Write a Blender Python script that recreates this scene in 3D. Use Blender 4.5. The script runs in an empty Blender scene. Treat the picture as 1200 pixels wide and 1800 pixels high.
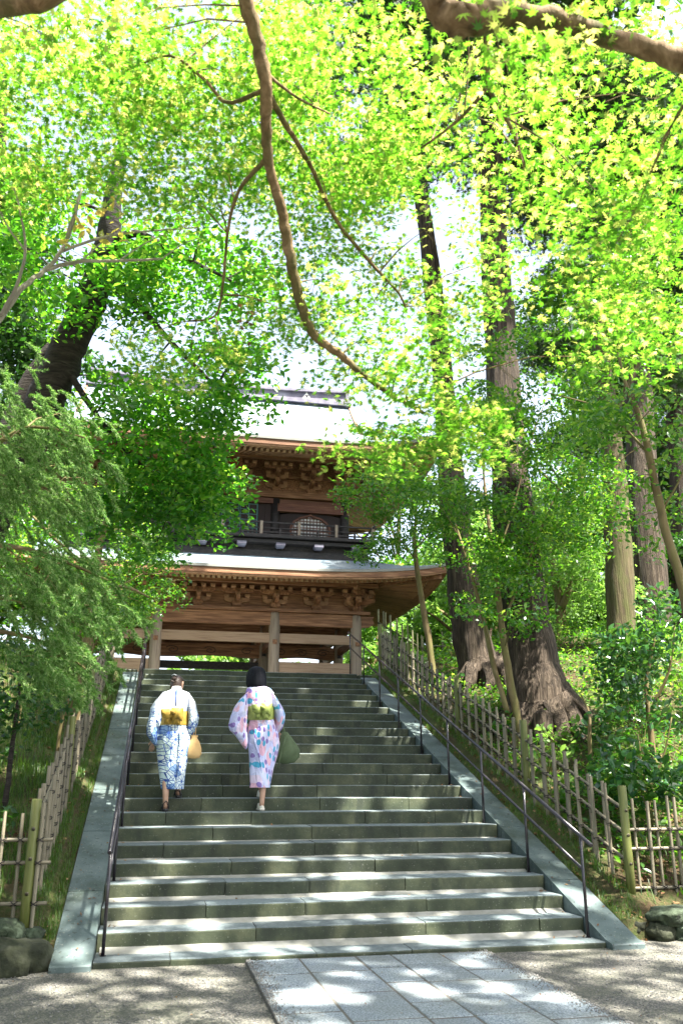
import bpy, bmesh, math, random
import numpy as np
from mathutils import Vector, Matrix, Euler, Quaternion
R=math.radians
rng=np.random.default_rng(11)
random.seed(11)
SC=bpy.context.scene
COL=SC.collection
# ------------------------------------------------------------ camera
cd=bpy.data.cameras.new('camera'); cam=bpy.data.objects.new('camera',cd); COL.objects.link(cam); SC.camera=cam
cam.location=(-1.9346,-8.1883,1.4349)
cd.sensor_fit='VERTICAL'; cd.sensor_height=36; cd.sensor_width=24; cd.lens=30.05
cam.rotation_euler=(R(90)+0.3075,0,-0.2073)
cd.clip_start=.05; cd.clip_end=2000
cd.dof.use_dof=True; cd.dof.focus_distance=12.2; cd.dof.aperture_fstop=4.0
# ------------------------------------------------------------ world, sun, exposure
SUNV=Vector((0.29,-0.36,0.885)).normalized()
W=bpy.data.worlds.new('World'); SC.world=W; W.use_nodes=True
nt=W.node_tree; nt.nodes.clear()
sky=nt.nodes.new('ShaderNodeTexSky'); sky.sky_type='NISHITA'; sky.sun_disc=False
sky.sun_elevation=math.asin(SUNV.z); sky.sun_rotation=math.atan2(SUNV.x,SUNV.y); sky.air_density=1.0; sky.dust_density=3.0; sky.ozone_density=1.0
bg=nt.nodes.new('ShaderNodeBackground'); bg.inputs[1].default_value=0.096
wo=nt.nodes.new('ShaderNodeOutputWorld'); hs=nt.nodes.new('ShaderNodeHueSaturation'); hs.inputs['Saturation'].default_value=.6; nt.links.new(sky.outputs[0],hs.inputs['Color']); nt.links.new(hs.outputs[0],bg.inputs[0]); nt.links.new(bg.outputs[0],wo.inputs[0])
sd=bpy.data.lights.new('sun','SUN'); sd.energy=5.0; sd.angle=R(.53); sd.color=(1,.95,.86)
sun=bpy.data.objects.new('sun',sd); COL.objects.link(sun); sun.rotation_euler=SUNV.to_track_quat('Z','Y').to_euler(); sun.location=(10,-10,30)
SC.view_settings.view_transform='Standard'; SC.view_settings.look='None'; SC.view_settings.gamma=1
SC.view_settings.exposure=2.6
SC.render.engine='CYCLES'
cy=SC.cycles; cy.max_bounces=8; cy.diffuse_bounces=5; cy.glossy_bounces=2; cy.transmission_bounces=5; cy.transparent_max_bounces=4
cy.use_denoising=True; cy.caustics_reflective=False; cy.caustics_refractive=False; cy.sample_clamp_indirect=6
cy.use_adaptive_sampling=False
# ------------------------------------------------------------ materials
def ramp(nt,fac,stops):
    n=nt.nodes.new('ShaderNodeValToRGB'); e=n.color_ramp.elements
    while len(e)<len(stops): e.new(.5)
    for i,(p,c) in enumerate(stops): e[i].position=p; e[i].color=(*c,1) if len(c)==3 else c
    nt.links.new(fac,n.inputs[0]); return n.outputs[0]
def base(name,rough=.7,spec=.5):
    m=bpy.data.materials.new(name); m.use_nodes=True; nt=m.node_tree; b=nt.nodes['Principled BSDF']
    b.inputs['Roughness'].default_value=rough; b.inputs['Specular IOR Level'].default_value=spec
    return m,nt,b
def coord(nt,kind='Object',scale=(1,1,1)):
    if kind=='World':
        g=nt.nodes.new('ShaderNodeNewGeometry'); o=g.outputs['Position']
    else:
        g=nt.nodes.new('ShaderNodeTexCoord'); o=g.outputs[kind]
    mp=nt.nodes.new('ShaderNodeMapping'); mp.inputs['Scale'].default_value=scale; nt.links.new(o,mp.inputs[0]); return mp.outputs[0]
def noise(nt,co,scale,detail=4,rough=.55,dist=0):
    n=nt.nodes.new('ShaderNodeTexNoise'); n.inputs['Scale'].default_value=scale; n.inputs['Detail'].default_value=detail; n.inputs['Roughness'].default_value=rough; n.inputs['Distortion'].default_value=dist
    nt.links.new(co,n.inputs['Vector']); return n.outputs['Fac']
def bump(nt,b,h,dist=.01,strength=.6):
    n=nt.nodes.new('ShaderNodeBump'); n.inputs['Distance'].default_value=dist; n.inputs['Strength'].default_value=strength
    nt.links.new(h,n.inputs['Height']); nt.links.new(n.outputs[0],b.inputs['Normal'])
def mixc(nt,fac,a,b,mode='MIX'):
    n=nt.nodes.new('ShaderNodeMix'); n.data_type='RGBA'; n.blend_type=mode
    for s,v in ((0,fac),(6,a),(7,b)):
        if isinstance(v,(int,float)): n.inputs[s].default_value=v
        elif isinstance(v,tuple): n.inputs[s].default_value=(*v,1)
        else: nt.links.new(v,n.inputs[s])
    return n.outputs[2]
def mth(nt,op,a,b=None):
    n=nt.nodes.new('ShaderNodeMath'); n.operation=op
    for i,v in enumerate((a,b)):
        if v is None: continue
        if isinstance(v,(int,float)): n.inputs[i].default_value=v
        else: nt.links.new(v,n.inputs[i])
    return n.outputs[0]
def objrand(nt):
    return nt.nodes.new('ShaderNodeObjectInfo').outputs['Random']
def grain(name,c1,c2,scale=(1,1,1),ns=8,rough=.7,bd=.004,kind='Object',c3=None,var=.25,detail=5,spec=.4,metal=0):
    """two or three tone mottled surface with fine relief and a slight shift from piece to piece"""
    m,nt,b=base(name,rough,spec); co=coord(nt,kind,scale)
    add=nt.nodes.new('ShaderNodeVectorMath'); add.operation='ADD'; nt.links.new(co,add.inputs[0])
    orr=objrand(nt); sc=nt.nodes.new('ShaderNodeVectorMath'); sc.operation='SCALE'; sc.inputs[0].default_value=(17,31,23); nt.links.new(orr,sc.inputs['Scale']); nt.links.new(sc.outputs[0],add.inputs[1])
    co=add.outputs[0] if kind!='World' else co
    n=noise(nt,co,ns,detail)
    st=[(.3,c1),(.68,c2)] if c3 is None else [(.28,c1),(.5,c2),(.72,c3)]
    col=ramp(nt,n,st)
    v=mth(nt,'MULTIPLY_ADD',orr,var); nt.nodes[-1].inputs[2].default_value=1-var/2
    g=nt.nodes.new('ShaderNodeVectorMath'); g.operation='SCALE'; nt.links.new(col,g.inputs[0]); nt.links.new(v,g.inputs['Scale'])
    nt.links.new(g.outputs[0],b.inputs['Base Color']); b.inputs['Metallic'].default_value=metal
    n2=noise(nt,co,ns*3,4); bump(nt,b,n2,bd,.7)
    return m
def leafmat(name,c1,c2,c3,trans,tf=.45,rough=.4,spec=.5):
    """leaf: glossy upper skin over a body that lets light through; tone shifts from leaf to leaf"""
    m,nt,b=base(name,rough,spec)
    g=nt.nodes.new('ShaderNodeNewGeometry'); r=mth(nt,'FRACT',mth(nt,'ADD',g.outputs['Random Per Island'],objrand(nt)))
    col=ramp(nt,r,[(0,c1),(.55,c2),(1,c3)]); nt.links.new(col,b.inputs['Base Color'])
    t=nt.nodes.new('ShaderNodeBsdfTranslucent'); tc=mixc(nt,r,trans[0],trans[1]) if len(trans)==2 else ramp(nt,r,[(0,trans[0]),(.6,trans[1]),(1,trans[2])]); nt.links.new(tc,t.inputs[0])
    mx=nt.nodes.new('ShaderNodeMixShader'); mx.inputs[0].default_value=tf
    nt.links.new(b.outputs[0],mx.inputs[1]); nt.links.new(t.outputs[0],mx.inputs[2]); nt.links.new(mx.outputs[0],nt.nodes['Material Output'].inputs[0])
    return m
# ------------------------------------------------------------ mesh helpers
class MB:
    def __init__(s): s.v=[]; s.f=[]; s.n=0
    def add(s,v,f):
        o=s.n; s.v.extend(v); s.n+=len(v); s.f.extend([tuple(i+o for i in q) for q in f]); return s
    def box(s,x0,x1,y0,y1,z0,z1,M=None):
        v=[(x,y,z) for z in (z0,z1) for y in (y0,y1) for x in (x0,x1)]
        if M is not None: v=[tuple(M@Vector(p)) for p in v]
        return s.add(v,[(0,2,3,1),(4,5,7,6),(0,1,5,4),(2,6,7,3),(0,4,6,2),(1,3,7,5)])
    def beam(s,a,b,w,h,up=(0,0,1)):
        a=Vector(a); b=Vector(b); d=(b-a); L=d.length; d.normalize(); u=Vector(up); r=d.cross(u).normalized(); u=r.cross(d)
        M=Matrix.Translation(a)@Matrix((r,d,u)).transposed().to_4x4()
        return s.box(-w/2,w/2,0,L,-h/2,h/2,M)
    def tube(s,pts,n=8,cap=True,ridge=None):
        """pts: (x,y,z,r); rings joined by quads"""
        P=[Vector(p[:3]) for p in pts]; v=[]; f=[]; pr=None
        for i,p in enumerate(P):
            t=(P[min(i+1,len(P)-1)]-P[max(i-1,0)]).normalized()
            ref=pr if pr is not None else (Vector((1,0,0)) if abs(t.x)<.9 else Vector((0,1,0)))
            r=(ref-t*ref.dot(t)).normalized(); pr=r; q=t.cross(r)
            for k in range(n):
                a=2*math.pi*k/n; rr=pts[i][3]*(ridge(i,k,n,p) if ridge else 1)
                v.append(tuple(p+r*(rr*math.cos(a))+q*(rr*math.sin(a))))
        for i in range(len(P)-1):
            for k in range(n):
                a=i*n+k; b=i*n+(k+1)%n; f.append((a,b,b+n,a+n))
        if cap: f.append(tuple(range(n-1,-1,-1))); f.append(tuple(range(len(v)-n,len(v))))
        return s.add(v,f)
    def prism(s,poly,axis,a0,a1):
        """poly in the two other axes, swept along axis"""
        n=len(poly); v=[]
        for a in (a0,a1):
            for (p,q) in poly: v.append({'x':(a,p,q),'y':(p,a,q),'z':(p,q,a)}[axis])
        f=[tuple(range(n)),tuple(range(2*n-1,n-1,-1))]+[(i,i+n,(i+1)%n+n,(i+1)%n) for i in range(n)]
        return s.add(v,f)
    def mesh(s,name,mat,smooth=False):
        me=bpy.data.meshes.new(name); me.from_pydata(s.v,[],s.f); me.update()
        bm=bmesh.new(); bm.from_mesh(me); bmesh.ops.recalc_face_normals(bm,faces=bm.faces); bm.to_mesh(me); bm.free()
        for m in (mat if isinstance(mat,(list,tuple)) else [mat]): me.materials.append(m)
        if smooth: me.polygons.foreach_set('use_smooth',[True]*len(me.polygons))
        return me
    def build(s,name,mat,parent=None,smooth=False): return link(name,s.mesh(name,mat,smooth),parent)
def link(name,me,parent=None,loc=None,rot=None,scale=None):
    o=bpy.data.objects.new(name,me); COL.objects.link(o)
    if parent is not None: o.parent=parent
    if loc is not None: o.location=loc
    if rot is not None: o.rotation_euler=rot
    if scale is not None: o.scale=scale
    return o
def thing(name,label,cat,loc=(0,0,0),rz=0,group=None):
    o=link(name,None); o.location=loc; o.rotation_euler=(0,0,rz); o['label']=label; o['category']=cat; o['kind']='thing'
    if group: o['group']=group
    return o
def tag(o,label,cat,group=None):
    o['label']=label; o['category']=cat; o['kind']='thing'
    if group: o['group']=group
    return o
def struct(o): o['kind']='structure'; return o
def stuff(o): o['kind']='stuff'; return o
def npmesh(name,V,F,mat):
    me=bpy.data.meshes.new(name); k=F.shape[1]; nf=len(F)
    me.vertices.add(len(V)); me.vertices.foreach_set('co',V.astype(np.float32).ravel())
    me.loops.add(nf*k); me.loops.foreach_set('vertex_index',F.astype(np.int32).ravel())
    me.polygons.add(nf); me.polygons.foreach_set('loop_start',np.arange(0,nf*k,k,dtype=np.int32)); me.polygons.foreach_set('loop_total',np.full(nf,k,np.int32))
    me.update(calc_edges=True); me.materials.append(mat); return me
# ------------------------------------------------------------ terrain height
def sm(a,b,x):
    t=np.clip((x-a)/(b-a),0,1); return t*t*(3-2*t)
def zs(y): return np.clip(.3565*y,0,3.70)
def ground(x,y):
    x=np.asarray(x,float); y=np.asarray(y,float)
    h=zs(y)+.02
    up=sm(.3,5,y)
    h=h+np.where(x>3.1,.26*np.clip(x-3.1,0,4.2),0)*up*(1-.35*sm(10,13,y))
    h=h+np.where(x<-3.1,.16*np.clip(-3.1-x,0,5),0)*up*(1-sm(9,12,y)*.8)
    h=h+.16*sm(.35,.6,y)*(np.abs(x)>2.8)
    h=h+.05*np.sin(x*2.1+y*1.3)*np.sin(y*1.7-x)*(np.abs(x)>3.0)*up
    inst=(np.abs(x)<2.68)&(y<10.9)
    h=np.where(inst,zs(y)-.45,h)
    h=np.where(y<.33,-.3,h)
    # far wooded hillside behind the gate on the right and left
    h=h+np.clip(y-34,0,60)*.22*(sm(2,22,np.abs(x-2)))
    return h
def gz(x,y): return float(ground(x,y))
# ------------------------------------------------------------ measured positions of branches (x,y,z,radius) and leaf sprays (x,y,z,size)
PADS={}
PADS['maple']=[(-2.79,-3.97,5.33,0.27),(-2.85,-4.81,4.72,0.32),(-2.19,-4.74,4.79,0.27),(-2.99,-4.62,4.63,0.28),(-3.07,-4.33,5.45,0.31),(-2.57,-3.82,5.73,0.29),(-2.47,-4.41,5.01,0.36),(-2.45,-3.90,5.28,0.30),(-2.67,-4.79,4.75,0.28),(-2.76,-4.61,5.16,0.33),(-3.05,-3.85,5.50,0.35),(-2.62,-4.02,5.10,0.37),(-2.79,-3.82,5.98,0.27),(-2.98,-4.58,4.67,0.32),(-2.15,-3.89,5.62,0.33),(-2.42,-4.12,5.66,0.33),(-3.10,-3.92,5.68,0.38),(-2.96,-4.75,4.63,0.35),(-3.10,-4.07,5.78,0.29),(-2.86,-4.71,4.52,0.32),(-2.45,-4.71,4.71,0.35),(-2.40,-4.29,5.09,0.37),(-2.27,-4.11,5.31,0.37),(-2.37,-4.72,5.25,0.31),(-3.15,-3.49,5.50,0.28),(-2.46,-4.47,4.88,0.32),(-2.11,-4.82,4.86,0.31),(-2.20,-3.31,5.74,0.34),(-2.37,-3.88,5.62,0.26),(-1.39,-3.91,6.13,0.36),(-2.13,-4.50,4.78,0.34),(-1.73,-4.49,5.05,0.28),(-1.93,-4.71,4.74,0.28),(-1.60,-4.67,4.75,0.37),(-2.04,-4.50,5.18,0.30),(-2.01,-3.56,5.75,0.38),(-2.23,-4.58,4.82,0.27),(-2.04,-3.53,5.66,0.28),(-1.25,-4.13,5.46,0.27),(-1.96,-4.09,5.47,0.38),(-1.58,-4.67,5.34,0.30),(-1.55,-3.86,5.22,0.36),(-2.00,-3.56,5.65,0.38),(-1.53,-4.03,6.11,0.35),(-1.78,-4.09,5.01,0.26),(-1.56,-4.45,5.12,0.34),(-1.41,-3.70,6.08,0.38),(-1.55,-4.58,5.16,0.29),(-1.75,-3.83,5.44,0.37),(-1.65,-4.16,5.84,0.36),(-1.33,-3.51,5.82,0.36),(-1.89,-4.74,5.22,0.36),(-2.15,-3.20,5.67,0.31),(-2.37,-3.60,5.44,0.28),(-1.65,-3.52,5.85,0.36),(-1.41,-3.29,5.77,0.34),(-2.10,-4.40,4.75,0.26),(-1.37,-4.21,5.55,0.38),(-1.49,-3.40,5.49,0.28),(-1.23,-4.20,4.75,0.33),(-1.26,-4.31,4.58,0.37),(-1.32,-3.70,5.13,0.37),(-1.52,-3.82,5.07,0.32),(-1.27,-4.13,5.23,0.28),(-0.96,-4.54,4.88,0.32),(-1.34,-4.55,5.36,0.32),(-1.61,-4.62,4.91,0.33),(-1.10,-3.48,5.36,0.32),(-1.50,-3.60,5.94,0.31),(-1.45,-4.18,5.49,0.34),(-1.48,-3.95,5.16,0.38),(-1.31,-3.85,6.23,0.29),(-1.56,-3.70,5.86,0.27),(-1.10,-4.49,4.59,0.29),(-0.78,-3.60,5.46,0.37),(-0.90,-3.60,5.15,0.27),(-1.06,-4.71,5.20,0.38),(-1.32,-3.18,5.66,0.36),(-1.01,-3.85,5.05,0.30),(-1.03,-3.56,5.30,0.26),(-1.54,-4.72,4.78,0.30),(-1.51,-4.76,4.94,0.38),(-1.28,-4.92,5.14,0.29),(-0.92,-4.34,4.92,0.27),(-1.48,-3.38,5.44,0.29),(-0.89,-3.71,5.01,0.35),(-1.06,-3.77,5.46,0.31),(-0.77,-3.79,5.25,0.36),(-2.17,-4.35,4.46,0.31),(-2.92,-3.86,4.81,0.32),(-2.65,-3.85,4.80,0.24),(-2.40,-4.39,4.44,0.24),(-2.79,-3.58,4.95,0.25),(-2.81,-4.11,4.68,0.22),(-2.67,-3.66,5.03,0.28),(-2.55,-3.36,5.12,0.23),(-2.49,-4.03,4.98,0.31),(-2.96,-3.67,4.87,0.32),(-2.93,-3.60,4.82,0.28),(-2.77,-4.38,4.36,0.23),(-2.19,-4.15,4.63,0.23),(-1.55,-3.46,5.13,0.29),(-2.03,-4.05,4.60,0.27),(-1.81,-4.09,4.58,0.32),(-1.65,-4.23,4.70,0.32),(-2.07,-4.36,4.33,0.26),(-2.30,-4.19,4.55,0.27),(-1.76,-4.36,4.53,0.26),(-1.92,-4.11,4.70,0.24),(-2.32,-3.67,5.13,0.29),(-2.10,-4.15,4.93,0.25),(-1.79,-3.67,5.10,0.29),(-1.51,-3.48,5.20,0.28),(-2.04,-4.42,4.71,0.27),(-1.30,-3.40,4.87,0.29),(-1.30,-3.66,4.93,0.28),(-1.02,-4.18,4.26,0.25),(-0.57,-3.69,4.45,0.27),(-1.23,-3.92,4.80,0.21),(-0.88,-4.04,4.89,0.26),(-0.96,-3.59,4.89,0.23),(-0.66,-3.55,4.71,0.23),(-1.02,-4.06,4.94,0.25),(-1.26,-3.41,4.79,0.27),(-1.11,-4.24,4.40,0.23),(-0.97,-3.87,4.86,0.21),(-0.67,-3.62,4.68,0.28),(-1.07,-3.89,4.79,0.26),(-1.00,-3.32,4.91,0.23),(-0.70,-4.47,4.25,0.26),(-0.83,-4.13,4.87,0.24),(-0.87,-3.95,4.06,0.27),(-0.57,-3.21,4.75,0.22),(-0.74,-3.59,5.17,0.28),(-0.85,-3.62,4.26,0.21),(-0.46,-4.54,5.02,0.26),(-0.58,-4.51,4.71,0.32),(-0.23,-4.14,5.44,0.24),(-0.29,-4.21,5.68,0.26),(-0.62,-3.63,5.43,0.29),(-0.85,-4.47,4.66,0.23),(-0.47,-4.55,4.63,0.33),(-0.62,-4.22,4.89,0.25),(-0.73,-3.64,5.19,0.31),(-0.84,-4.16,5.89,0.29),(-0.63,-4.25,5.45,0.27),(-0.83,-4.94,5.15,0.23),(-0.60,-4.54,5.12,0.26),(-0.52,-3.53,5.21,0.25),(-0.81,-4.50,5.35,0.27),(-0.69,-4.65,4.64,0.33),(-0.71,-3.92,5.54,0.34),(-0.90,-4.70,4.73,0.23),(-0.81,-4.62,4.72,0.25),(-0.94,-4.22,5.55,0.27),(-0.90,-4.38,4.82,0.26),(-0.29,-3.88,5.50,0.24),(-0.52,-3.49,4.56,0.21),(-0.41,-3.94,4.06,0.23),(0.05,-3.72,4.62,0.19),(0.07,-3.59,4.48,0.24),(-0.42,-4.05,4.22,0.28),(-0.10,-3.69,4.90,0.22),(-0.26,-3.90,4.21,0.26),(-0.08,-3.94,4.47,0.27),(-0.75,-4.32,3.92,0.27),(-0.24,-3.61,4.04,0.22),(-0.19,-3.76,4.25,0.26),(-0.29,-3.90,4.24,0.25),(-0.44,-3.73,4.26,0.19),(-0.24,-3.30,4.37,0.25),(-0.35,-4.35,4.24,0.22),(-0.24,-5.32,4.54,0.23),(-0.69,-4.95,4.69,0.25),(-0.74,-5.44,4.67,0.23),(-0.34,-4.51,4.79,0.25),(-0.36,-5.20,5.00,0.25),(0.01,-4.67,5.15,0.25),(-0.36,-4.98,4.22,0.33),(-0.66,-5.23,4.43,0.27),(-0.79,-5.53,4.56,0.27),(-0.42,-5.16,4.02,0.23),(0.12,-4.48,5.12,0.32),(-0.28,-4.74,5.63,0.26),(0.01,-4.43,4.70,0.23),(-0.59,-5.21,4.77,0.26),(-0.48,-5.20,4.47,0.26),(0.02,-4.47,5.34,0.25),(-0.33,-4.26,4.90,0.27),(-0.21,-5.12,4.50,0.33),(-2.21,-5.30,4.38,0.16),(-2.54,-5.34,4.27,0.16),(-2.20,-5.32,4.42,0.18),(-2.26,-5.61,4.21,0.18),(-0.82,-6.28,3.69,0.22),(-1.04,-6.27,3.57,0.22),(-0.70,-6.04,4.00,0.16),(-0.81,-5.91,3.95,0.24),(-1.01,-6.11,3.76,0.20),(0.31,-5.11,4.92,0.33),(0.10,-5.46,4.87,0.28),(0.14,-4.82,4.70,0.25),(-0.03,-5.43,4.00,0.25),(0.10,-5.56,4.25,0.36),(-0.03,-5.81,4.40,0.25),(0.38,-5.08,4.60,0.29),(0.15,-5.03,4.47,0.32),(-0.02,-5.38,5.01,0.25),(0.07,-5.40,4.74,0.28),(-0.26,-5.67,4.38,0.27),(0.30,-5.12,4.34,0.28),(-0.24,-5.03,4.42,0.27),(0.34,-5.07,5.33,0.25),(-0.13,-4.77,4.95,0.35),(-0.12,-5.75,4.04,0.26),(0.55,-5.03,5.01,0.28),(-0.10,-5.74,4.38,0.33),(0.14,-5.29,4.67,0.31),(-0.18,-5.58,3.97,0.26),(0.17,-4.98,3.55,0.25),(0.28,-5.20,3.81,0.24),(0.19,-4.92,3.79,0.29),(0.06,-5.38,3.61,0.29),(-0.22,-5.58,3.60,0.30),(-0.16,-5.33,3.54,0.33),(-0.07,-5.22,3.42,0.27),(0.04,-5.63,3.85,0.25),(-0.29,-5.77,3.54,0.32),(-0.19,-5.17,3.57,0.32),(-0.32,-5.62,3.41,0.29),(-0.39,-5.70,3.71,0.29),(-0.24,-5.42,3.36,0.26),(-0.42,-5.53,3.56,0.28),(-0.14,-5.75,3.79,0.24),(0.21,-5.49,3.79,0.23),(0.39,-5.09,4.08,0.29),(0.21,-5.15,4.05,0.25),(0.05,-4.78,3.79,0.24),(0.12,-5.15,3.52,0.27),(0.09,-4.48,4.26,0.29),(0.21,-4.53,4.33,0.20),(-0.09,-4.74,4.39,0.26),(-0.35,-4.89,4.28,0.26),(-0.38,-4.65,4.06,0.24),(0.05,-4.84,4.13,0.22),(-0.24,-5.02,4.44,0.22),(-0.46,-5.12,3.88,0.24),(0.02,-4.73,4.07,0.20),(-0.12,-4.54,4.50,0.28),(-0.24,-4.73,4.23,0.24),(0.13,-4.45,4.54,0.30),(-0.43,-5.27,4.20,0.30),(-0.26,-4.17,4.59,0.22),(-0.42,-5.44,4.07,0.24),(0.02,-4.44,4.70,0.23),(-0.15,-4.86,4.32,0.29),(-0.09,-4.66,4.04,0.23),(0.00,-5.23,3.29,0.28),(-0.19,-5.21,3.46,0.27),(0.32,-4.79,3.48,0.23),(0.25,-4.92,3.62,0.28),(0.37,-4.82,3.45,0.23),(0.40,-4.51,3.87,0.25),(-0.04,-4.82,3.39,0.21),(0.27,-4.62,3.73,0.22),(-0.03,-4.80,3.71,0.26),(-0.16,-5.30,3.24,0.21),(-0.02,-4.86,3.61,0.28),(0.27,-4.76,3.52,0.19),(-1.73,-4.07,3.62,0.19),(-1.90,-3.75,3.64,0.18),(-2.14,-4.07,3.64,0.23),(-1.95,-4.04,3.55,0.21),(-1.72,-3.96,3.78,0.18),(-1.63,-3.83,3.74,0.19),(-2.13,-3.65,3.88,0.22),(-1.94,-4.03,3.47,0.20),(-2.10,-4.06,3.54,0.22),(-1.32,-3.79,4.06,0.17),(-1.47,-3.98,3.81,0.21),(-1.52,-4.18,3.88,0.18),(-1.29,-3.87,3.97,0.22),(-1.29,-3.92,3.99,0.20),(-1.28,-4.50,3.85,0.19),(-1.24,-4.35,3.74,0.24),(-1.32,-4.22,4.06,0.20),(-1.40,-4.09,3.98,0.22),(-1.19,-3.90,3.85,0.20),(-1.23,-4.42,3.76,0.20),(-1.24,-4.23,4.10,0.20),(-1.15,-4.49,3.81,0.26),(-1.00,-4.24,3.67,0.26),(-1.08,-4.13,3.55,0.25),(-1.06,-4.21,3.48,0.20),(-0.87,-4.59,3.24,0.26),(-0.90,-4.61,3.34,0.26),(-0.99,-4.63,3.29,0.18),(-0.91,-4.25,3.70,0.24),(-0.68,-4.47,3.40,0.25),(-0.85,-4.73,3.46,0.25),(-0.72,-4.71,3.42,0.19),(-0.74,-4.11,3.61,0.25),(-0.73,-4.47,3.27,0.18),(-0.51,-4.42,3.15,0.18),(-0.73,-4.68,2.95,0.18),(-0.65,-4.52,2.98,0.19),(-0.41,-4.43,3.21,0.21),(-0.49,-4.59,3.09,0.22),(-0.69,-4.43,3.04,0.18),(-0.52,-4.42,3.23,0.17),(-0.47,-4.44,3.17,0.24),(-0.46,-4.58,3.12,0.22),(-0.56,-4.57,3.00,0.23),(-0.64,-4.55,2.94,0.18),(-0.72,-4.72,3.15,0.21),(-0.41,-4.47,3.09,0.22),(-0.72,-4.57,3.18,0.19),(-0.50,-4.38,3.23,0.16),(-0.82,-4.20,3.08,0.17),(-1.04,-4.39,2.97,0.17),(-1.04,-4.23,3.14,0.18),(-0.99,-4.44,2.98,0.19),(-0.96,-4.37,3.08,0.18),(-0.83,-4.42,3.07,0.18),(-0.76,-4.41,3.04,0.17),(-0.92,-4.39,3.08,0.16),(-0.80,-4.23,3.02,0.16),(-0.81,-4.06,3.10,0.20),(-0.45,-4.63,2.91,0.11),(-0.38,-4.48,3.02,0.12),(-0.47,-4.61,2.90,0.11),(-1.18,-4.22,3.03,0.15)]
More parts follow.
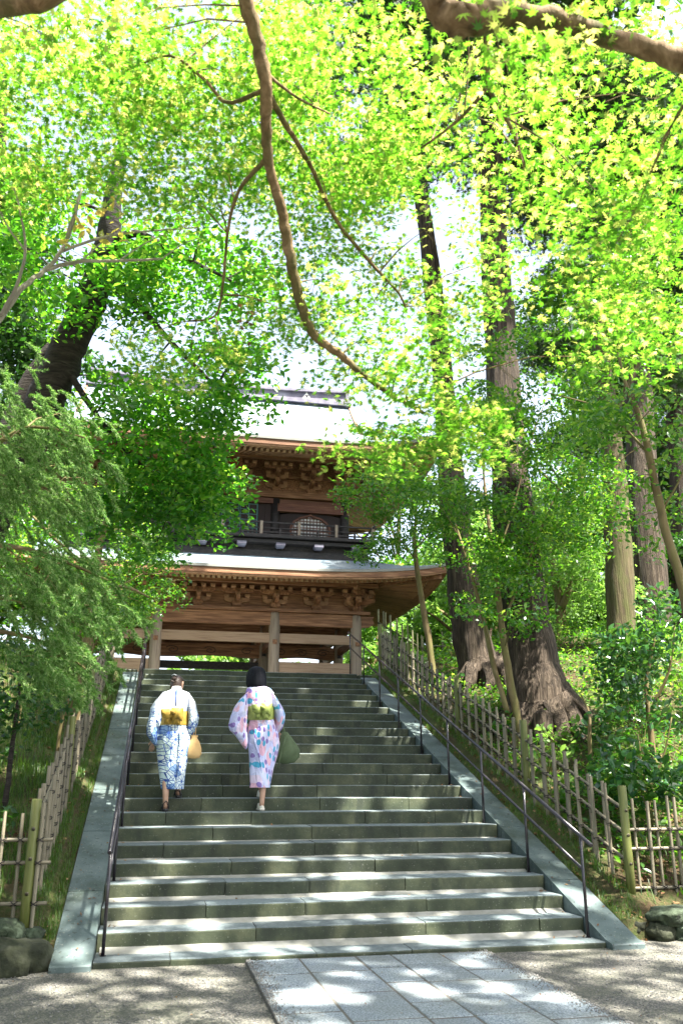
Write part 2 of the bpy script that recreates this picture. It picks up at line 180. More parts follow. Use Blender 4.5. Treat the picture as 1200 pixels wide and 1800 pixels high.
PADS['broad']=[(-2.54,1.81,4.53,0.39),(-2.07,1.63,4.06,0.44),(-2.06,1.77,4.44,0.44),(-2.63,2.02,4.26,0.46),(-2.33,2.10,4.69,0.43),(-2.61,1.40,4.34,0.42),(-2.06,2.12,4.28,0.43),(-2.57,1.56,4.34,0.39),(-1.60,1.29,5.12,0.42),(-1.30,1.50,4.79,0.34),(-1.77,0.76,4.73,0.37),(-1.25,1.66,4.85,0.36),(-1.23,1.24,4.81,0.39),(-1.70,1.49,5.05,0.36),(-3.02,1.21,4.34,0.43),(-2.95,1.10,4.30,0.48),(-2.75,1.27,4.51,0.38),(-2.42,1.47,4.66,0.43),(-2.81,1.23,4.41,0.44),(-2.40,1.16,4.68,0.45),(-3.70,-0.10,6.61,0.56),(-3.50,0.17,7.49,0.51),(-3.52,0.48,6.58,0.53),(-3.45,0.15,7.53,0.46),(-3.95,0.94,7.55,0.47),(-3.46,0.12,7.25,0.45),(-3.67,-0.34,6.51,0.54),(-3.63,0.25,6.73,0.50),(-4.08,0.77,7.10,0.47),(-2.28,-0.10,6.63,0.51),(-2.34,0.02,6.74,0.51),(-2.69,-0.11,6.42,0.53),(-2.81,-0.03,6.61,0.39),(-2.64,0.67,6.42,0.39),(-2.34,0.06,6.78,0.52),(-2.51,0.76,7.52,0.58),(-1.77,-0.14,7.19,0.54),(-2.61,0.49,7.08,0.58),(-2.30,0.14,6.90,0.43),(-2.11,0.57,7.10,0.43),(-2.50,0.71,7.12,0.57),(-1.13,0.50,7.17,0.51),(-2.31,0.21,7.30,0.48),(-1.68,0.81,7.36,0.53),(-1.23,0.90,7.35,0.59),(-2.29,0.89,6.75,0.50),(-1.78,0.94,7.46,0.53),(-2.29,0.62,6.64,0.49),(-2.59,0.12,6.82,0.49),(-2.48,1.29,7.29,0.46),(-1.68,0.44,7.42,0.45),(-1.62,0.74,6.91,0.45),(-1.35,0.36,6.48,0.41),(-1.52,-0.17,6.63,0.44),(-1.10,-0.17,6.61,0.37),(-1.02,1.03,7.14,0.42),(-1.53,1.39,6.55,0.44),(-1.58,1.14,6.34,0.44),(-1.40,1.10,6.29,0.41),(-1.34,0.47,5.94,0.34),(-1.25,0.99,6.45,0.40),(-1.14,0.88,6.35,0.38),(-1.41,0.79,5.76,0.41),(-1.63,0.26,5.95,0.43),(-1.12,1.35,6.25,0.43),(-1.11,0.21,5.83,0.40),(-2.76,1.70,6.11,0.45),(-2.29,1.35,5.73,0.40),(-2.01,0.46,5.38,0.48),(-1.53,0.63,5.30,0.52),(-2.00,1.44,5.82,0.40),(-2.10,0.46,5.54,0.50),(-2.26,1.31,6.11,0.38),(-2.53,0.99,5.82,0.53),(-2.08,1.56,5.54,0.36),(-1.42,1.53,5.93,0.37),(-2.29,0.77,5.25,0.51),(-2.25,0.95,5.61,0.46),(-2.62,0.68,5.35,0.50),(-2.48,1.39,5.57,0.44),(-1.41,1.48,5.59,0.42),(-1.42,0.50,5.42,0.45),(-1.34,0.68,5.71,0.40),(-0.92,1.00,5.66,0.35),(-1.50,0.89,5.39,0.41),(-1.47,1.21,5.85,0.35),(-3.19,0.60,6.32,0.41),(-3.18,-0.02,6.25,0.45),(-3.29,0.66,6.65,0.36),(-1.77,1.48,5.61,0.56),(-2.29,1.48,5.07,0.54),(-1.94,2.10,5.02,0.43),(-2.67,1.22,5.31,0.42),(-2.17,1.91,4.92,0.47),(-1.54,1.80,5.13,0.43),(-2.86,1.80,5.50,0.48),(-2.71,0.93,4.89,0.42),(-1.87,1.28,4.77,0.49),(-2.57,0.93,4.76,0.39),(-1.70,0.80,4.98,0.51),(-2.11,1.43,5.38,0.45),(-2.25,0.71,4.90,0.57),(-1.82,1.35,5.44,0.43),(-1.68,1.88,5.14,0.46),(-1.55,1.00,4.92,0.34),(-1.68,0.95,4.41,0.34),(-2.23,1.33,4.77,0.50),(-1.63,1.52,4.81,0.40),(-1.35,1.17,4.40,0.43),(-2.11,1.54,5.02,0.40),(-1.96,2.01,4.85,0.50),(-1.73,1.14,4.54,0.40),(-1.30,1.74,5.07,0.34),(-1.66,1.49,5.07,0.50),(-1.77,1.83,4.52,0.47),(-2.14,1.58,4.59,0.44),(-1.73,1.22,4.28,0.34),(-2.22,1.19,4.32,0.34),(-2.02,1.77,4.55,0.35),(-1.45,1.15,4.31,0.47),(-1.65,0.99,4.49,0.39),(-1.50,1.96,4.46,0.42),(-1.47,1.40,4.56,0.30),(-1.45,1.03,4.50,0.25)]
PADS['lefttree']=[(-2.49,6.96,5.58,0.52),(-2.37,7.21,4.65,0.41),(-2.19,7.04,5.45,0.45),(-2.55,7.17,4.47,0.54),(-1.81,7.91,5.06,0.40),(-2.67,7.26,5.06,0.40),(-2.77,8.45,4.81,0.53),(-2.09,8.24,5.14,0.37),(-2.47,8.21,5.78,0.36),(-3.39,7.73,4.53,0.40),(-3.29,7.82,4.59,0.49),(-3.31,8.62,4.54,0.43),(-3.31,8.98,4.03,0.44),(-3.40,8.72,4.34,0.50),(-3.63,8.73,4.17,0.54),(-3.35,7.84,4.63,0.41),(-2.47,8.07,4.65,0.29),(-2.35,8.26,4.66,0.40),(-2.49,8.39,4.50,0.35),(-2.27,7.30,4.42,0.40),(-2.52,7.61,4.26,0.36),(-2.54,8.47,6.20,0.60),(-2.66,9.68,5.98,0.69),(-3.63,8.39,5.44,0.66),(-2.40,10.02,6.32,0.60),(-4.11,8.62,6.22,0.48),(-2.78,7.68,6.06,0.50),(-3.17,7.43,5.11,0.50),(-3.37,7.10,6.13,0.62),(-4.09,9.03,6.61,0.50),(-2.67,7.16,6.37,0.51),(-3.99,7.91,5.94,0.51),(-2.85,9.14,5.29,0.57),(-2.25,9.67,5.15,0.43),(-2.30,8.39,5.88,0.48),(-2.34,8.45,5.72,0.59),(-2.54,8.00,5.57,0.47),(-3.36,9.76,5.28,0.58),(-2.34,7.42,5.61,0.50),(-1.91,8.08,5.41,0.48),(-2.40,8.49,5.01,0.33),(-2.47,7.54,4.57,0.34),(-1.77,9.30,5.11,0.42),(-2.05,9.15,5.32,0.33),(-2.98,8.85,4.57,0.36),(-3.35,8.72,4.49,0.36),(-3.23,9.39,4.57,0.37),(-2.87,7.81,4.08,0.42),(-3.86,7.73,6.45,0.59),(-4.62,7.26,6.14,0.51),(-4.50,7.93,5.67,0.54),(-4.07,9.53,6.37,0.63),(-4.94,7.37,6.41,0.65),(-5.12,8.68,6.28,0.59),(-4.49,7.70,5.76,0.60),(-4.67,7.08,5.52,0.56),(-4.28,8.47,6.85,0.60),(-4.42,8.28,4.21,0.55),(-4.41,9.91,5.03,0.49),(-3.88,8.69,4.79,0.55),(-4.24,10.20,5.04,0.55),(-4.04,8.44,4.58,0.54),(-5.14,9.54,5.50,0.50),(-4.59,9.39,5.67,0.50),(-2.99,9.39,7.86,0.43),(-3.06,9.12,7.26,0.52),(-3.91,8.53,6.96,0.48),(-2.93,8.51,7.59,0.48),(-3.66,9.01,7.03,0.46),(-3.50,8.10,6.58,0.46),(-2.22,8.15,6.11,0.39),(-2.17,7.59,5.49,0.41),(-2.48,9.03,6.08,0.37)]
PADS['conifer']=[(-2.93,-0.94,4.53,0.29),(-3.12,-2.11,3.76,0.27),(-3.29,-0.99,4.36,0.37),(-3.29,-1.51,4.13,0.33),(-3.04,-1.72,4.14,0.34),(-3.20,-1.22,4.03,0.33),(-2.83,-1.57,4.02,0.34),(-3.47,-0.83,4.03,0.33),(-3.43,-0.73,3.90,0.31),(-3.27,-1.84,3.62,0.31),(-2.75,-1.32,3.83,0.28),(-2.90,-0.96,4.04,0.39),(-2.71,-1.85,3.54,0.27),(-3.00,-1.84,3.48,0.26),(-2.98,-1.73,3.58,0.36),(-2.89,-1.66,3.56,0.33),(-2.80,-1.79,2.82,0.30),(-2.73,-1.07,3.29,0.29),(-2.97,-1.53,3.02,0.35),(-3.10,-1.20,3.15,0.32),(-2.76,-0.92,3.13,0.28),(-2.72,-1.19,3.07,0.37),(-3.06,-1.76,2.88,0.27),(-2.99,-0.84,3.09,0.31),(-2.80,-1.63,2.70,0.38),(-3.10,-1.21,2.94,0.31),(-2.46,-1.25,2.67,0.36),(-2.83,-1.55,2.61,0.25),(-2.46,-1.49,2.75,0.35),(-2.64,-1.28,2.81,0.36),(-2.89,-1.57,2.65,0.29),(-2.69,-1.51,2.75,0.35),(-2.88,-1.52,2.33,0.24),(-2.82,-0.93,2.38,0.26),(-2.79,-1.28,2.40,0.27),(-2.73,-1.60,2.32,0.32),(-2.75,-1.54,2.29,0.26),(-3.23,-1.22,4.36,0.28),(-3.05,-1.68,4.02,0.27),(-3.17,-1.47,4.40,0.34),(-3.16,-1.56,4.38,0.33)]
PADS['leftback']=[(-5.51,6.15,11.04,1.06),(-5.53,6.43,11.94,0.77),(-5.58,7.27,13.09,0.93),(-5.53,6.99,11.97,0.80),(-5.13,6.49,12.30,0.92),(-5.27,6.70,11.28,0.96),(-5.51,6.18,11.97,0.75),(-4.93,6.54,11.27,0.96),(-4.85,7.74,9.50,0.90),(-5.17,7.43,9.64,0.80),(-4.80,7.60,9.24,0.87),(-5.05,8.47,11.38,1.03),(-4.80,6.80,9.13,0.96),(-5.36,7.20,10.60,0.96),(-5.52,8.33,11.23,0.85),(-5.18,6.57,9.95,1.05),(-5.05,6.06,10.40,0.73),(-5.00,7.50,9.50,0.86),(-4.69,8.95,8.95,0.70),(-4.84,8.92,9.53,0.72),(-5.36,8.12,8.37,0.64),(-4.62,7.74,9.06,0.65),(-4.49,7.14,8.68,0.72),(-4.40,7.91,8.19,0.93),(-4.34,8.70,9.99,0.67),(-4.20,7.41,9.79,0.59),(-4.07,9.37,10.31,0.75)]
PADS['leftlow']=[(-3.59,2.59,3.07,0.29),(-3.21,2.49,2.67,0.30),(-3.44,2.78,2.85,0.25),(-3.60,2.23,3.00,0.31),(-3.23,2.59,2.83,0.27),(-3.29,2.46,2.69,0.26),(-3.59,2.73,2.67,0.32),(-3.61,2.57,2.16,0.29),(-3.48,2.36,2.35,0.35),(-3.48,2.41,2.12,0.34),(-3.78,2.18,2.34,0.32),(-3.82,2.77,2.43,0.34),(-3.08,2.53,2.30,0.19),(-3.05,2.43,2.33,0.24)]
PADS['under']=[(3.04,4.09,8.57,0.49),(2.91,3.72,8.23,0.40),(3.48,3.43,8.36,0.54),(3.43,3.48,8.41,0.50),(3.14,4.49,8.74,0.40),(2.90,5.12,6.29,0.59),(2.07,4.44,6.01,0.43),(3.19,5.64,6.20,0.46),(2.89,5.85,5.93,0.59),(2.95,5.80,5.90,0.55),(2.57,5.85,6.10,0.46),(3.57,4.63,4.67,0.57),(4.16,4.85,4.96,0.53),(4.75,5.32,5.70,0.59),(3.21,4.15,4.83,0.46),(4.07,5.16,5.24,0.43),(2.99,4.10,4.63,0.41),(3.98,5.34,5.09,0.40),(4.74,5.01,5.62,0.49),(3.97,4.88,4.61,0.48),(5.05,4.94,5.45,0.57),(4.83,3.64,5.75,0.49),(4.28,3.59,5.70,0.42),(5.49,5.71,5.64,0.58),(5.90,5.05,6.78,0.52),(5.25,4.65,6.10,0.52),(5.52,5.67,5.52,0.50),(4.57,3.86,5.99,0.58),(5.43,4.64,5.83,0.49),(3.35,3.77,7.30,0.57),(2.82,4.42,7.58,0.53),(3.61,4.90,7.92,0.56),(3.26,3.56,7.09,0.46),(2.80,4.13,7.73,0.56),(2.85,3.41,6.90,0.55),(2.87,3.90,7.66,0.46),(2.33,5.30,5.69,0.60),(3.40,5.92,6.39,0.60),(3.48,4.52,5.42,0.48),(3.81,5.24,6.10,0.47),(2.79,4.26,5.75,0.52),(3.33,4.04,5.54,0.51),(3.14,5.70,6.49,0.58),(3.76,5.56,6.43,0.63),(3.21,4.54,5.28,0.61),(2.35,4.01,5.98,0.52),(2.07,6.02,7.20,0.41),(1.89,5.85,6.78,0.56),(2.66,5.99,6.52,0.45),(2.40,6.39,6.64,0.52),(1.91,5.03,6.37,0.56),(2.15,5.39,6.26,0.54),(3.78,5.11,7.21,0.56),(3.72,4.94,8.10,0.44),(3.48,4.32,6.82,0.63),(3.31,3.44,6.85,0.62),(3.36,4.02,7.42,0.47),(4.12,4.71,7.75,0.57),(3.62,3.52,6.56,0.64),(3.16,3.49,6.80,0.52),(3.04,4.15,6.86,0.52),(4.43,3.14,7.25,0.44),(3.07,3.10,6.92,0.47),(3.68,3.17,7.57,0.55),(4.17,3.99,7.01,0.65),(4.30,3.76,7.55,0.61),(4.60,3.58,8.01,0.58),(4.21,4.53,7.54,0.63),(4.37,2.98,7.43,0.61),(4.16,3.76,8.12,0.52),(3.06,3.69,5.62,0.51),(3.63,4.82,5.04,0.52),(3.83,4.29,5.27,0.47),(4.59,4.10,5.64,0.54),(3.24,3.89,5.72,0.45),(4.06,5.20,5.49,0.56),(4.79,5.16,6.24,0.57),(4.32,4.61,5.64,0.66),(3.49,4.70,5.18,0.63),(4.87,5.22,5.77,0.50),(3.61,3.82,5.40,0.50),(3.72,4.22,6.06,0.48),(2.88,5.53,5.22,0.44),(3.30,5.19,5.41,0.42),(3.38,4.50,5.16,0.43),(3.86,5.93,4.60,0.53),(3.42,4.54,4.80,0.55),(3.18,5.51,5.20,0.47),(3.29,3.92,4.40,0.53),(3.15,5.47,4.51,0.45),(4.11,5.55,4.13,0.41),(4.04,4.91,4.02,0.44),(3.49,4.18,3.79,0.34),(4.10,5.30,4.18,0.39),(4.13,4.51,6.80,0.58),(4.54,4.83,7.15,0.50),(4.71,4.63,7.68,0.51),(4.51,3.68,7.39,0.50),(3.49,3.52,6.33,0.44),(4.38,5.20,6.72,0.52),(5.25,4.67,6.78,0.46),(4.23,3.02,5.99,0.55),(4.86,5.39,7.15,0.52),(5.10,4.84,6.39,0.64),(5.03,4.93,6.64,0.49),(5.22,4.28,6.68,0.52),(4.43,3.47,6.93,0.64),(3.05,2.99,3.79,0.37),(2.42,3.24,3.81,0.36),(2.71,4.06,3.99,0.37)]
PADS['young']=[(2.09,7.92,6.95,0.39),(2.25,8.60,7.21,0.42),(1.90,7.96,6.73,0.41),(2.54,8.74,7.10,0.36),(2.02,7.74,7.58,0.37),(1.53,7.84,7.08,0.43),(1.84,8.30,7.50,0.46),(2.22,8.09,6.81,0.44),(2.38,8.60,7.61,0.48),(2.38,7.45,7.35,0.54),(3.05,7.30,7.39,0.49),(2.86,8.17,7.59,0.38),(2.30,8.46,7.36,0.52),(2.57,7.55,7.48,0.50),(2.49,7.94,7.70,0.40),(2.18,7.37,7.31,0.54),(2.18,7.63,7.05,0.45),(2.73,7.51,7.22,0.48),(2.20,8.33,5.89,0.25),(1.97,8.79,6.04,0.28),(2.19,8.73,5.91,0.33),(1.95,8.13,5.91,0.25),(1.59,7.98,7.15,0.26),(1.51,8.26,7.26,0.27),(2.55,8.68,6.35,0.54),(3.75,7.84,6.32,0.42),(2.29,8.36,6.01,0.43),(3.09,9.04,6.33,0.36),(2.34,8.05,6.30,0.47),(2.74,7.95,5.97,0.38),(3.88,8.56,6.58,0.37),(3.06,8.44,6.43,0.46),(2.15,7.77,6.04,0.44),(2.99,8.27,6.77,0.48),(2.79,8.70,6.37,0.38),(2.50,8.30,6.77,0.42),(2.46,8.48,6.78,0.41),(2.65,8.02,6.18,0.47),(1.55,8.17,6.98,0.30),(1.90,8.50,7.08,0.30),(3.45,8.34,7.23,0.45),(3.95,7.78,6.63,0.53),(4.11,8.07,7.56,0.41),(3.50,8.44,6.90,0.42),(3.69,7.27,6.65,0.47),(3.80,7.59,7.29,0.42),(1.93,8.56,6.04,0.29),(1.90,8.61,6.14,0.26),(2.96,7.92,7.47,0.40),(2.85,7.93,6.87,0.36),(3.14,7.42,6.54,0.39),(2.98,7.63,7.35,0.40),(3.30,8.04,7.36,0.51)]
PADS['thin']=[(4.18,1.11,5.89,0.37),(3.74,0.73,5.87,0.33),(3.69,0.59,6.07,0.37),(3.83,0.47,6.04,0.36),(4.38,1.14,6.26,0.38),(3.48,0.76,5.70,0.29),(3.85,0.67,6.16,0.35),(3.77,-0.06,5.77,0.36),(3.77,1.33,6.14,0.34),(3.36,0.93,5.92,0.35),(3.52,1.17,6.13,0.38),(3.90,1.01,6.03,0.36),(3.57,0.15,5.98,0.31),(3.91,0.12,5.53,0.29),(3.12,0.42,5.78,0.38),(3.04,0.47,5.76,0.38),(3.51,1.90,5.89,0.39),(3.44,0.77,5.74,0.35),(3.71,0.59,5.54,0.32),(3.64,1.63,5.75,0.36),(2.87,0.66,5.54,0.32),(3.94,1.25,6.18,0.32),(3.52,1.14,5.67,0.33),(3.22,1.35,5.76,0.33),(3.79,1.47,6.15,0.36),(3.71,1.02,5.66,0.34),(3.06,0.88,5.73,0.39),(4.30,1.62,4.44,0.34),(3.80,1.23,4.59,0.38),(4.40,1.19,4.64,0.27),(4.23,1.15,4.85,0.29),(4.53,1.28,4.99,0.33),(3.81,0.80,4.98,0.29),(4.48,1.51,5.05,0.29),(4.49,1.05,5.54,0.39),(3.92,0.58,5.18,0.38),(3.81,0.14,5.45,0.36),(4.20,0.43,5.25,0.29),(4.15,0.77,5.69,0.28),(3.95,1.65,5.18,0.26),(3.53,1.05,5.24,0.24),(3.14,1.21,4.59,0.31),(3.92,1.59,4.83,0.29)]
PADS['pale']=[(7.93,11.76,8.39,0.76),(9.19,11.53,8.63,0.91),(7.86,11.82,7.18,0.90),(7.78,10.45,7.74,1.03),(6.25,9.37,7.68,0.77),(8.06,12.26,6.79,0.80),(7.87,10.91,7.82,1.07),(7.30,11.75,6.81,0.74),(6.83,10.15,6.68,0.99),(7.61,10.07,6.42,0.74),(7.33,10.95,7.84,1.00),(6.20,9.18,7.56,0.90),(8.08,9.23,5.64,0.82),(8.37,11.44,6.10,0.69),(8.35,10.07,5.41,0.91),(7.97,9.11,6.63,0.67),(8.48,10.44,6.71,0.81),(8.04,9.39,5.67,0.81),(7.35,9.78,6.25,0.77),(7.92,9.77,5.88,0.92),(5.63,9.81,6.02,0.94),(6.51,11.81,6.46,0.86),(6.50,10.19,5.44,0.72),(7.40,11.21,6.32,0.73),(7.24,11.47,6.64,0.71),(6.81,12.15,7.07,0.66),(8.87,12.82,5.26,0.49),(8.32,12.24,5.75,0.56),(8.84,12.44,5.84,0.48)]
PADS['camellia']=[(5.11,2.74,3.09,0.33),(5.01,3.35,2.63,0.34),(4.53,2.77,2.82,0.36),(4.97,3.92,2.68,0.45),(4.69,3.66,3.04,0.47),(4.65,2.62,3.33,0.42),(4.82,2.34,3.26,0.43),(5.09,3.77,2.94,0.43),(5.12,3.46,3.26,0.47),(5.52,3.21,3.29,0.45),(4.81,3.64,3.26,0.45),(5.44,3.50,3.29,0.41),(5.41,3.55,3.15,0.45),(4.64,2.79,2.54,0.35),(5.09,2.83,3.55,0.47),(5.04,2.61,3.88,0.45),(5.62,3.21,4.03,0.45),(5.27,3.00,3.57,0.45),(5.38,3.29,3.41,0.45),(4.96,2.07,3.46,0.34),(4.85,3.42,3.50,0.34),(4.59,3.32,3.23,0.40),(4.42,3.09,3.38,0.32),(4.75,3.54,3.53,0.39),(4.38,1.46,2.30,0.40),(5.07,2.64,2.43,0.33),(4.77,2.22,2.29,0.41),(4.95,2.71,2.44,0.35)]
PADS['shruba']=[(4.47,2.37,1.67,0.29),(3.78,1.63,1.65,0.40),(3.49,1.93,1.59,0.32),(4.55,2.37,1.55,0.34),(4.01,2.74,1.50,0.36),(4.26,1.81,1.57,0.40),(3.90,2.35,1.51,0.32),(3.98,2.77,1.70,0.34),(3.43,1.63,1.47,0.39),(3.88,2.04,1.82,0.37),(4.70,2.06,2.09,0.24),(4.73,2.41,1.92,0.35),(4.52,1.88,1.84,0.25),(3.92,1.41,1.31,0.23),(4.00,1.25,1.52,0.24),(4.25,1.39,1.44,0.27)]
PADS['shrubb']=[(4.27,3.69,2.22,0.28),(4.30,3.36,2.25,0.29),(3.95,2.55,2.38,0.26),(4.55,3.58,2.41,0.23)]
PADS['shrubc']=[(3.51,2.05,1.44,0.25),(3.77,1.78,1.52,0.24),(3.68,1.99,1.51,0.25),(3.70,2.06,1.42,0.25),(3.65,1.87,1.51,0.30),(3.42,2.48,1.43,0.29),(3.30,2.42,1.23,0.20),(3.21,2.46,1.32,0.18)]
PADS['barebranch']=[(-2.56,-3.26,4.84,0.18),(-2.52,-3.20,5.10,0.16),(-2.32,-3.50,4.97,0.24),(-2.39,-3.58,4.68,0.20),(-2.87,-3.57,5.03,0.20),(-2.83,-3.27,4.96,0.21),(-3.02,-3.32,5.15,0.17),(-2.45,-3.36,4.75,0.14),(-2.52,-3.48,4.68,0.17)]
PADS['cedarA']=[(3.54,6.11,18.16,1.16),(4.20,4.74,15.78,0.97),(3.33,6.30,18.06,1.03),(3.40,5.60,16.48,1.14),(3.75,3.90,17.13,1.07),(4.41,5.89,19.27,1.16),(4.02,5.13,18.69,1.15),(5.23,6.47,17.38,1.04),(4.32,6.10,17.53,1.13),(5.64,6.06,15.40,0.84),(5.81,6.86,19.58,0.94),(6.59,7.63,18.86,0.93),(6.12,4.93,15.47,0.91),(7.01,6.84,16.88,1.12),(6.23,5.00,15.09,0.89),(5.16,5.64,16.99,1.03),(6.02,6.35,14.75,1.14),(5.10,4.01,15.89,1.11),(7.50,7.38,14.00,0.74),(6.50,7.76,15.58,0.86),(5.86,7.04,13.85,1.03),(8.77,9.05,15.71,0.84),(7.21,7.61,14.40,0.77)]
PADS['cedarB']=[(2.64,8.85,20.31,0.79),(2.97,7.98,19.33,0.73),(3.65,8.37,19.40,0.78),(3.34,7.53,18.49,0.72),(2.76,9.22,21.38,0.88),(4.28,8.14,20.55,0.87),(3.23,6.70,18.26,0.92),(2.80,7.00,19.48,0.75),(4.18,9.52,20.83,0.74),(3.51,7.56,19.29,0.93),(3.02,6.58,18.91,0.67),(3.80,8.16,19.30,0.96),(3.72,8.94,18.60,1.13),(3.47,9.82,18.30,1.00),(2.97,8.45,16.66,1.16),(3.16,10.20,20.42,0.97),(3.60,7.34,21.86,1.14),(3.39,6.28,19.64,1.03),(3.74,7.82,21.54,1.11),(3.59,8.00,21.75,1.01),(4.39,7.21,20.75,1.15)]
PADS['cedarD']=[(10.16,11.52,18.99,1.44),(11.30,9.63,19.34,1.66),(12.39,12.09,18.77,1.65),(10.43,10.78,21.42,1.32),(11.52,11.35,20.38,1.54),(10.13,9.85,20.97,1.70),(10.20,9.66,20.36,1.86),(10.85,10.86,19.49,1.91),(13.08,13.95,18.89,1.81),(9.57,9.52,20.11,1.34),(11.76,9.56,18.53,1.31),(11.94,12.58,16.36,1.71),(13.49,12.04,21.81,1.45),(12.60,12.86,20.30,1.35),(12.04,10.05,19.02,1.80),(11.84,11.38,16.97,1.78),(11.12,8.72,19.55,1.82),(10.40,11.80,20.92,1.68),(7.62,10.32,20.72,1.23),(8.71,11.88,21.01,1.20),(10.26,13.01,22.30,1.69),(9.60,13.08,21.22,1.32),(10.30,14.27,22.11,1.53),(10.08,13.54,21.06,1.71),(9.58,11.19,20.98,1.38),(9.73,11.83,22.08,1.79),(8.90,10.64,19.70,1.27),(8.89,11.10,22.58,1.47),(9.34,13.89,20.45,1.75),(9.73,11.92,24.24,1.70),(13.61,14.63,16.40,1.60),(11.72,13.79,14.31,1.65),(11.93,13.94,14.64,1.29),(12.07,13.24,13.90,1.37),(15.19,15.09,16.66,1.55),(14.11,13.83,17.77,1.27),(12.27,12.93,13.35,1.25),(13.33,12.47,16.23,1.55),(14.87,15.74,14.37,1.32),(14.22,14.72,10.84,1.37),(15.22,17.72,12.02,1.12),(13.80,15.68,12.60,1.53),(14.31,16.73,11.63,1.54),(11.65,13.63,15.80,1.40),(12.67,14.94,17.22,1.44),(12.60,15.52,16.09,1.29),(10.76,12.51,17.73,1.08)]
PADS['beech']=[(8.44,7.03,11.18,0.90),(9.07,7.95,12.32,1.06),(6.64,7.80,12.43,0.83),(7.87,7.86,11.74,0.86),(9.65,9.68,12.23,1.08),(7.41,7.97,10.42,0.84),(8.17,9.44,11.69,0.98),(8.61,9.41,13.36,0.94),(8.64,9.13,12.91,0.89),(8.80,7.96,13.20,0.91),(9.63,8.69,15.12,0.86),(7.73,8.06,15.63,0.87),(9.49,9.27,15.09,0.95),(7.00,6.89,14.55,0.83),(8.80,6.28,13.20,1.19),(7.03,7.67,12.96,1.12),(8.47,8.39,13.69,0.84),(8.14,7.91,12.83,0.95),(7.64,6.63,14.20,0.89),(6.63,9.40,12.68,0.89),(7.03,8.97,13.21,1.02),(6.63,8.50,12.45,0.76)]
BR={}
BR['shruba']=[[(4.134,2.163,1.279,0.030),(4.140,2.158,1.693,0.020),(4.134,2.146,2.044,0.010)],
 [(4.167,2.144,1.313,0.020),(4.379,2.011,1.760,0.015),(4.498,1.909,2.247,0.008)]]
BR['shrubb']=[[(4.066,3.329,2.027,0.030),(4.083,3.296,2.379,0.018),(4.080,3.496,2.677,0.008)]]
BR['shrubc']=[[(3.613,2.224,1.212,0.025),(3.623,2.221,1.484,0.015),(3.589,2.236,1.692,0.007)]]
BR['maple']=[[(0.206,-6.296,3.624,0.060),(-0.139,-6.295,3.615,0.046),(-0.410,-6.279,3.653,0.038),(-0.564,-6.246,3.724,0.034),(-0.777,-6.272,3.722,0.032),(-0.931,-6.273,3.725,0.037),(-1.045,-6.273,3.704,0.043),(-1.151,-6.261,3.665,0.050),(-1.219,-6.245,3.742,0.048),(-1.257,-6.178,3.963,0.045)],
 [(-2.119,-5.749,5.331,0.075),(-1.904,-5.406,5.098,0.058),(-1.766,-5.227,4.819,0.037),(-1.681,-5.125,4.653,0.033),(-1.624,-5.037,4.490,0.031),(-1.604,-4.909,4.350,0.027),(-1.566,-4.801,4.219,0.024),(-1.496,-4.699,4.080,0.026),(-1.442,-4.599,3.932,0.028),(-1.393,-4.516,3.797,0.026),(-1.293,-4.415,3.605,0.024),(-1.135,-4.386,3.500,0.019),(-0.963,-4.405,3.349,0.015),(-0.729,-4.452,3.189,0.009)],
 [(-1.622,-5.021,4.473,0.026),(-1.506,-4.798,4.515,0.021),(-1.334,-4.543,4.500,0.018),(-1.154,-4.329,4.352,0.017),(-0.945,-4.244,4.169,0.015),(-0.772,-4.195,4.025,0.011),(-0.714,-4.153,3.932,0.008)],
 [(-1.592,-4.829,4.256,0.020),(-1.697,-4.568,4.263,0.014),(-1.732,-4.360,4.154,0.012),(-1.732,-4.132,3.993,0.011),(-1.762,-4.044,3.850,0.009),(-1.905,-4.018,3.812,0.006)],
 [(-1.638,-5.022,4.475,0.018),(-1.786,-4.818,4.562,0.014),(-1.900,-4.801,4.693,0.012),(-2.070,-4.786,4.819,0.010),(-2.262,-4.663,4.823,0.007)],
 [(-1.077,-6.258,3.704,0.018),(-0.952,-5.980,3.827,0.014),(-0.828,-5.651,4.038,0.013),(-0.804,-5.266,4.232,0.011),(-0.859,-4.940,4.358,0.008)],
 [(-1.624,-5.070,4.523,0.014),(-1.464,-4.883,4.599,0.010),(-1.264,-4.719,4.683,0.007)],
 [(-2.995,-5.457,4.158,0.050),(-2.704,-5.660,4.024,0.040),(-2.472,-5.872,3.865,0.035),(-2.314,-5.928,3.946,0.030)],
 [(-0.819,-5.668,4.051,0.010),(-0.562,-5.322,4.181,0.009),(-0.331,-4.964,4.296,0.006)]]
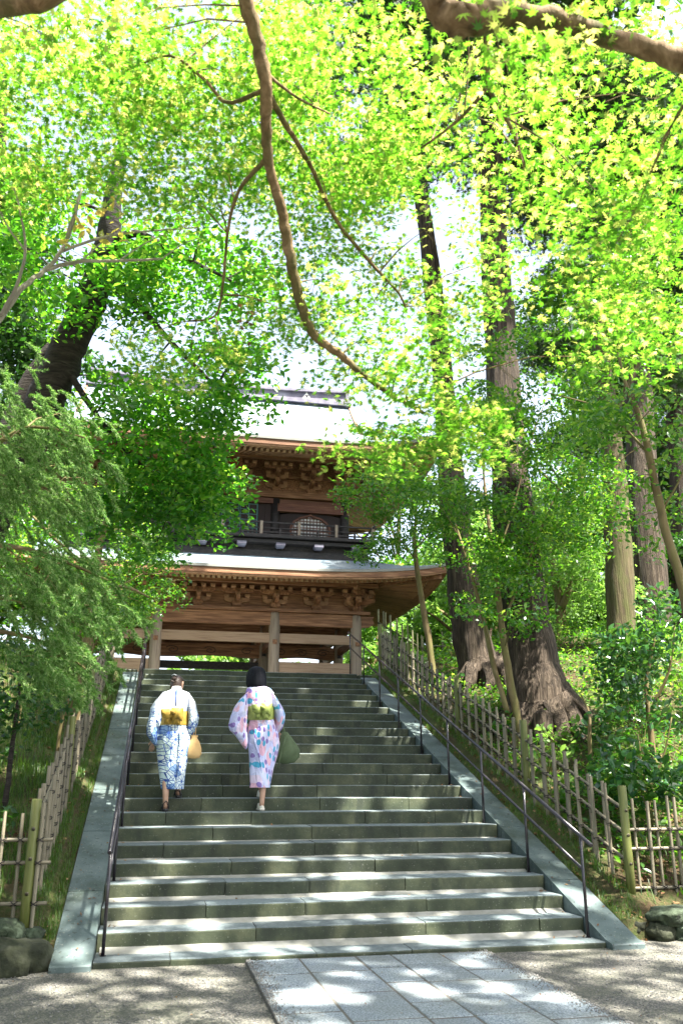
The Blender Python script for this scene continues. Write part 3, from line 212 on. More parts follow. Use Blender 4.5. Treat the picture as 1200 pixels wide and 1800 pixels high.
BR['broad']=[[(-4.874,2.822,1.728,0.300),(-4.578,2.702,2.887,0.280),(-4.160,2.346,4.135,0.255),(-3.781,1.935,5.028,0.235),(-3.471,1.605,5.722,0.225),(-3.277,1.333,6.128,0.210),(-3.067,1.013,6.574,0.190),(-2.888,0.706,6.934,0.170),(-2.810,0.503,7.261,0.150),(-2.788,0.301,7.725,0.100),(-2.735,0.161,8.239,0.060),(-2.684,0.040,8.696,0.030)],
 [(-4.061,2.076,4.770,0.160),(-3.769,1.849,5.804,0.140),(-3.553,1.671,6.270,0.125),(-3.265,1.433,6.598,0.110),(-2.993,0.973,6.860,0.100)],
 [(-2.810,0.503,7.261,0.060),(-2.494,0.266,7.292,0.045),(-2.109,0.272,7.130,0.035),(-1.721,0.349,7.012,0.022),(-1.324,0.414,6.882,0.012)],
 [(-2.831,0.639,7.049,0.050),(-2.522,0.636,6.715,0.040),(-2.049,0.790,6.274,0.030),(-1.640,0.858,5.916,0.020),(-1.223,0.992,5.586,0.010)],
 [(-3.245,1.335,6.133,0.045),(-2.974,1.249,5.680,0.035),(-2.552,1.286,5.163,0.026),(-2.011,1.355,4.741,0.016),(-1.476,1.418,4.520,0.008)]]
BR['barebranch']=[[(-3.458,-3.239,3.566,0.030),(-3.196,-3.209,3.906,0.026),(-3.035,-3.195,4.173,0.020),(-2.910,-3.272,4.354,0.017),(-2.797,-3.232,4.517,0.014),(-2.699,-3.292,4.636,0.012),(-2.665,-3.285,4.815,0.015),(-2.614,-3.344,5.080,0.010)],
 [(-2.797,-3.232,4.517,0.014),(-2.595,-3.250,4.595,0.012),(-2.353,-3.251,4.637,0.010),(-2.087,-3.263,4.679,0.007)],
 [(-2.699,-3.292,4.636,0.011),(-2.429,-3.334,4.751,0.008),(-2.150,-3.359,4.817,0.006),(-1.865,-3.386,4.862,0.004)],
 [(-3.035,-3.195,4.173,0.012),(-2.925,-3.369,4.312,0.010),(-2.882,-3.470,4.490,0.008),(-2.916,-3.600,4.671,0.006),(-2.948,-3.677,4.768,0.004)],
 [(-2.882,-3.470,4.490,0.006),(-2.977,-3.550,4.579,0.005),(-3.054,-3.648,4.693,0.004)],
 [(-2.595,-3.250,4.595,0.006),(-2.479,-3.305,4.701,0.005),(-2.295,-3.405,4.870,0.003)],
 [(-2.087,-3.263,4.679,0.005),(-1.966,-3.318,4.766,0.004),(-1.825,-3.359,4.823,0.003)],
 [(-2.353,-3.251,4.637,0.005),(-2.182,-3.318,4.756,0.004),(-1.938,-3.391,4.869,0.002)]]
BR['lefttree']=[[(-3.091,3.751,1.765,0.030),(-3.021,3.723,2.409,0.026),(-2.965,3.692,2.775,0.022),(-2.928,3.637,3.218,0.015)],
 [(-3.146,3.650,1.347,0.026),(-3.142,3.635,2.042,0.022),(-3.036,3.594,2.688,0.018),(-3.098,3.523,3.195,0.012)],
 [(-3.004,3.559,1.760,0.022),(-2.916,3.534,2.359,0.024),(-2.878,3.500,2.755,0.018),(-2.804,3.448,3.193,0.010)]]
BR['leftmid']=[[(-3.100,6.163,3.145,0.090),(-3.094,5.994,4.220,0.080),(-3.023,5.792,5.124,0.060),(-2.847,5.592,5.853,0.040)],
 [(-3.094,5.994,4.220,0.040),(-2.657,5.767,4.472,0.030),(-2.175,5.522,4.256,0.015)],
 [(-3.081,5.899,4.671,0.040),(-3.686,5.715,5.161,0.030),(-4.140,5.538,5.556,0.015)]]
BR['conifer']=[[(-3.783,-0.836,1.972,0.130),(-3.812,-1.007,3.067,0.120),(-3.813,-1.168,3.979,0.100),(-3.811,-1.350,4.917,0.070),(-3.804,-1.503,5.800,0.030)],
 [(-3.819,-1.079,3.715,0.035),(-3.382,-1.391,3.977,0.025),(-3.025,-1.597,4.119,0.016),(-2.628,-1.622,4.045,0.006)],
 [(-3.820,-1.025,3.538,0.030),(-3.365,-1.283,3.678,0.022),(-3.002,-1.437,3.699,0.014),(-2.593,-1.425,3.494,0.006)],
 [(-3.792,-1.002,3.070,0.035),(-3.337,-1.151,3.244,0.026),(-2.868,-1.361,3.145,0.018),(-2.378,-1.371,2.960,0.006)],
 [(-3.782,-0.928,2.716,0.030),(-3.306,-1.055,2.849,0.020),(-2.838,-1.267,2.735,0.014),(-2.390,-1.289,2.524,0.006)],
 [(-3.765,-0.895,2.541,0.030),(-3.184,-1.087,2.574,0.020),(-2.774,-1.213,2.457,0.012),(-2.491,-1.362,2.270,0.005)]]
BR['leftback']=[[(-5.686,9.667,6.738,0.200),(-5.698,8.864,8.922,0.180),(-5.655,7.834,10.945,0.150),(-5.660,7.036,13.036,0.100),(-5.629,6.224,14.801,0.050)]]
BR['leftlow']=[[(-3.543,2.588,1.729,0.030),(-3.533,2.564,2.238,0.020),(-3.525,2.505,2.824,0.010)]]
BR['cedarA']=[[(4.311,5.325,2.068,0.660),(4.275,5.410,2.677,0.520),(4.241,5.539,3.547,0.450),(4.243,5.656,4.665,0.400),(4.245,5.780,5.853,0.370),(4.262,5.914,7.350,0.335),(4.301,6.070,9.219,0.300),(4.320,6.089,10.636,0.285),(4.325,6.111,12.268,0.270),(4.416,6.080,15.474,0.250),(4.479,6.092,17.735,0.220),(4.599,6.134,21.496,0.160)]]
BR['cedarB']=[[(4.432,8.051,2.845,0.580),(4.355,8.216,3.584,0.420),(4.215,8.337,4.521,0.340),(4.128,8.465,5.995,0.310),(4.086,8.624,7.313,0.290),(4.014,8.662,9.488,0.250),(3.960,8.870,11.774,0.220),(3.827,8.934,13.991,0.200),(3.688,8.984,15.666,0.190),(3.564,9.087,18.939,0.170),(3.468,8.906,21.624,0.140),(3.436,8.982,24.180,0.100)]]
BR['cedarD']=[[(10.600,11.925,5.225,0.500),(10.644,11.836,6.578,0.460),(10.751,11.913,8.511,0.420),(11.026,11.991,11.982,0.370),(11.222,11.969,15.739,0.320),(11.263,11.683,19.628,0.280),(11.480,11.663,24.128,0.200)]]
BR['cedarE']=[[(13.069,13.832,5.795,0.500),(13.266,13.662,10.126,0.420),(13.533,13.591,13.951,0.380),(13.836,13.330,19.106,0.300),(14.078,12.852,25.866,0.200)]]
BR['beech']=[[(7.098,7.634,3.157,0.440),(7.153,7.650,3.701,0.320),(7.250,7.643,4.747,0.290),(7.371,7.672,6.215,0.280),(7.432,7.655,7.878,0.250),(7.469,7.687,9.656,0.200),(7.531,7.833,11.168,0.160),(7.612,7.887,13.029,0.100)],
 [(7.477,7.703,9.110,0.100),(8.084,7.302,10.374,0.070),(8.751,7.124,12.093,0.030)]]
BR['thin']=[[(3.896,0.299,1.191,0.090),(4.031,0.528,2.328,0.075),(4.097,0.741,3.644,0.060),(3.980,0.754,4.311,0.054),(3.888,0.737,4.882,0.050),(3.799,0.680,5.455,0.042),(3.699,0.660,5.899,0.034),(3.606,0.683,6.214,0.024),(3.505,0.628,6.655,0.014)],
 [(3.836,0.717,5.320,0.020),(3.621,0.813,5.686,0.015),(3.334,0.943,6.030,0.011),(2.781,1.224,6.307,0.006)],
 [(3.951,0.795,4.611,0.018),(4.092,0.586,4.919,0.012),(4.244,0.438,5.321,0.008)]]
BR['pale']=[[(7.302,10.505,3.937,0.160),(7.261,10.380,4.851,0.130),(7.292,10.421,5.679,0.110),(7.283,10.586,6.417,0.080),(7.358,10.765,7.634,0.050)],
 [(7.256,10.278,5.374,0.090),(7.518,10.215,6.061,0.070),(7.515,10.391,7.097,0.050),(7.735,10.302,8.406,0.030)]]
BR['young']=[[(3.417,8.264,3.287,0.075),(3.308,8.270,4.246,0.068),(3.210,8.274,4.940,0.060),(3.113,8.246,5.644,0.052),(3.085,8.301,6.265,0.040),(3.145,8.267,7.006,0.020)],
 [(3.111,8.304,5.839,0.020),(2.617,8.283,6.417,0.014),(2.023,8.328,6.764,0.008)],
 [(3.089,8.248,6.067,0.020),(3.538,8.056,6.592,0.014),(3.842,7.804,7.030,0.008)]]
BR['under']=[[(3.587,4.653,2.212,0.070),(3.546,4.810,3.060,0.062),(3.513,4.928,3.811,0.055),(3.483,4.975,4.680,0.045),(3.412,4.978,5.570,0.035),(3.406,5.095,6.540,0.020),(3.411,5.097,7.623,0.010)],
 [(3.434,4.700,2.473,0.050),(3.334,4.967,3.347,0.045),(3.255,5.014,3.911,0.040),(3.063,5.090,4.882,0.030),(2.931,5.330,5.746,0.016)],
 [(3.495,4.919,3.903,0.025),(3.814,4.732,4.640,0.020),(4.154,4.561,5.495,0.015),(4.560,4.397,6.378,0.008)],
 [(3.442,4.945,4.866,0.020),(3.818,4.762,6.039,0.016),(4.076,4.598,7.041,0.012),(4.419,4.509,7.897,0.006)]]
BR['camellia']=[[(4.885,3.078,2.336,0.040),(4.873,3.037,2.808,0.030),(4.985,2.873,3.438,0.015)],
 [(4.887,3.073,2.375,0.030),(5.137,2.854,2.954,0.020),(5.212,2.700,3.581,0.010)]]
# ------------------------------------------------------------ setting: ground, terrain, path
M={}
def gravel_mat():
    m,nt,b=base('gravel',.85,.3); co=coord(nt,'World')
    v=nt.nodes.new('ShaderNodeTexVoronoi'); v.inputs['Scale'].default_value=85; nt.links.new(co,v.inputs['Vector'])
    c1=ramp(nt,v.outputs['Color'],[(.1,(.045,.05,.05)),(.5,(.105,.10,.088)),(.95,(.27,.25,.205))])
    n=noise(nt,co,1.6,4); c=mixc(nt,ramp(nt,n,[(.42,(0,0,0)),(.7,(.6,.6,.6))]),c1,(.085,.09,.06))
    nt.links.new(c,b.inputs['Base Color']); bump(nt,b,mth(nt,'SUBTRACT',1.0,v.outputs['Distance']),.006,1)
    return m
def granite(name,lo,hi,sp=(.06,.07,.08)):
    m,nt,b=base(name,.6,.4); co=coord(nt,'World'); orr=objrand(nt)
    n=noise(nt,co,70,3,.7); n2=noise(nt,co,2.2,4)
    c=ramp(nt,n,[(.36,sp),(.47,lo),(.62,hi)]); c=mixc(nt,ramp(nt,n2,[(.4,(0,0,0)),(.72,(.6,.6,.6))]),c,(.17,.18,.15))
    k=mth(nt,'MULTIPLY_ADD',orr,.3); nt.nodes[-1].inputs[2].default_value=.85
    g=nt.nodes.new('ShaderNodeVectorMath'); g.operation='SCALE'; nt.links.new(c,g.inputs[0]); nt.links.new(k,g.inputs['Scale']); nt.links.new(g.outputs[0],b.inputs['Base Color'])
    bump(nt,b,n,.004,.8); return m
def step_mat():
    """dark volcanic stone: swept grey treads, algae and moss on the risers, pale lime along some edges"""
    m,nt,b=base('mossy_stone',.62,.4); co=coord(nt,'World'); orr=objrand(nt)
    g=nt.nodes.new('ShaderNodeNewGeometry'); sp=nt.nodes.new('ShaderNodeSeparateXYZ'); nt.links.new(g.outputs['True Normal'],sp.inputs[0])
    n=noise(nt,co,3.0,6,.6); n2=noise(nt,co,28,5,.65); n3=noise(nt,coord(nt,'World',(1,1,.25)),5,5,.6)
    riser=ramp(nt,n,[(.3,(.015,.021,.010)),(.5,(.036,.046,.024)),(.72,(.085,.092,.048))])
    riser=mixc(nt,ramp(nt,n3,[(.52,(0,0,0)),(.66,(.8,.8,.8))]),riser,(.016,.022,.014))
    tread=ramp(nt,n2,[(.3,(.075,.10,.105)),(.55,(.14,.17,.175)),(.75,(.23,.255,.25))])
    up=ramp(nt,sp.outputs['Z'],[(.35,(0,0,0)),(.75,(1,1,1))])
    c=mixc(nt,up,riser,tread); c=mixc(nt,ramp(nt,noise(nt,co,60,2),[(.66,(0,0,0)),(.74,(.5,.5,.5))]),c,(.30,.31,.26))
    k=mth(nt,'MULTIPLY_ADD',orr,.4); nt.nodes[-1].inputs[2].default_value=.8
    s=nt.nodes.new('ShaderNodeVectorMath'); s.operation='SCALE'; nt.links.new(c,s.inputs[0]); nt.links.new(k,s.inputs['Scale']); nt.links.new(s.outputs[0],b.inputs['Base Color'])
    bump(nt,b,n2,.006,.6); return m
M['gravel']=gravel_mat(); M['path']=granite('path_granite',(.17,.205,.235),(.36,.40,.42)); M['step']=step_mat()
M['curb']=grain('curb_stone',(.045,.068,.066),(.09,.122,.12),(1,1,1),2.5,.6,.004,'World',(.14,.175,.17),.15,8)
M['sand']=grain('sandy_joint',(.13,.12,.10),(.08,.075,.065),(1,1,1),12,.95,.003,'World')
def stain(m):
    # damp streaks, lichen freckles and a green bloom over the sloping slabs
    nt=m.node_tree; b=nt.nodes['Principled BSDF']; l=b.inputs['Base Color'].links[0].from_socket; co=coord(nt,'World')
    c=mixc(nt,ramp(nt,noise(nt,co,1.7,6,.65),[(.48,(0,0,0)),(.66,(.75,.75,.75))]),l,(.035,.05,.032)); c=mixc(nt,ramp(nt,noise(nt,co,38,3,.6),[(.62,(0,0,0)),(.68,(.7,.7,.7))]),c,(.22,.24,.21)); c=mixc(nt,ramp(nt,noise(nt,co,24,2,.5),[(.30,(.8,.8,.8)),(.36,(0,0,0))]),c,(.03,.035,.03))
    nt.links.new(c,b.inputs['Base Color'])
stain(M['curb'])
M['mortar']=grain('mortar',(.30,.30,.27),(.20,.20,.17),(1,1,1),9,.9,.003,'World')
def soil_mat():
    m,nt,b=base('forest_soil',.95,.2); co=coord(nt,'World'); n=noise(nt,co,1.3,6,.6); n2=noise(nt,co,22,5,.7)
    c=ramp(nt,n,[(.35,(.07,.045,.025)),(.52,(.055,.075,.022)),(.7,(.10,.15,.035))]); c=mixc(nt,ramp(nt,n2,[(.45,(0,0,0)),(.7,(.8,.8,.8))]),c,(.13,.085,.05))
    nt.links.new(c,b.inputs['Base Color']); bump(nt,b,n2,.05,1); return m
M['soil']=soil_mat()
g=struct(MB().add([(-400,-400,-.04),(400,-400,-.04),(400,400,-.04),(-400,400,-.04)],[(0,1,2,3)]).build('gravel_ground',M['gravel']))
xs=np.unique(np.concatenate([np.arange(-10,12,.22),np.linspace(-160,-10,26),np.linspace(12,170,28),[-2.681,-2.679,2.679,2.681]]))
ys=np.unique(np.concatenate([[.325,.335],np.arange(.4,16,.25),np.linspace(16,100,60),[10.895,10.905]]))
X,Y=np.meshgrid(xs,ys); Z=ground(X,Y); V=np.stack([X.ravel(),Y.ravel(),Z.ravel()],1)
nx=len(xs); I=(np.arange(len(ys)-1)[:,None]*nx+np.arange(nx-1)[None,:]).ravel(); F=np.stack([I,I+1,I+1+nx,I+nx],1)
t=struct(link('hillside',npmesh('hillside',V,F,M['soil']))); t.data.polygons.foreach_set('use_smooth',[True]*len(t.data.polygons))
# stone terrace in front of the gate
struct(MB().box(-9,9,10.82,30,3.4,3.722).build('terrace',M['mortar']))
# granite path
def rounded_block(x0,x1,y0,y1,z0,z1,c=.008):
    mb=MB(); a=[(x0,y0),(x1,y0),(x1,y1),(x0,y1)]; i=[(x0+c,y0+c),(x1-c,y0+c),(x1-c,y1-c),(x0+c,y1-c)]
    v=[(x,y,z0) for x,y in a]+[(x,y,z1-c) for x,y in a]+[(x,y,z1) for x,y in i]
    f=[(3,2,1,0)]+[(k,(k+1)%4,(k+1)%4+4,k+4) for k in range(4)]+[(k+4,(k+1)%4+4,(k+1)%4+8,k+8) for k in range(4)]+[(8,9,10,11)]
    return mb.add(v,f)
path=struct(MB().box(-1.06,1.12,-16,-.03,-.06,-.0155).build('stone_path',M['sand']))
cx=[-1.065,-.60,-.10,.22,.66,1.12]
for c in range(5):
    y=-.045-random.uniform(0,.2)*(c%2); first=True
    while y>-14:
        L=random.uniform(.42,.78)*(1.0 if c!=2 else .9)
        y1=-.045 if first else y; y0=y-L; first=False
        dz=random.uniform(-.003,.003)
        rounded_block(cx[c]+.009,cx[c+1]-.009,y0+.016,y1-.016,-.05,-.012+dz,.004).build('paving_stone',M['path'],path)
        y=y0
# staircase: every block of every step
st=struct(MB().add([(-2.3,.1,-.06),(2.3,.1,-.06),(2.3,10.6,3.55),(-2.3,10.6,3.55)],[(0,1,2,3)]).build('staircase',M['mortar']))
T=.4333; RS=.155; Z1=.0151
def step_block(x0,x1,y0,y1,z0,z1):
    c=.016; prof=[(y0,z0),(y0,z1-c),(y0+.004,z1-c*.35),(y0+c*.9,z1),(y1,z1),(y1,z0)]
    # worn edge: the profile wavers along the block
    n=max(2,int((x1-x0)/.22)); m=len(prof); v=[]; f=[]
    for i in range(n+1):
        x=x0+(x1-x0)*i/n; jy=random.uniform(-.004,.004); jz=random.uniform(-.0035,.002)
        for q,(y,z) in enumerate(prof): v.append((x,y+jy*(q<4),z+jz*(1<=q<=3)*(1 if q<3 else .7)))
    for i in range(n):
        for q in range(m): f.append((i*m+q,i*m+(q+1)%m,(i+1)*m+(q+1)%m,(i+1)*m+q))
    f+=[tuple(range(m)),tuple(range((n+1)*m-1,n*m-1,-1))]
    return MB().add(v,f)
for k in range(25):
    y0=k*T; z1=Z1+k*RS; z0=z1-RS-.02 if k else -.08
    x=-2.33; xs_=[x]
    while x<1.9:
        x+=random.uniform(.85,1.75) if xs_!=[-2.33] else random.uniform(.5,1.5)
        if x<1.95: xs_.append(x)
    xs_.append(2.33)
    for a,b_ in zip(xs_[:-1],xs_[1:]):
        j=random.uniform(-.006,.006)
        step_block(a+.0035,b_-.0035,y0+j,y0+T+.05,z0,z1+random.uniform(-.003,.003)).build('step_stone',M['step'],st)
for a,b_ in ((-4.2,-3.1),(-3.1,-2.4),(2.4,3.4)):
    step_block(a+.004,b_-.004,24*T+.12,24*T+.6,3.4,3.733).build('step_stone',M['step'],st)
# sloping side slabs
def curb(sx,name):
    root=struct(MB().prism([(.2,-.05),(10.1,3.52),(10.3,3.0),(.6,-.2)],'x',min(sx*2.40,sx*2.60),max(sx*2.40,sx*2.60)).build(name,M['mortar']))
    x0,x1=sorted((sx*2.336,sx*2.668))
    ed=[-.115,1.15,2.5,3.75,5.05,6.3,7.65,8.9,10.12]
    for i in range(len(ed)-1):
        a,b_=ed[i]+.008,ed[i+1]-.008
        zt=lambda y:.032+.3555*y
        if i==0: poly=[(a,-.06),(a,.0),(a+.012,.012),(.02,.03),(b_,zt(b_)),(b_,zt(b_)-.5),(.9,-.06)]
        else: poly=[(a,zt(a)-.5),(a,zt(a)),(b_,zt(b_)),(b_,zt(b_)-.5)]
        MB().prism(poly,'x',x0,x1).build('slab',M['curb'],root)
curb(-1,'left_stair_border'); curb(1,'right_stair_border')
# handrails
M['railpaint']=grain('brown_rail_paint',(.012,.009,.013),(.022,.016,.021),(1,1,1),14,.27,.0006,spec=.7,var=0)
def handrail(x,label):
    root=thing('handrail',label,'handrail',(x,.25,Z1),group='handrails up both sides of the stairs')
    def L(p): return (p[0]-x,p[1]-.25,p[2]-Z1)
    zt=lambda y:.85+.3535*y; zl=lambda y:.538+.3535*y
    def rail(nm,f,y0,y1,r):
        pts=[(0,y-.25,f(y)-Z1,r) for y in (y0,y0+.002,y1-.002,y1)]; pts[0]=(*pts[0][:3],r*.7); pts[-1]=(*pts[-1][:3],r*.7)
        MB().tube(pts,14).build(nm,M['railpaint'],root,True)
    rail('top_rail',zt,.03,11.1,.019); rail('lower_rail',zl,.262,10.87,.0145)
    for i in range(9):
        y=.25+1.327*i; k=int(y/T); zb=Z1+k*RS if y<10.8 else 3.722
        me=MB().tube([(0,0,0,.0155),(0,0,zt(y)-zb,.0155)],12)
        o=me.build('post',M['railpaint'],root,True); o.location=(0,y-.25,zb-Z1)
        fl=MB().tube([(0,0,0,.028),(0,0,.006,.028)],12).build('flange',M['railpaint'],o); 
handrail(2.275,'brown metal handrail on the right side of the stairs, next to the tall cedars')
handrail(-2.262,'brown metal handrail on the left side of the stairs, nearest the drooping conifer')
# ------------------------------------------------------------ bamboo fences
M['bamboo']=grain('weathered_bamboo',(.07,.062,.042),(.17,.148,.10),(3,3,.6),5,.5,.002,c3=(.31,.275,.20),var=.6)
M['bamboo_old']=grain('mossy_bamboo',(.05,.055,.03),(.12,.12,.06),(3,3,.6),5,.6,.002,c3=(.2,.18,.1),var=.5)
M['greenpost']=grain('green_stained_post',(.07,.085,.018),(.12,.135,.03),(4,4,.35),6,.55,.003,c3=(.17,.17,.06),var=.3)
M['twine']=grain('black_palm_twine',(.012,.01,.01),(.03,.026,.024),(1,1,1),40,.9,.001)
def pole_mesh(name,mat,seed,n=7):
    r=random.Random(seed); pts=[]; z=0; pts.append((0,0,0,1)); nodes=[]
    z=r.uniform(.08,.2)
    while z<.97: nodes.append(z); z+=r.uniform(.17,.27)
    for q in nodes: pts+=[(0,0,q-.006,.97),(0,0,q,1.16),(0,0,q+.006,.97)]
    pts+=[(0,0,.999,.93),(0,0,1,.7),(0,0,.99,.62)]
    return MB().tube([(x,y,z,w) for x,y,z,w in pts],n).mesh(name,mat,True)
POLES={m:[pole_mesh('bamboo_pole',M[m],s) for s in range(4)] for m in ('bamboo','bamboo_old')}
def pole(root,a,b,r,mat='bamboo',name='bamboo_pole'):
    a=Vector(a); b=Vector(b); d=b-a
    o=link(name,random.choice(POLES[mat]),root,a,d.to_track_quat('Z','Y').to_euler(),(r,r,d.length)); return o
def ties(mb,p,r,d):
    """a few turns of twine round a crossing"""
    for k in (-1,1):
        q=Vector((0,0,k)); a=Vector(d)*1+Vector((0,0,.6*k)); a.normalize()
        pts=[]; s=Vector((0,-1,0)) if abs(d[1])<.5 else Vector((1,0,0))
        u=a; w=s
        ring=[Vector(p)+u*(r*1.25*math.cos(t))+w*(r*1.5*math.sin(t)) for t in np.linspace(0,2*math.pi,7)]
        mb.tube([(*c,.005) for c in ring],4,False)
def slope_fence(label,x,y0,y1,side,mat='bamboo',sp=.15):
    root=thing('bamboo_fence',label,'fence',(x,y0,gz(x,y0)),group='bamboo fences climbing beside the stairs')
    o=Vector(root.location); f=lambda y:.3565*y+.15; top=lambda y:1.10+.345*y
    mb=MB(); y=y0+.12; i=0; rails=(.30,.62,.9)
    while y<y1-.05:
        s=(-1)**i*.03*side; zb=f(y)-.12; zt=top(y)+random.uniform(-.05,.05); r=random.uniform(.018,.026)
        lean=random.uniform(-.018,.018)
        pole(root,Vector((x+s,y,zb))-o,Vector((x+s+lean,y+random.uniform(-.02,.02),zt))-o,r,mat)
        for h in rails: 
            z=f(y)+h*(top(y)-f(y))*.93; ties(mb,Vector((x+s*.5,y,z))-o,.03,(0,1,.35))
        y+=sp*random.uniform(.8,1.2); i+=1
    for h in rails:
        yy=y0
        while yy<y1:
            ye=min(yy+3.4,y1); za=f(yy)+h*(top(yy)-f(yy))*.93; ze=f(ye)+h*(top(ye)-f(ye))*.93
            pole(root,Vector((x,yy-.05,za))-o,Vector((x,ye+.05,ze))-o,.017,mat,'rail'); yy=ye
    stuff(mb.build('twine_ties',M['twine'],root))
    for k,y in enumerate((y0,(y0+y1)*.27,(y0+y1)*.5,(y0+y1)*.75,y1)):
        r=.046; pts=[(0,0,0,r),(0,0,.5,r*1.0),(0,0,top(y)+.09-f(y)+.2,r*.97),(0,0,top(y)+.1-f(y)+.2,r*.8)]
        q=MB().tube(pts,12).build('post',M['greenpost'],root,True); q.location=Vector((x,y,f(y)-.2))-o
def flat_fence(label,a,b,zb,zt,rails,sp,mat='bamboo',r=.018,group=None,posts=()):
    a=Vector((*a,zb)); b=Vector((*b,zb)); L=(b-a).length; d=(b-a)/L
    root=thing('bamboo_fence',label,'fence',a,group=group); mb=MB(); n=Vector((-d.y,d.x,0)); i=0; t=sp*.5
    while t<L:
        s=n*((-1)**i*.025); p=d*t+s
        pole(root,p-Vector((0,0,.05)),p+Vector((random.uniform(-.015,.015),0,zt-zb+random.uniform(-.04,.04))),r*random.uniform(.85,1.15),mat)
        for h in rails: ties(mb,p*1-s*.5+Vector((0,0,h-zb)),.028,tuple(d))
        t+=sp*random.uniform(.85,1.15); i+=1
    for h in rails: pole(root,Vector((0,0,h-zb))-d*.03,d*L+Vector((0,0,h-zb+random.uniform(-.015,.015))),.017,mat,'rail')
    stuff(mb.build('twine_ties',M['twine'],root))
    for t in posts:
        MB().tube([(0,0,0,.045),(0,0,zt-zb+.08,.044),(0,0,zt-zb+.09,.035)],12).build('post',M['greenpost'],root,True).location=d*t
    return root
slope_fence('grey bamboo fence climbing along the right side of the stairs, in front of the cedars',2.985,.62,10.84,1)
slope_fence('grey bamboo fence climbing along the left side of the stairs, seen nearly edge-on',-2.94,.30,10.6,-1)
flat_fence('short level bamboo fence at the lower right corner, above mossy boulders',(3.03,.6),(6.5,.75),.2,1.27,(.40,.78,.97),.13,group='low level bamboo fences facing the path',posts=(3.3,))
flat_fence('short level bamboo fence at the lower left corner, before the dark grass bank',(-2.80,.30),(-6.5,.45),.2,1.22,(.44,.77,.96),.155,group='low level bamboo fences facing the path',posts=(3.4,))
flat_fence('dark thin-slatted bamboo fence on the terrace behind the cedars, right of the gate',(2.95,10.9),(5.5,15.2),3.76,5.35,(4.6,5.0),.28,'bamboo_old',.02)
flat_fence('dark level bamboo fence running far behind the mossy trunk and cedars',(5.5,15.3),(13.5,15.8),4.3,5.65,(4.75,5.2),.3,'bamboo_old',.022)
flat_fence('pale bamboo lattice fence high on the left, half hidden by the conifer',(-4.2,14),(-9.0,14.1),3.74,5.0,(4.15,4.5,4.8),.27,'bamboo',.02)
# ------------------------------------------------------------ boulders holding the banks
M['rock']=grain('mossy_rock',(.008,.010,.006),(.022,.026,.011),(1,1,1),5,.85,.03,'World',c3=(.06,.062,.042),var=.4)
M['rock2']=grain('lichen_rock',(.014,.017,.013),(.035,.05,.026),(1,1,1),9,.85,.03,'World',c3=(.10,.13,.085),var=.3)
def boulder(name,loc,size,seed,mat,parent):
    bm=bmesh.new(); bmesh.ops.create_icosphere(bm,subdivisions=4,radius=1); r=random.Random(seed)
    from mathutils import noise as nz
    off=Vector((r.random()*50,r.random()*50,r.random()*50))
    for v in bm.verts:
        d=v.co.copy(); v.co=Vector([math.copysign(abs(c)**.75,c) for c in d])*(1+.26*nz.noise(d*1.3+off)-.16*abs(nz.noise(d*2.6+off))+.07*nz.noise(d*6+off)+.03*nz.noise(d*14+off))
    me=bpy.data.meshes.new(name); bm.to_mesh(me); bm.free(); me.materials.append(mat); me.polygons.foreach_set('use_smooth',[True]*len(me.polygons))
    return link(name,me,parent,loc,(0,0,r.uniform(-.3,.3)),size)
def bank(label,items,base_):
    root=thing('rock_wall',label,'rock wall',base_,group='low rock walls at the foot of the banks')
    for i,(x,y,z,a,b_,c,m) in enumerate(items): boulder('boulder',(x-base_[0],y-base_[1],z-base_[2]),(a,b_,c),i*7+int(x*10),M[m],root)
bank('low wall of mossy grey boulders under the right bamboo fence, beside the stair border',[(3.28,.36,.17,.30,.2,.10,'rock2'),(3.85,.36,.18,.32,.22,.11,'rock'),(4.5,.4,.2,.36,.2,.13,'rock2'),(3.08,.3,.03,.13,.14,.10,'rock'),(3.5,.3,.0,.3,.2,.11,'rock2'),(4.15,.3,.0,.36,.2,.12,'rock'),(2.9,.42,.08,.1,.1,.08,'rock'),(5.2,.4,.1,.4,.25,.2,'rock')],(3.0,.3,-.04))
bank('low wall of big dark boulders under the left bamboo fence, beside the stair border',[(-3.02,.05,.03,.34,.26,.20,'rock'),(-2.86,.28,.2,.1,.1,.06,'rock2'),(-3.15,.2,.24,.24,.2,.1,'rock2'),(-3.85,.15,.08,.42,.26,.24,'rock'),(-4.7,.2,.1,.45,.26,.24,'rock'),(-5.5,.2,.1,.4,.26,.22,'rock')],(-3.0,.2,-.04))
# ------------------------------------------------------------ temple gate
def under(o,root):
    o.parent=root; o.matrix_parent_inverse=Matrix.Translation(-Vector(root.location)); return o
WD=(1,.25,1)
M['wood']=grain('warm_cedar_wood',(.09,.040,.019),(.205,.095,.044),(6,.5,6),3,.65,.006,'Object',(.34,.18,.09),.3)
M['woodx']=grain('warm_cedar_beam',(.09,.039,.018),(.20,.094,.044),(.45,5,7),3,.65,.006,'Object',(.37,.20,.105),.25)
M['pillar']=grain('weathered_pillar',(.14,.105,.08),(.27,.215,.165),(6,6,.35),3,.75,.008,'Object',(.30,.25,.20),.2)
M['greybeam']=grain('weathered_grey_beam',(.17,.105,.065),(.30,.205,.135),(.4,6,7),3,.75,.008,'Object',(.32,.23,.16),.2)
M['rafter']=grain('rafter_wood',(.19,.095,.045),(.34,.185,.10),(2,2,2),3,.65,.004,'Object',(.38,.21,.11),.35)
M['endgrain']=grain('pale_end_grain',(.42,.28,.17),(.55,.40,.26),(1,1,1),9,.8,.002)
M['dark']=grain('dark_weathered_wood',(.009,.008,.009),(.022,.018,.018),(2,2,4),4,.6,.004,'Object',(.045,.036,.034),.4)
M['darkred']=grain('dark_red_brown_wood',(.07,.025,.016),(.14,.055,.034),(.5,5,6),3,.6,.005,'Object',(.20,.09,.055),.3)
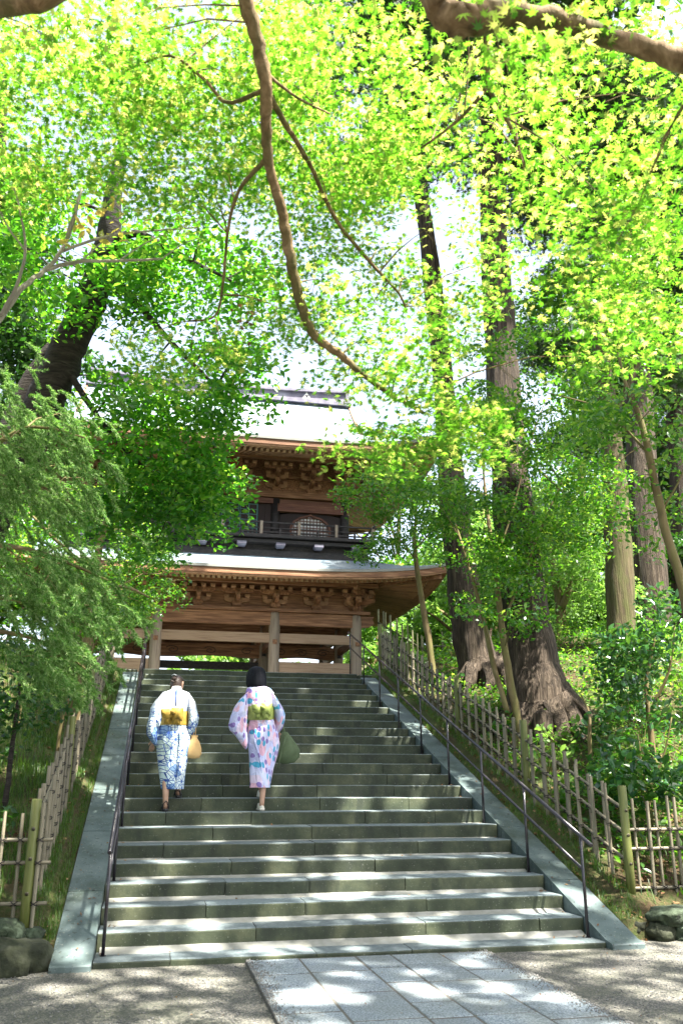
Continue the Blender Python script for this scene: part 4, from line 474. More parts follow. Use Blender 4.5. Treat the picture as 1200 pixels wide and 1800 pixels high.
M['planks']=grain('dark_plank_wall',(.014,.007,.007),(.03,.015,.013),(9,3,.5),4,.65,.004,'Object',None,.5)
M['teal']=grain('verdigris_strip',(.04,.10,.10),(.09,.22,.21),(1,1,1),20,.6,.001,'Object',(.05,.06,.06),.3)
M['sky_white']=grain('white_sky_panel',(.72,.74,.75),(.82,.83,.84),(1,1,1),8,.8,.001)  # white sheet standing in for bright sky seen through the windows
def shingle():
    m,nt,b=base('roof_shingle',.55,.4); co=coord(nt,'World')
    br=nt.nodes.new('ShaderNodeTexBrick'); br.inputs['Scale'].default_value=1; br.inputs['Brick Width'].default_value=.36; br.inputs['Row Height'].default_value=.16; br.inputs['Mortar Size'].default_value=.008
    br.inputs['Color1'].default_value=(.13,.175,.21,1); br.inputs['Color2'].default_value=(.18,.23,.27,1); br.inputs['Mortar'].default_value=(.06,.08,.10,1)
    nt.links.new(co,br.inputs['Vector']); n=noise(nt,co,1.1,5)
    c=mixc(nt,ramp(nt,n,[(.4,(0,0,0)),(.7,(.6,.6,.6))]),br.outputs[0],(.22,.25,.26)); nt.links.new(c,b.inputs['Base Color']); bump(nt,b,br.outputs['Fac'],.01,.5); return m
M['shingle']=shingle()
M['ridge']=grain('ridge_copper',(.07,.065,.09),(.13,.12,.16),(1,1,1),3,.5,.006,'World',(.2,.2,.24),.2)
M['edge']=grain('shingle_edge',(.16,.16,.14),(.30,.30,.27),(1,1,40),4,.9,.004,'World')
M['white']=grain('white_plaster',(.66,.64,.58),(.78,.76,.70),(1,1,1),6,.9,.001)
M['redlacquer']=grain('faded_red_lacquer',(.20,.05,.025),(.32,.09,.045),(1,1,1),9,.6,.003)
GX=-.21; ZT=3.722
gate=thing('temple_gate','huge two-storey wooden temple gate with blue-grey hipped roofs at the top of the stone stairs','gate',(GX,20,ZT))
def gp(mb,name,mat,parent=None,smooth=False):
    return under(mb.build(name,M[mat],None,smooth),gate)
def under_sub(o,par):
    o.parent=par; return o   # the part's own origin sits at the world's, so no offset is needed
def gi(name,me,loc,parent=None,rot=(0,0,0),scale=(1,1,1)):
    o=link(name,me,parent or gate,None,rot,scale); o.location=Vector(loc)-(Vector(gate.location) if parent is None else Vector((0,0,0))); return o
PX_=[GX-4.71,GX-1.92,GX+1.92,GX+4.71]; PY=[20,23,26]
# pillars on stone bases
pm=MB().tube([(0,0,0,.165),(0,0,.08,.185),(0,0,2.9,.185),(0,0,3.12,.165),(0,0,3.22,.12)],20).mesh('pillar',M['pillar'],True)
sb=MB().tube([(0,0,0,.36),(0,0,.1,.36),(0,0,.16,.27),(0,0,.22,.22)],16).mesh('base_stone',M['mortar'],True)
for x in PX_:
    for y in PY:
        o=gi('pillar',pm,(x,y,ZT+.0)); gi('base_stone',sb,(0,0,0),o)
        me=MB().box(-.07,.07,-.23,.23,2.1,2.24).mesh('tenon',M['dark'] if y>20 else M['wood']); gi('tenon',me,(0,0,0),o)
# beams
def bx(name,mat,x0,x1,y0,y1,z0,z1,**k): return gp(MB().box(x0,x1,y0,y1,z0,z1),name,mat,**k)
for i in range(3):
    a,b_=PX_[i]+.14,PX_[i+1]-.14
    bx('head_beam','woodx',a,b_,19.90,20.08,6.46,6.88)
    bx('tie_beam','greybeam',a,b_,19.93,20.05,5.88,6.19)
    bx('head_beam','woodx',a,b_,22.92,23.08,6.60,6.96); bx('head_beam','woodx',a,b_,25.92,26.08,6.5,6.9)
    # carved rainbow beam of the middle row, arched underside, scroll carvings
    mb=MB(); n=14
    lo=[(a+(b_-a)*k/n, 5.76+.07*math.sin(math.pi*min(max((k/n-.12)/.76,0),1))) for k in range(n+1)]; hi=[(x,6.21+.03*math.sin(math.pi*(x-a)/(b_-a))) for x,z in reversed(lo)]
    mb.prism(lo+hi,'y',22.9,23.1); cb=gp(mb,'carved_beam','woodx')
    for cx_,s in ((a+.45,1),(b_-.45,-1),((a+b_)/2,1)):
        sc=MB(); sc.tube([(cx_+s*(.03+.014*t)*math.cos(t)*1.6,22.893,6.0+(.02+.013*t)*math.sin(t),.012) for t in np.linspace(0,9,26)],4)
        under_sub(sc.build('scroll_carving',M['dark']),cb)
for (a,b_) in ((PX_[2]+.17,PX_[3]-.17),(PX_[0]+.17,PX_[1]-.17)):
    for k in range(4): bx('wall_plank','greybeam',a,b_,19.96,20.02+.004*(k%2),ZT+.2+k*.335,ZT+.2+k*.335+.33)
bx('sill','mortar',PX_[0]-.3,PX_[3]+.3,19.7,20.3,ZT+.0,ZT+.19)
bx('door_rail','dark',PX_[1]+.17,PX_[2]-.17,22.93,23.05,5.34,5.61)
for x in PX_:
    for y in (20,23):
        bx('cross_beam','wood',x-.07,x+.07,y+.16,y+2.84,6.50,6.84); bx('cross_beam','wood',x-.06,x+.06,y+.16,y+2.84,5.92,6.16)
for x in (PX_[0],PX_[3]):   # beam noses past the corner pillars
    s=1 if x>0 else -1
    gp(MB().prism([(x+s*.15,6.48),(x+s*.45,6.50),(x+s*.62,6.62),(x+s*.55,6.78),(x+s*.62,6.86),(x+s*.15,6.86)],'y',19.92,20.06),'beam_nose','woodx')
for x in (PX_[1],PX_[2]):
    bx('corner_brace','wood',x-.30,x+.30,22.86,23.14,6.22,6.34)
bx('wall_plate','woodx',PX_[0]-.45,PX_[3]+.45,19.78,20.22,6.90,7.0); bx('wall_plate','woodx',PX_[0]-.2,PX_[0]+.2,20.22,26.2,6.90,7.0); bx('wall_plate','woodx',PX_[3]-.2,PX_[3]+.2,20.22,26.2,6.90,7.0)
bx('ceiling','wood',PX_[0]-.1,PX_[3]+.1,20.1,26,7.05,7.12)
for x in np.linspace(PX_[0]+.7,PX_[3]-.7,9): bx('ceiling_joist','wood',x-.06,x+.06,20.15,25.9,6.98,7.045)
# bracket sets
def block(w,h,d):
    z1=h*.55; mb=MB(); a,b_=w*.36,w*.5; c,e=d*.36,d*.5
    v=[(-a,-c,0),(a,-c,0),(a,c,0),(-a,c,0),(-b_,-e,h-z1),(b_,-e,h-z1),(b_,e,h-z1),(-b_,e,h-z1),(-b_,-e,h),(b_,-e,h),(b_,e,h),(-b_,e,h)]
    f=[(3,2,1,0),(8,9,10,11)]+[(k,(k+1)%4,(k+1)%4+4,k+4) for k in range(4)]+[(k+4,(k+1)%4+4,(k+1)%4+8,k+8) for k in range(4)]
    return mb.add(v,f)
def arm(L,h,t):
    p=[(-L/2,h),(-L/2,h*.55),(-L/2+.05,h*.2),(-L/2+.14,0),(L/2-.14,0),(L/2-.05,h*.2),(L/2,h*.55),(L/2,h)]
    return MB().prism(p,'y',-t/2,t/2)
BK={}
for nm,w in (('l','wood'),('u','wood')):
    BK[nm]=(block(.30,.19,.30).mesh('bearing_block',M[w]),arm(.78,.14,.11).mesh('bracket_arm',M['rafter']),arm(1.0,.13,.10).mesh('bracket_arm',M[w]),block(.15,.11,.15).mesh('small_block',M['rafter']),
        MB().prism([(.25,.02),(-.42,.0),(-.58,.05),(-.62,.15),(.25,.15)],'x',-.055,.055).mesh('nose_arm',M[w]))
def bracket(x,y,z,tiers,kind='l',rz=0,s=1.0):
    big,a1,a2,sm_,nose=BK[kind]
    o=gi('bracket_set',big,(x,y,z),None,(0,0,rz),(s,s,s)); zz=.17
    for t in range(tiers):
        off=-.30*t
        gi('bracket_arm',a1,(0,off,zz),o); gi('nose_arm',nose,(0,off,zz+.003),o)
        for dx in (-.32,0,.32): gi('small_block',sm_,(dx,off-(0 if dx else .0),zz+.145),o)
        gi('small_block',sm_,(0,off-.36,zz+.15),o); zz+=.25
    gi('bracket_arm',a2,(0,-.30*tiers,zz),o)
    for dx in (-.42,-.14,.14,.42): gi('small_block',sm_,(dx,-.30*tiers,zz+.13),o)
def around(xs,ys,z,tiers,kind,x0,x1,yf,s=1):
    for x in xs: bracket(x,yf,z,tiers,kind,0,s)
    for y in ys:
        bracket(x1,y,z,tiers,kind,R(90),s); bracket(x0,y,z,tiers,kind,R(-90),s)
    for x,r_ in ((x1,45),(x0,-45)): bracket(x,yf,z,tiers,kind,R(r_),s*1.12)
lx=[PX_[0],PX_[0]+1.4,PX_[1],GX-.64,GX+.64,PX_[2],PX_[2]+1.4,PX_[3]]
around(lx,[21.5,23,24.5],7.0,1,'l',PX_[0],PX_[3],20,1.08)
bx('bracket_wall','woodx',PX_[0],PX_[3],20.03,20.1,7.0,8.3); bx('bracket_wall','woodx',PX_[3]-.06,PX_[3]+.01,20.1,26,7.0,8.3); bx('bracket_wall','woodx',PX_[0]-.01,PX_[0]+.06,20.1,26,7.0,8.3)
def hoop(name,mat,d,z0,z1,t,yf=20,yb=26,x0=PX_[0],x1=PX_[3]):
    bx(name,mat,x0-d,x1+d,yf-d-t/2,yf-d+t/2,z0,z1); bx(name,mat,x1+d-t/2,x1+d+t/2,yf-d+t/2,yb+d,z0+.002,z1+.002); bx(name,mat,x0-d-t/2,x0-d+t/2,yf-d+t/2,yb+d,z0+.002,z1+.002)
hoop('purlin','woodx',.02,7.56,7.66,.12); hoop('purlin','woodx',.62,7.735,7.865,.17)
# ---------------- roofs
def roof(name,ox,oy0,oy1,ze,up,ix,iy0,iy1,zi,conc,nu=40,nv=8,thick=.30):
    """hipped skirt roof: curved slopes from the eave rectangle (o) to the inner rectangle (i), corners swept up"""
    sides=[((GX-ox,oy0),(GX+ox,oy0),(GX-ix,iy0),(GX+ix,iy0)),((GX+ox,oy0),(GX+ox,oy1),(GX+ix,iy0),(GX+ix,iy1)),((GX+ox,oy1),(GX-ox,oy1),(GX+ix,iy1),(GX-ix,iy1)),((GX-ox,oy1),(GX-ox,oy0),(GX-ix,iy1),(GX-ix,iy0))]
    for a,b_,c,d in sides:
        mb=MB(); v=[]; 
        for j in range(nv+1):
            t=j/nv
            for i in range(nu+1):
                u=i/nu; uu=abs(2*u-1)**4
                px=(a[0]+(b_[0]-a[0])*u)*(1-t)+(c[0]+(d[0]-c[0])*u)*t; py=(a[1]+(b_[1]-a[1])*u)*(1-t)+(c[1]+(d[1]-c[1])*u)*t
                v.append((px,py,ze+up*uu*(1-t)**1.6+(zi-ze)*((1-conc)*t+conc*t*t)))
        f=[(j*(nu+1)+i,j*(nu+1)+i+1,(j+1)*(nu+1)+i+1,(j+1)*(nu+1)+i) for j in range(nv) for i in range(nu)]
        o=gp(mb.add(v,f),name,'shingle',smooth=True)
        # layered edge and eave board below it, following the sweep
        cen=Vector((GX,23,0))
        for nm,mt,din,z0,z1 in (('shingle_edge','edge',0.0,-.085,-.002),('eave_board','woodx',.035,-.26,-.087),('eave_lip','rafter',.075,-.315,-.262)):
            e=MB(); vv=[]; dx=Vector((b_[0]-a[0],b_[1]-a[1],0)).normalized(); inn=Vector((-dx.y,dx.x,0))
            for i in range(nu+1):
                u=i/nu; P=Vector((a[0]+(b_[0]-a[0])*u,a[1]+(b_[1]-a[1])*u,ze+up*abs(2*u-1)**4))
                m_=dx*(din*(1-2*u)); q0=P+inn*din+m_; q1=P+inn*(din+.2)+m_*1
                for q in (q0,q1):
                    for zz in (z0,z1): vv.append((q.x,q.y,P.z+zz))
            ff=[]
            for i in range(nu):
                k=i*4; ff+=[(k,k+4,k+5,k+1),(k+2,k+3,k+7,k+6),(k,k+2,k+6,k+4)]
            gp(e.add(vv,ff),nm,mt)
roof('lower_roof',7.42,17.95,28.05,7.97,.42,5.25,19.15,26.85,8.62,.3)
roof('upper_roof',7.30,17.55,28.45,12.24,.5,4.75,20.7,25.3,13.95,.25)
# soffit boards over the rafters, coloured dark to stand for shadow between them
def soffit(ox,oy0,oy1,ze,up,ix,iy0,iy1,zi,n=30):
    for a,b_,c,d in (((GX-ox,oy0),(GX+ox,oy0),(GX-ix,iy0),(GX+ix,iy0)),((GX+ox,oy0),(GX+ox,oy1),(GX+ix,iy0),(GX+ix,iy1)),((GX-ox,oy1),(GX-ox,oy0),(GX-ix,iy1),(GX-ix,iy0)),((GX+ox,oy1),(GX-ox,oy1),(GX+ix,iy1),(GX-ix,iy1))):
        v=[]
        for i in range(n+1):
            u=i/n; v+=[(a[0]+(b_[0]-a[0])*u,a[1]+(b_[1]-a[1])*u,ze+up*abs(2*u-1)**4),(c[0]+(d[0]-c[0])*u,c[1]+(d[1]-c[1])*u,zi)]
        gp(MB().add(v,[(2*i,2*i+2,2*i+3,2*i+1) for i in range(n)]),'soffit','darkred')
soffit(7.30,18.07,27.93,7.72,.42,4.7,20.05,26,8.25); soffit(7.2,17.67,28.33,11.98,.5,4.4,20.45,25.6,12.75)
# rafters, fanning out to the corners: lower pair of tiers and upper pair of tiers
RB=MB().box(-.045,.045,0,1,-.05,.05).mesh('rafter',[M['rafter'],M['endgrain']]); RB.polygons[2].material_index=1; RD=MB().box(-.036,.036,0,1,-.045,.045).mesh('rafter',M['wood'])
def rafters(name,ox,oy0,oy1,ze,up,ix,iy0,iy1,zi,d0,t0,t1,sp,me,sides='fr'):
    for sd_ in sides:
        if sd_=='f': a,b_,c,d=(GX-ox,oy0),(GX+ox,oy0),(GX-ix,iy0),(GX+ix,iy0)
        elif sd_=='r': a,b_,c,d=(GX+ox,oy0),(GX+ox,oy1),(GX+ix,iy0),(GX+ix,iy1)
        L=math.hypot(b_[0]-a[0],b_[1]-a[1]); n=int(L/sp)
        for i in range(1,n):
            u=i/n; w=(2*u-1); ui=.5+.5*(w*(1-.0*abs(w)))
            E_=Vector((a[0]+(b_[0]-a[0])*u,a[1]+(b_[1]-a[1])*u,ze+up*abs(w)**4)); I_=Vector((c[0]+(d[0]-c[0])*ui,c[1]+(d[1]-c[1])*ui,zi))
            p0=E_.lerp(I_,t0)+Vector((0,0,d0)); p1=E_.lerp(I_,t1)+Vector((0,0,d0)); v=p1-p0
            o=gi(name,me,p0,None,v.to_track_quat('Y','Z').to_euler(),(1,v.length,1))
rafters('rafter',7.30,18.07,27.93,7.72,.42,4.7,20.05,26,8.25,-.14,.16,.97,.175,RB)
rafters('flying_rafter',7.30,18.07,27.93,7.72,.42,4.7,20.05,26,8.25,-.05,.03,.42,.175,RB)
rafters('rafter',7.2,17.67,28.33,11.98,.5,4.4,20.45,25.6,12.75,-.14,.16,.97,.20,RB)
rafters('flying_rafter',7.2,17.67,28.33,11.98,.5,4.4,20.45,25.6,12.75,-.05,.03,.40,.20,RB)
for s in (1,-1):
    for (ox,oy,ze,ix,iy,zi) in ((7.2,18.15,7.98,4.6,20.1,7.9),(7.1,17.75,12.3,4.3,20.5,12.4)):
        gp(MB().beam((GX+s*ox,oy,ze),(GX+s*ix,iy,zi),.14,.2),'hip_rafter','woodx')
# ---------------- upper storey
DX=GX-4.95; EX=GX+4.95
bx('base_beam','dark',DX,EX,19.10,19.35,8.50,8.80); bx('base_beam','dark',DX+.1,EX-.1,19.2,19.45,8.80,9.0); bx('base_beam','dark',DX-.05,EX+.05,19.02,19.3,9.0,9.16)
bx('base_beam','dark',EX-.25,EX,19.35,26.5,8.5,9.1); bx('base_beam','dark',DX,DX+.25,19.35,26.5,8.5,9.1)
bx('balcony_floor','dark',DX-.22,EX+.22,18.78,20.3,9.17,9.28)
bx('balcony_floor','dark',EX-.6,EX+.22,20.3,27,9.17,9.28); bx('balcony_floor','dark',DX-.22,DX+.6,20.3,27,9.17,9.28)
gb=block(.34,.15,.34).mesh('support_block',M['ridge'])
for i in range(8): gi('support_block',gb,(GX-4.48+i*1.28,18.98,8.86),None,(0,0,0),(.9,.9,1))
bx('support_beam','dark',DX,EX,18.90,19.0,9.01,9.12)
for z,t,ex in ((9.69,.05,.25),(9.50,.035,.08),(9.36,.05,.12)):
    gp(MB().beam((DX-.1-ex,18.86,z),(EX+.1+ex,18.86,z),t,t),'balcony_rail','dark'); gp(MB().beam((EX+.1,18.86-ex,z+.003),(EX+.1,26.5,z+.003),t,t),'balcony_rail','dark')
pb=MB().box(-.045,.045,-.045,.045,9.28,9.73).mesh('balcony_post',M['pillar']); pb2=MB().box(-.03,.03,-.03,.03,9.28,9.5).mesh('balcony_post',M['dark'])
for i in range(9): gi('balcony_post',pb,(DX-.1+i*(EX-DX+.2)/8,18.86,0))
for i in range(8): gi('balcony_post',pb2,(DX-.1+(i+.5)*(EX-DX+.2)/8,18.86,0))
for i in range(1,6): gi('balcony_post',pb,(EX+.1,18.86+i*1.35,0))
UX=[GX-4.4,GX-1.91,GX+1.91,GX+4.4]; UY=20.4
um=MB().tube([(0,0,0,.155),(0,0,1.75,.155)],18).mesh('upper_pillar',M['dark'],True)
for x in UX:
    for y in (UY,23,25.6): gi('upper_pillar',um,(x,y,9.28))
for i in range(3):
    a,b_=UX[i]+.13,UX[i+1]-.13
    if i==1: bx('lintel','darkred',a-.1,b_+.1,20.28,20.46,10.84,11.03)
    else: bx('lintel','darkred',a-.1,b_+.25*(i==2),20.26,20.46,10.56,10.84); bx('upper_beam','darkred',a,b_,20.34,20.46,10.86,11.02)
bx('upper_plate','woodx',UX[0]-.35,UX[3]+.35,20.2,20.55,11.05,11.28)
for s,x in ((1,UX[3]),(-1,UX[0])): bx('upper_plate','woodx',x-.15,x+.15,20.55,25.9,11.05,11.28); bx('side_wall','planks',x-.05,x+.05,20.5,25.6,9.28,11.05)
bx('rear_wall','planks',UX[0],UX[3],25.55,25.65,9.28,12.6); bx('bracket_wall','wood',UX[0]-.02,UX[3]+.02,20.43,20.5,11.28,12.7); bx('bracket_wall','wood',UX[3]-.04,UX[3]+.03,20.5,25.6,11.28,12.7); bx('bracket_wall','wood',UX[0]-.03,UX[0]+.04,20.5,25.6,11.28,12.7)
ux=[UX[0],UX[0]+1.24,UX[1],GX-.64,GX+.64,UX[2],UX[2]+1.24,UX[3]]
around(ux,[21.7,23,24.3],11.28,2,'u',UX[0],UX[3],20.4,1.0)
def hoop2(d,z0,z1,t,mat): hoop('purlin',mat,d,z0,z1,t,20.4,25.6,UX[0],UX[3])
hoop2(.04,11.80,11.9,.1,'woodx'); hoop2(.95,12.17,12.30,.17,'woodx')
# plank walls
def planks(x0,x1,z0,z1,y=20.42):
    n=max(1,int((x1-x0)/.17)); w=(x1-x0)/n
    for i in range(n): bx('wall_plank','planks',x0+i*w+.003,x0+(i+1)*w-.003,y-.012*(i%2)-.01,y+.05,z0,z1)
planks(GX+1.31,UX[2]-.15,9.28,10.84); planks(UX[1]+.15,GX-1.31,9.28,10.84)
# doors with verdigris-edged lattice
for k in range(4):
    x0=GX-1.30+k*.65
    d=bx('door_panel','planks',x0+.01,x0+.64,20.40,20.44,9.3,10.82); mb=MB()
    for x in (x0+.03,x0+.325,x0+.62): under_sub(MB().box(x-.018,x+.018,20.375,20.398,9.3,10.82).build('lattice_bar',M['teal']),d)
    for z in (9.33,9.62,9.92,10.12,10.22,10.42,10.60,10.79): under_sub(MB().box(x0+.012,x0+.638,20.380,20.396,z-.014,z+.014).build('lattice_bar',M['teal']),d)
    for x in (x0+.17,x0+.475): under_sub(MB().box(x-.014,x+.014,20.382,20.397,9.3,10.12).build('lattice_bar',M['teal']),d)
# cusped windows
OUT=[(-.60,0),(-.64,.12),(-.66,.27),(-.62,.42),(-.52,.55),(-.36,.66),(-.18,.715),(-.07,.74),(0,.79)]; OUT=OUT+[(-a,b_) for a,b_ in reversed(OUT[:-1])]
def cusped(cx_,zb):
    # wall of the bay pierced by the window outline
    n=len(OUT); i0=[(cx_+a,zb+b_) for a,b_ in OUT]; x0,x1=(UX[2]+.15,UX[3]-.13) if cx_>0 else (UX[0]+.13,UX[1]-.15)
    def proj(p):
        a,b_=p[0]-cx_,p[1]-(zb+.35); 
        t=min([abs(q) for q in ((x1-cx_)/a if a>0 else ((x0-cx_)/a if a<0 else 9), (10.56-zb-.35)/b_ if b_>0 else ((9.28-zb-.35)/b_ if b_<0 else 9))]); return (cx_+a*t,zb+.35+b_*t)
    ring=i0+[(cx_+.2,zb),(cx_-.2,zb)]; outr=[proj(p) for p in ring]; m=len(ring); v=[]
    for y in (20.40,20.47):
        v+=[(p[0],y,p[1]) for p in ring]+[(p[0],y,p[1]) for p in outr]
    f=[(k,(k+1)%m,m+(k+1)%m,m+k) for k in range(m)]+[(2*m+k,3*m+k,3*m+(k+1)%m,2*m+(k+1)%m) for k in range(m)]+[(k,2*m+k,2*m+(k+1)%m,(k+1)%m) for k in range(m)]
    gp(MB().add(v,f),'window_wall','planks')
    for cxn in (x0,x1):
        pass
    w=gp(MB().add([(p[0],y,p[1]) for y in (20.36,20.43) for p in i0]+[(cx_+(p[0]-cx_)*1.13,y,zb-.03+(p[1]-zb)*1.13) for y in (20.36,20.43) for p in i0],
        [q for k in range(n-1) for q in ((k,k+1,2*n+k+1,2*n+k),(n+k,3*n+k,3*n+k+1,n+k+1),(k,n+k,n+k+1,k+1),(2*n+k,2*n+k+1,3*n+k+1,3*n+k))]),'cusped_window','darkred')
    under_sub(MB().box(cx_-.72,cx_+.72,20.35,20.44,zb-.07,zb-.002).build('sill',M['dark']),w)
    under_sub(MB().prism(i0,'y',20.455,20.465).build('sky_panel',M['sky_white']),w)
    def half(z):
        P=OUT[:9]
        for k in range(8):
            if P[k][1]<=z<=P[k+1][1]: return -(P[k][0]+(P[k+1][0]-P[k][0])*(z-P[k][1])/(P[k+1][1]-P[k][1]))
        return .1
    for k in range(1,7):
        z=k*.118; h=half(z); under_sub(MB().box(cx_-h,cx_+h,20.42,20.438,zb+z-.014,zb+z+.014).build('lattice_bar',M['darkred']),w)
    for k in range(-5,6):
        x=k*.118; zt=max([z for z in np.linspace(.01,.78,60) if half(z)>=abs(x)-.004]); under_sub(MB().box(cx_+x-.014,cx_+x+.014,20.405,20.419,zb,zb+zt).build('lattice_bar',M['darkred']),w)
cusped(2.95,9.69); cusped(2*GX-2.95,9.69)
# framed plaque under the upper eave
pq=gi('name_board',MB().box(-.50,.50,-.03,.03,-.78,.78).mesh('name_board',M['redlacquer']),(GX,19.45,11.75),None,(R(-22),0,0))
for a in ((-.62,-.50,-.07,.05,-.9,.9),(.50,.62,-.07,.05,-.9,.9),(-.497,.497,-.072,.048,.78,.9),(-.497,.497,-.072,.048,-.9,-.78)): gi('frame',MB().box(*a).mesh('frame',M['wood']),(0,0,0),pq)
# upper slopes, gables, ridge
def zr(t): return 13.95+2.2*(.72*t+.28*t*t)
for s in (-1,1):
    v=[]; 
    for j in range(9):
        t=j/8; y=23+s*(2.3)*(1-t)
        v+=[(GX-5.15,y,zr(t)),(GX+5.15,y,zr(t))]
    gp(MB().add(v,[(2*j,2*j+1,2*j+3,2*j+2) for j in range(8)]),'upper_roof','shingle',smooth=True)
for s in (-1,1):
    pts=[(23-2.3*(1-j/8),zr(j/8)-.02) for j in range(9)]+[(23+2.3*(1-j/8),zr(j/8)-.02) for j in range(7,-1,-1)]
    x=GX+s*4.7; gp(MB().prism(pts,'x',x-.03,x+.03),'gable','wood')
    for sg in (-1,1):
        for j in range(8):
            a=(GX+s*5.12,23+sg*2.36*(1-j/8),zr(j/8)-.12); b_=(GX+s*5.12,23+sg*2.36*(1-(j+1)/8),zr((j+1)/8)-.12)
            if j==0: mb=MB()
            mb.beam(a,b_,.09,.26)
        gp(mb,'barge_board','woodx')
def ridge(name,mat,w,z0,z1,x,parent=None):
    v=[]; n=24
    for i in range(n+1):
        u=i/n; px=GX-x+2*x*u; s=.16*abs(2*u-1)**2.5
        v+=[(px,23-w/2,z0+s*(z0>16.1)),(px,23+w/2,z0+s*(z0>16.1)),(px,23+w/2,z1+s),(px,23-w/2,z1+s)]
    f=[(i*4+k,i*4+(k+1)%4,i*4+4+(k+1)%4,i*4+4+k) for i in range(n) for k in range(4)]+[(0,1,2,3),(n*4+3,n*4+2,n*4+1,n*4)]
    return gp(MB().add(v,f),name,mat)
ridge('ridge_base','ridge',.72,15.95,16.05,5.15); rd=ridge('ridge','ridge',.42,16.051,16.40,5.0); ridge('ridge_cap','ridge',.62,16.401,16.50,5.12); ridge('ridge_band','white',.50,16.052,16.085,5.05)
for sx in (-1,1):
    for cz,mat in ((16.05,'white'),):
        cx_=GX+sx*3.36
        for dx,dz in ((-.085,0),(.085,0),(0,.145)):
            under(MB().prism([(cx_+dx-.08,cz+.12+dz),(cx_+dx+.08,cz+.12+dz),(cx_+dx,cz+.26+dz)],'y',22.765,22.785).build('crest_triangle',M['white']),gate)
    gp(MB().box(GX+sx*5.02-.06,GX+sx*5.02+.06,22.7,23.3,15.9,16.62),'ridge_end','ridge')
# ------------------------------------------------------------ people
M['skin']=grain('skin',(.42,.25,.17),(.50,.31,.22),(1,1,1),12,.5,.001,var=0)
M['hairbrown']=grain('dark_brown_hair',(.03,.018,.012),(.07,.04,.028),(9,9,1),9,.4,.003,var=0)
M['hairblack']=grain('black_hair',(.003,.0035,.006),(.008,.009,.013),(12,12,1),9,.6,.003,var=0,spec=.12)
M['sandal']=grain('black_sandal',(.012,.012,.013),(.03,.03,.03),(1,1,1),20,.5,.001,var=0)
M['shoe']=grain('cream_shoe',(.55,.52,.44),(.70,.67,.58),(1,1,1),20,.6,.001,var=0)
M['eye']=grain('dark_eye',(.01,.008,.006),(.02,.015,.01),(1,1,1),3,.2,.0005,var=0)
M['obi_y']=grain('mustard_obi',(.20,.12,.015),(.33,.21,.03),(1,1,1),9,.55,.003,c3=(.44,.30,.06),var=0)
M['obi_g']=grain('olive_green_obi',(.15,.19,.045),(.25,.30,.075),(1,1,1),9,.5,.003,c3=(.34,.38,.12),var=0)
M['pouch']=grain('tan_cloth',(.58,.36,.14),(.72,.48,.22),(1,1,1),6,.8,.004,var=0)
M['greenbag']=grain('dark_green_cloth',(.05,.075,.035),(.09,.125,.06),(1,1,1),7,.75,.006,var=0)
M['whitecloth']=grain('white_cloth',(.70,.72,.74),(.80,.81,.82),(1,1,1),9,.8,.002,var=0)
M['bluecollar']=grain('indigo_cloth',(.03,.06,.20),(.08,.13,.34),(1,1,1),14,.8,.002,var=0)
def vor(nt,co,scale,rnd=.75):
    v=nt.nodes.new('ShaderNodeTexVoronoi'); v.voronoi_dimensions='2D'; v.inputs['Scale'].default_value=scale; v.inputs['Randomness'].default_value=rnd; nt.links.new(co,v.inputs['Vector']); return v
def swap(nt,co):
    """cloth pattern runs over the figure's width and height"""
    s=nt.nodes.new('ShaderNodeSeparateXYZ'); nt.links.new(co,s.inputs[0]); c=nt.nodes.new('ShaderNodeCombineXYZ')
    ax=mth(nt,'ADD',s.outputs[0],mth(nt,'MULTIPLY',s.outputs[1],.8)); nt.links.new(ax,c.inputs[0]); nt.links.new(s.outputs[2],c.inputs[1]); return c.outputs[0]
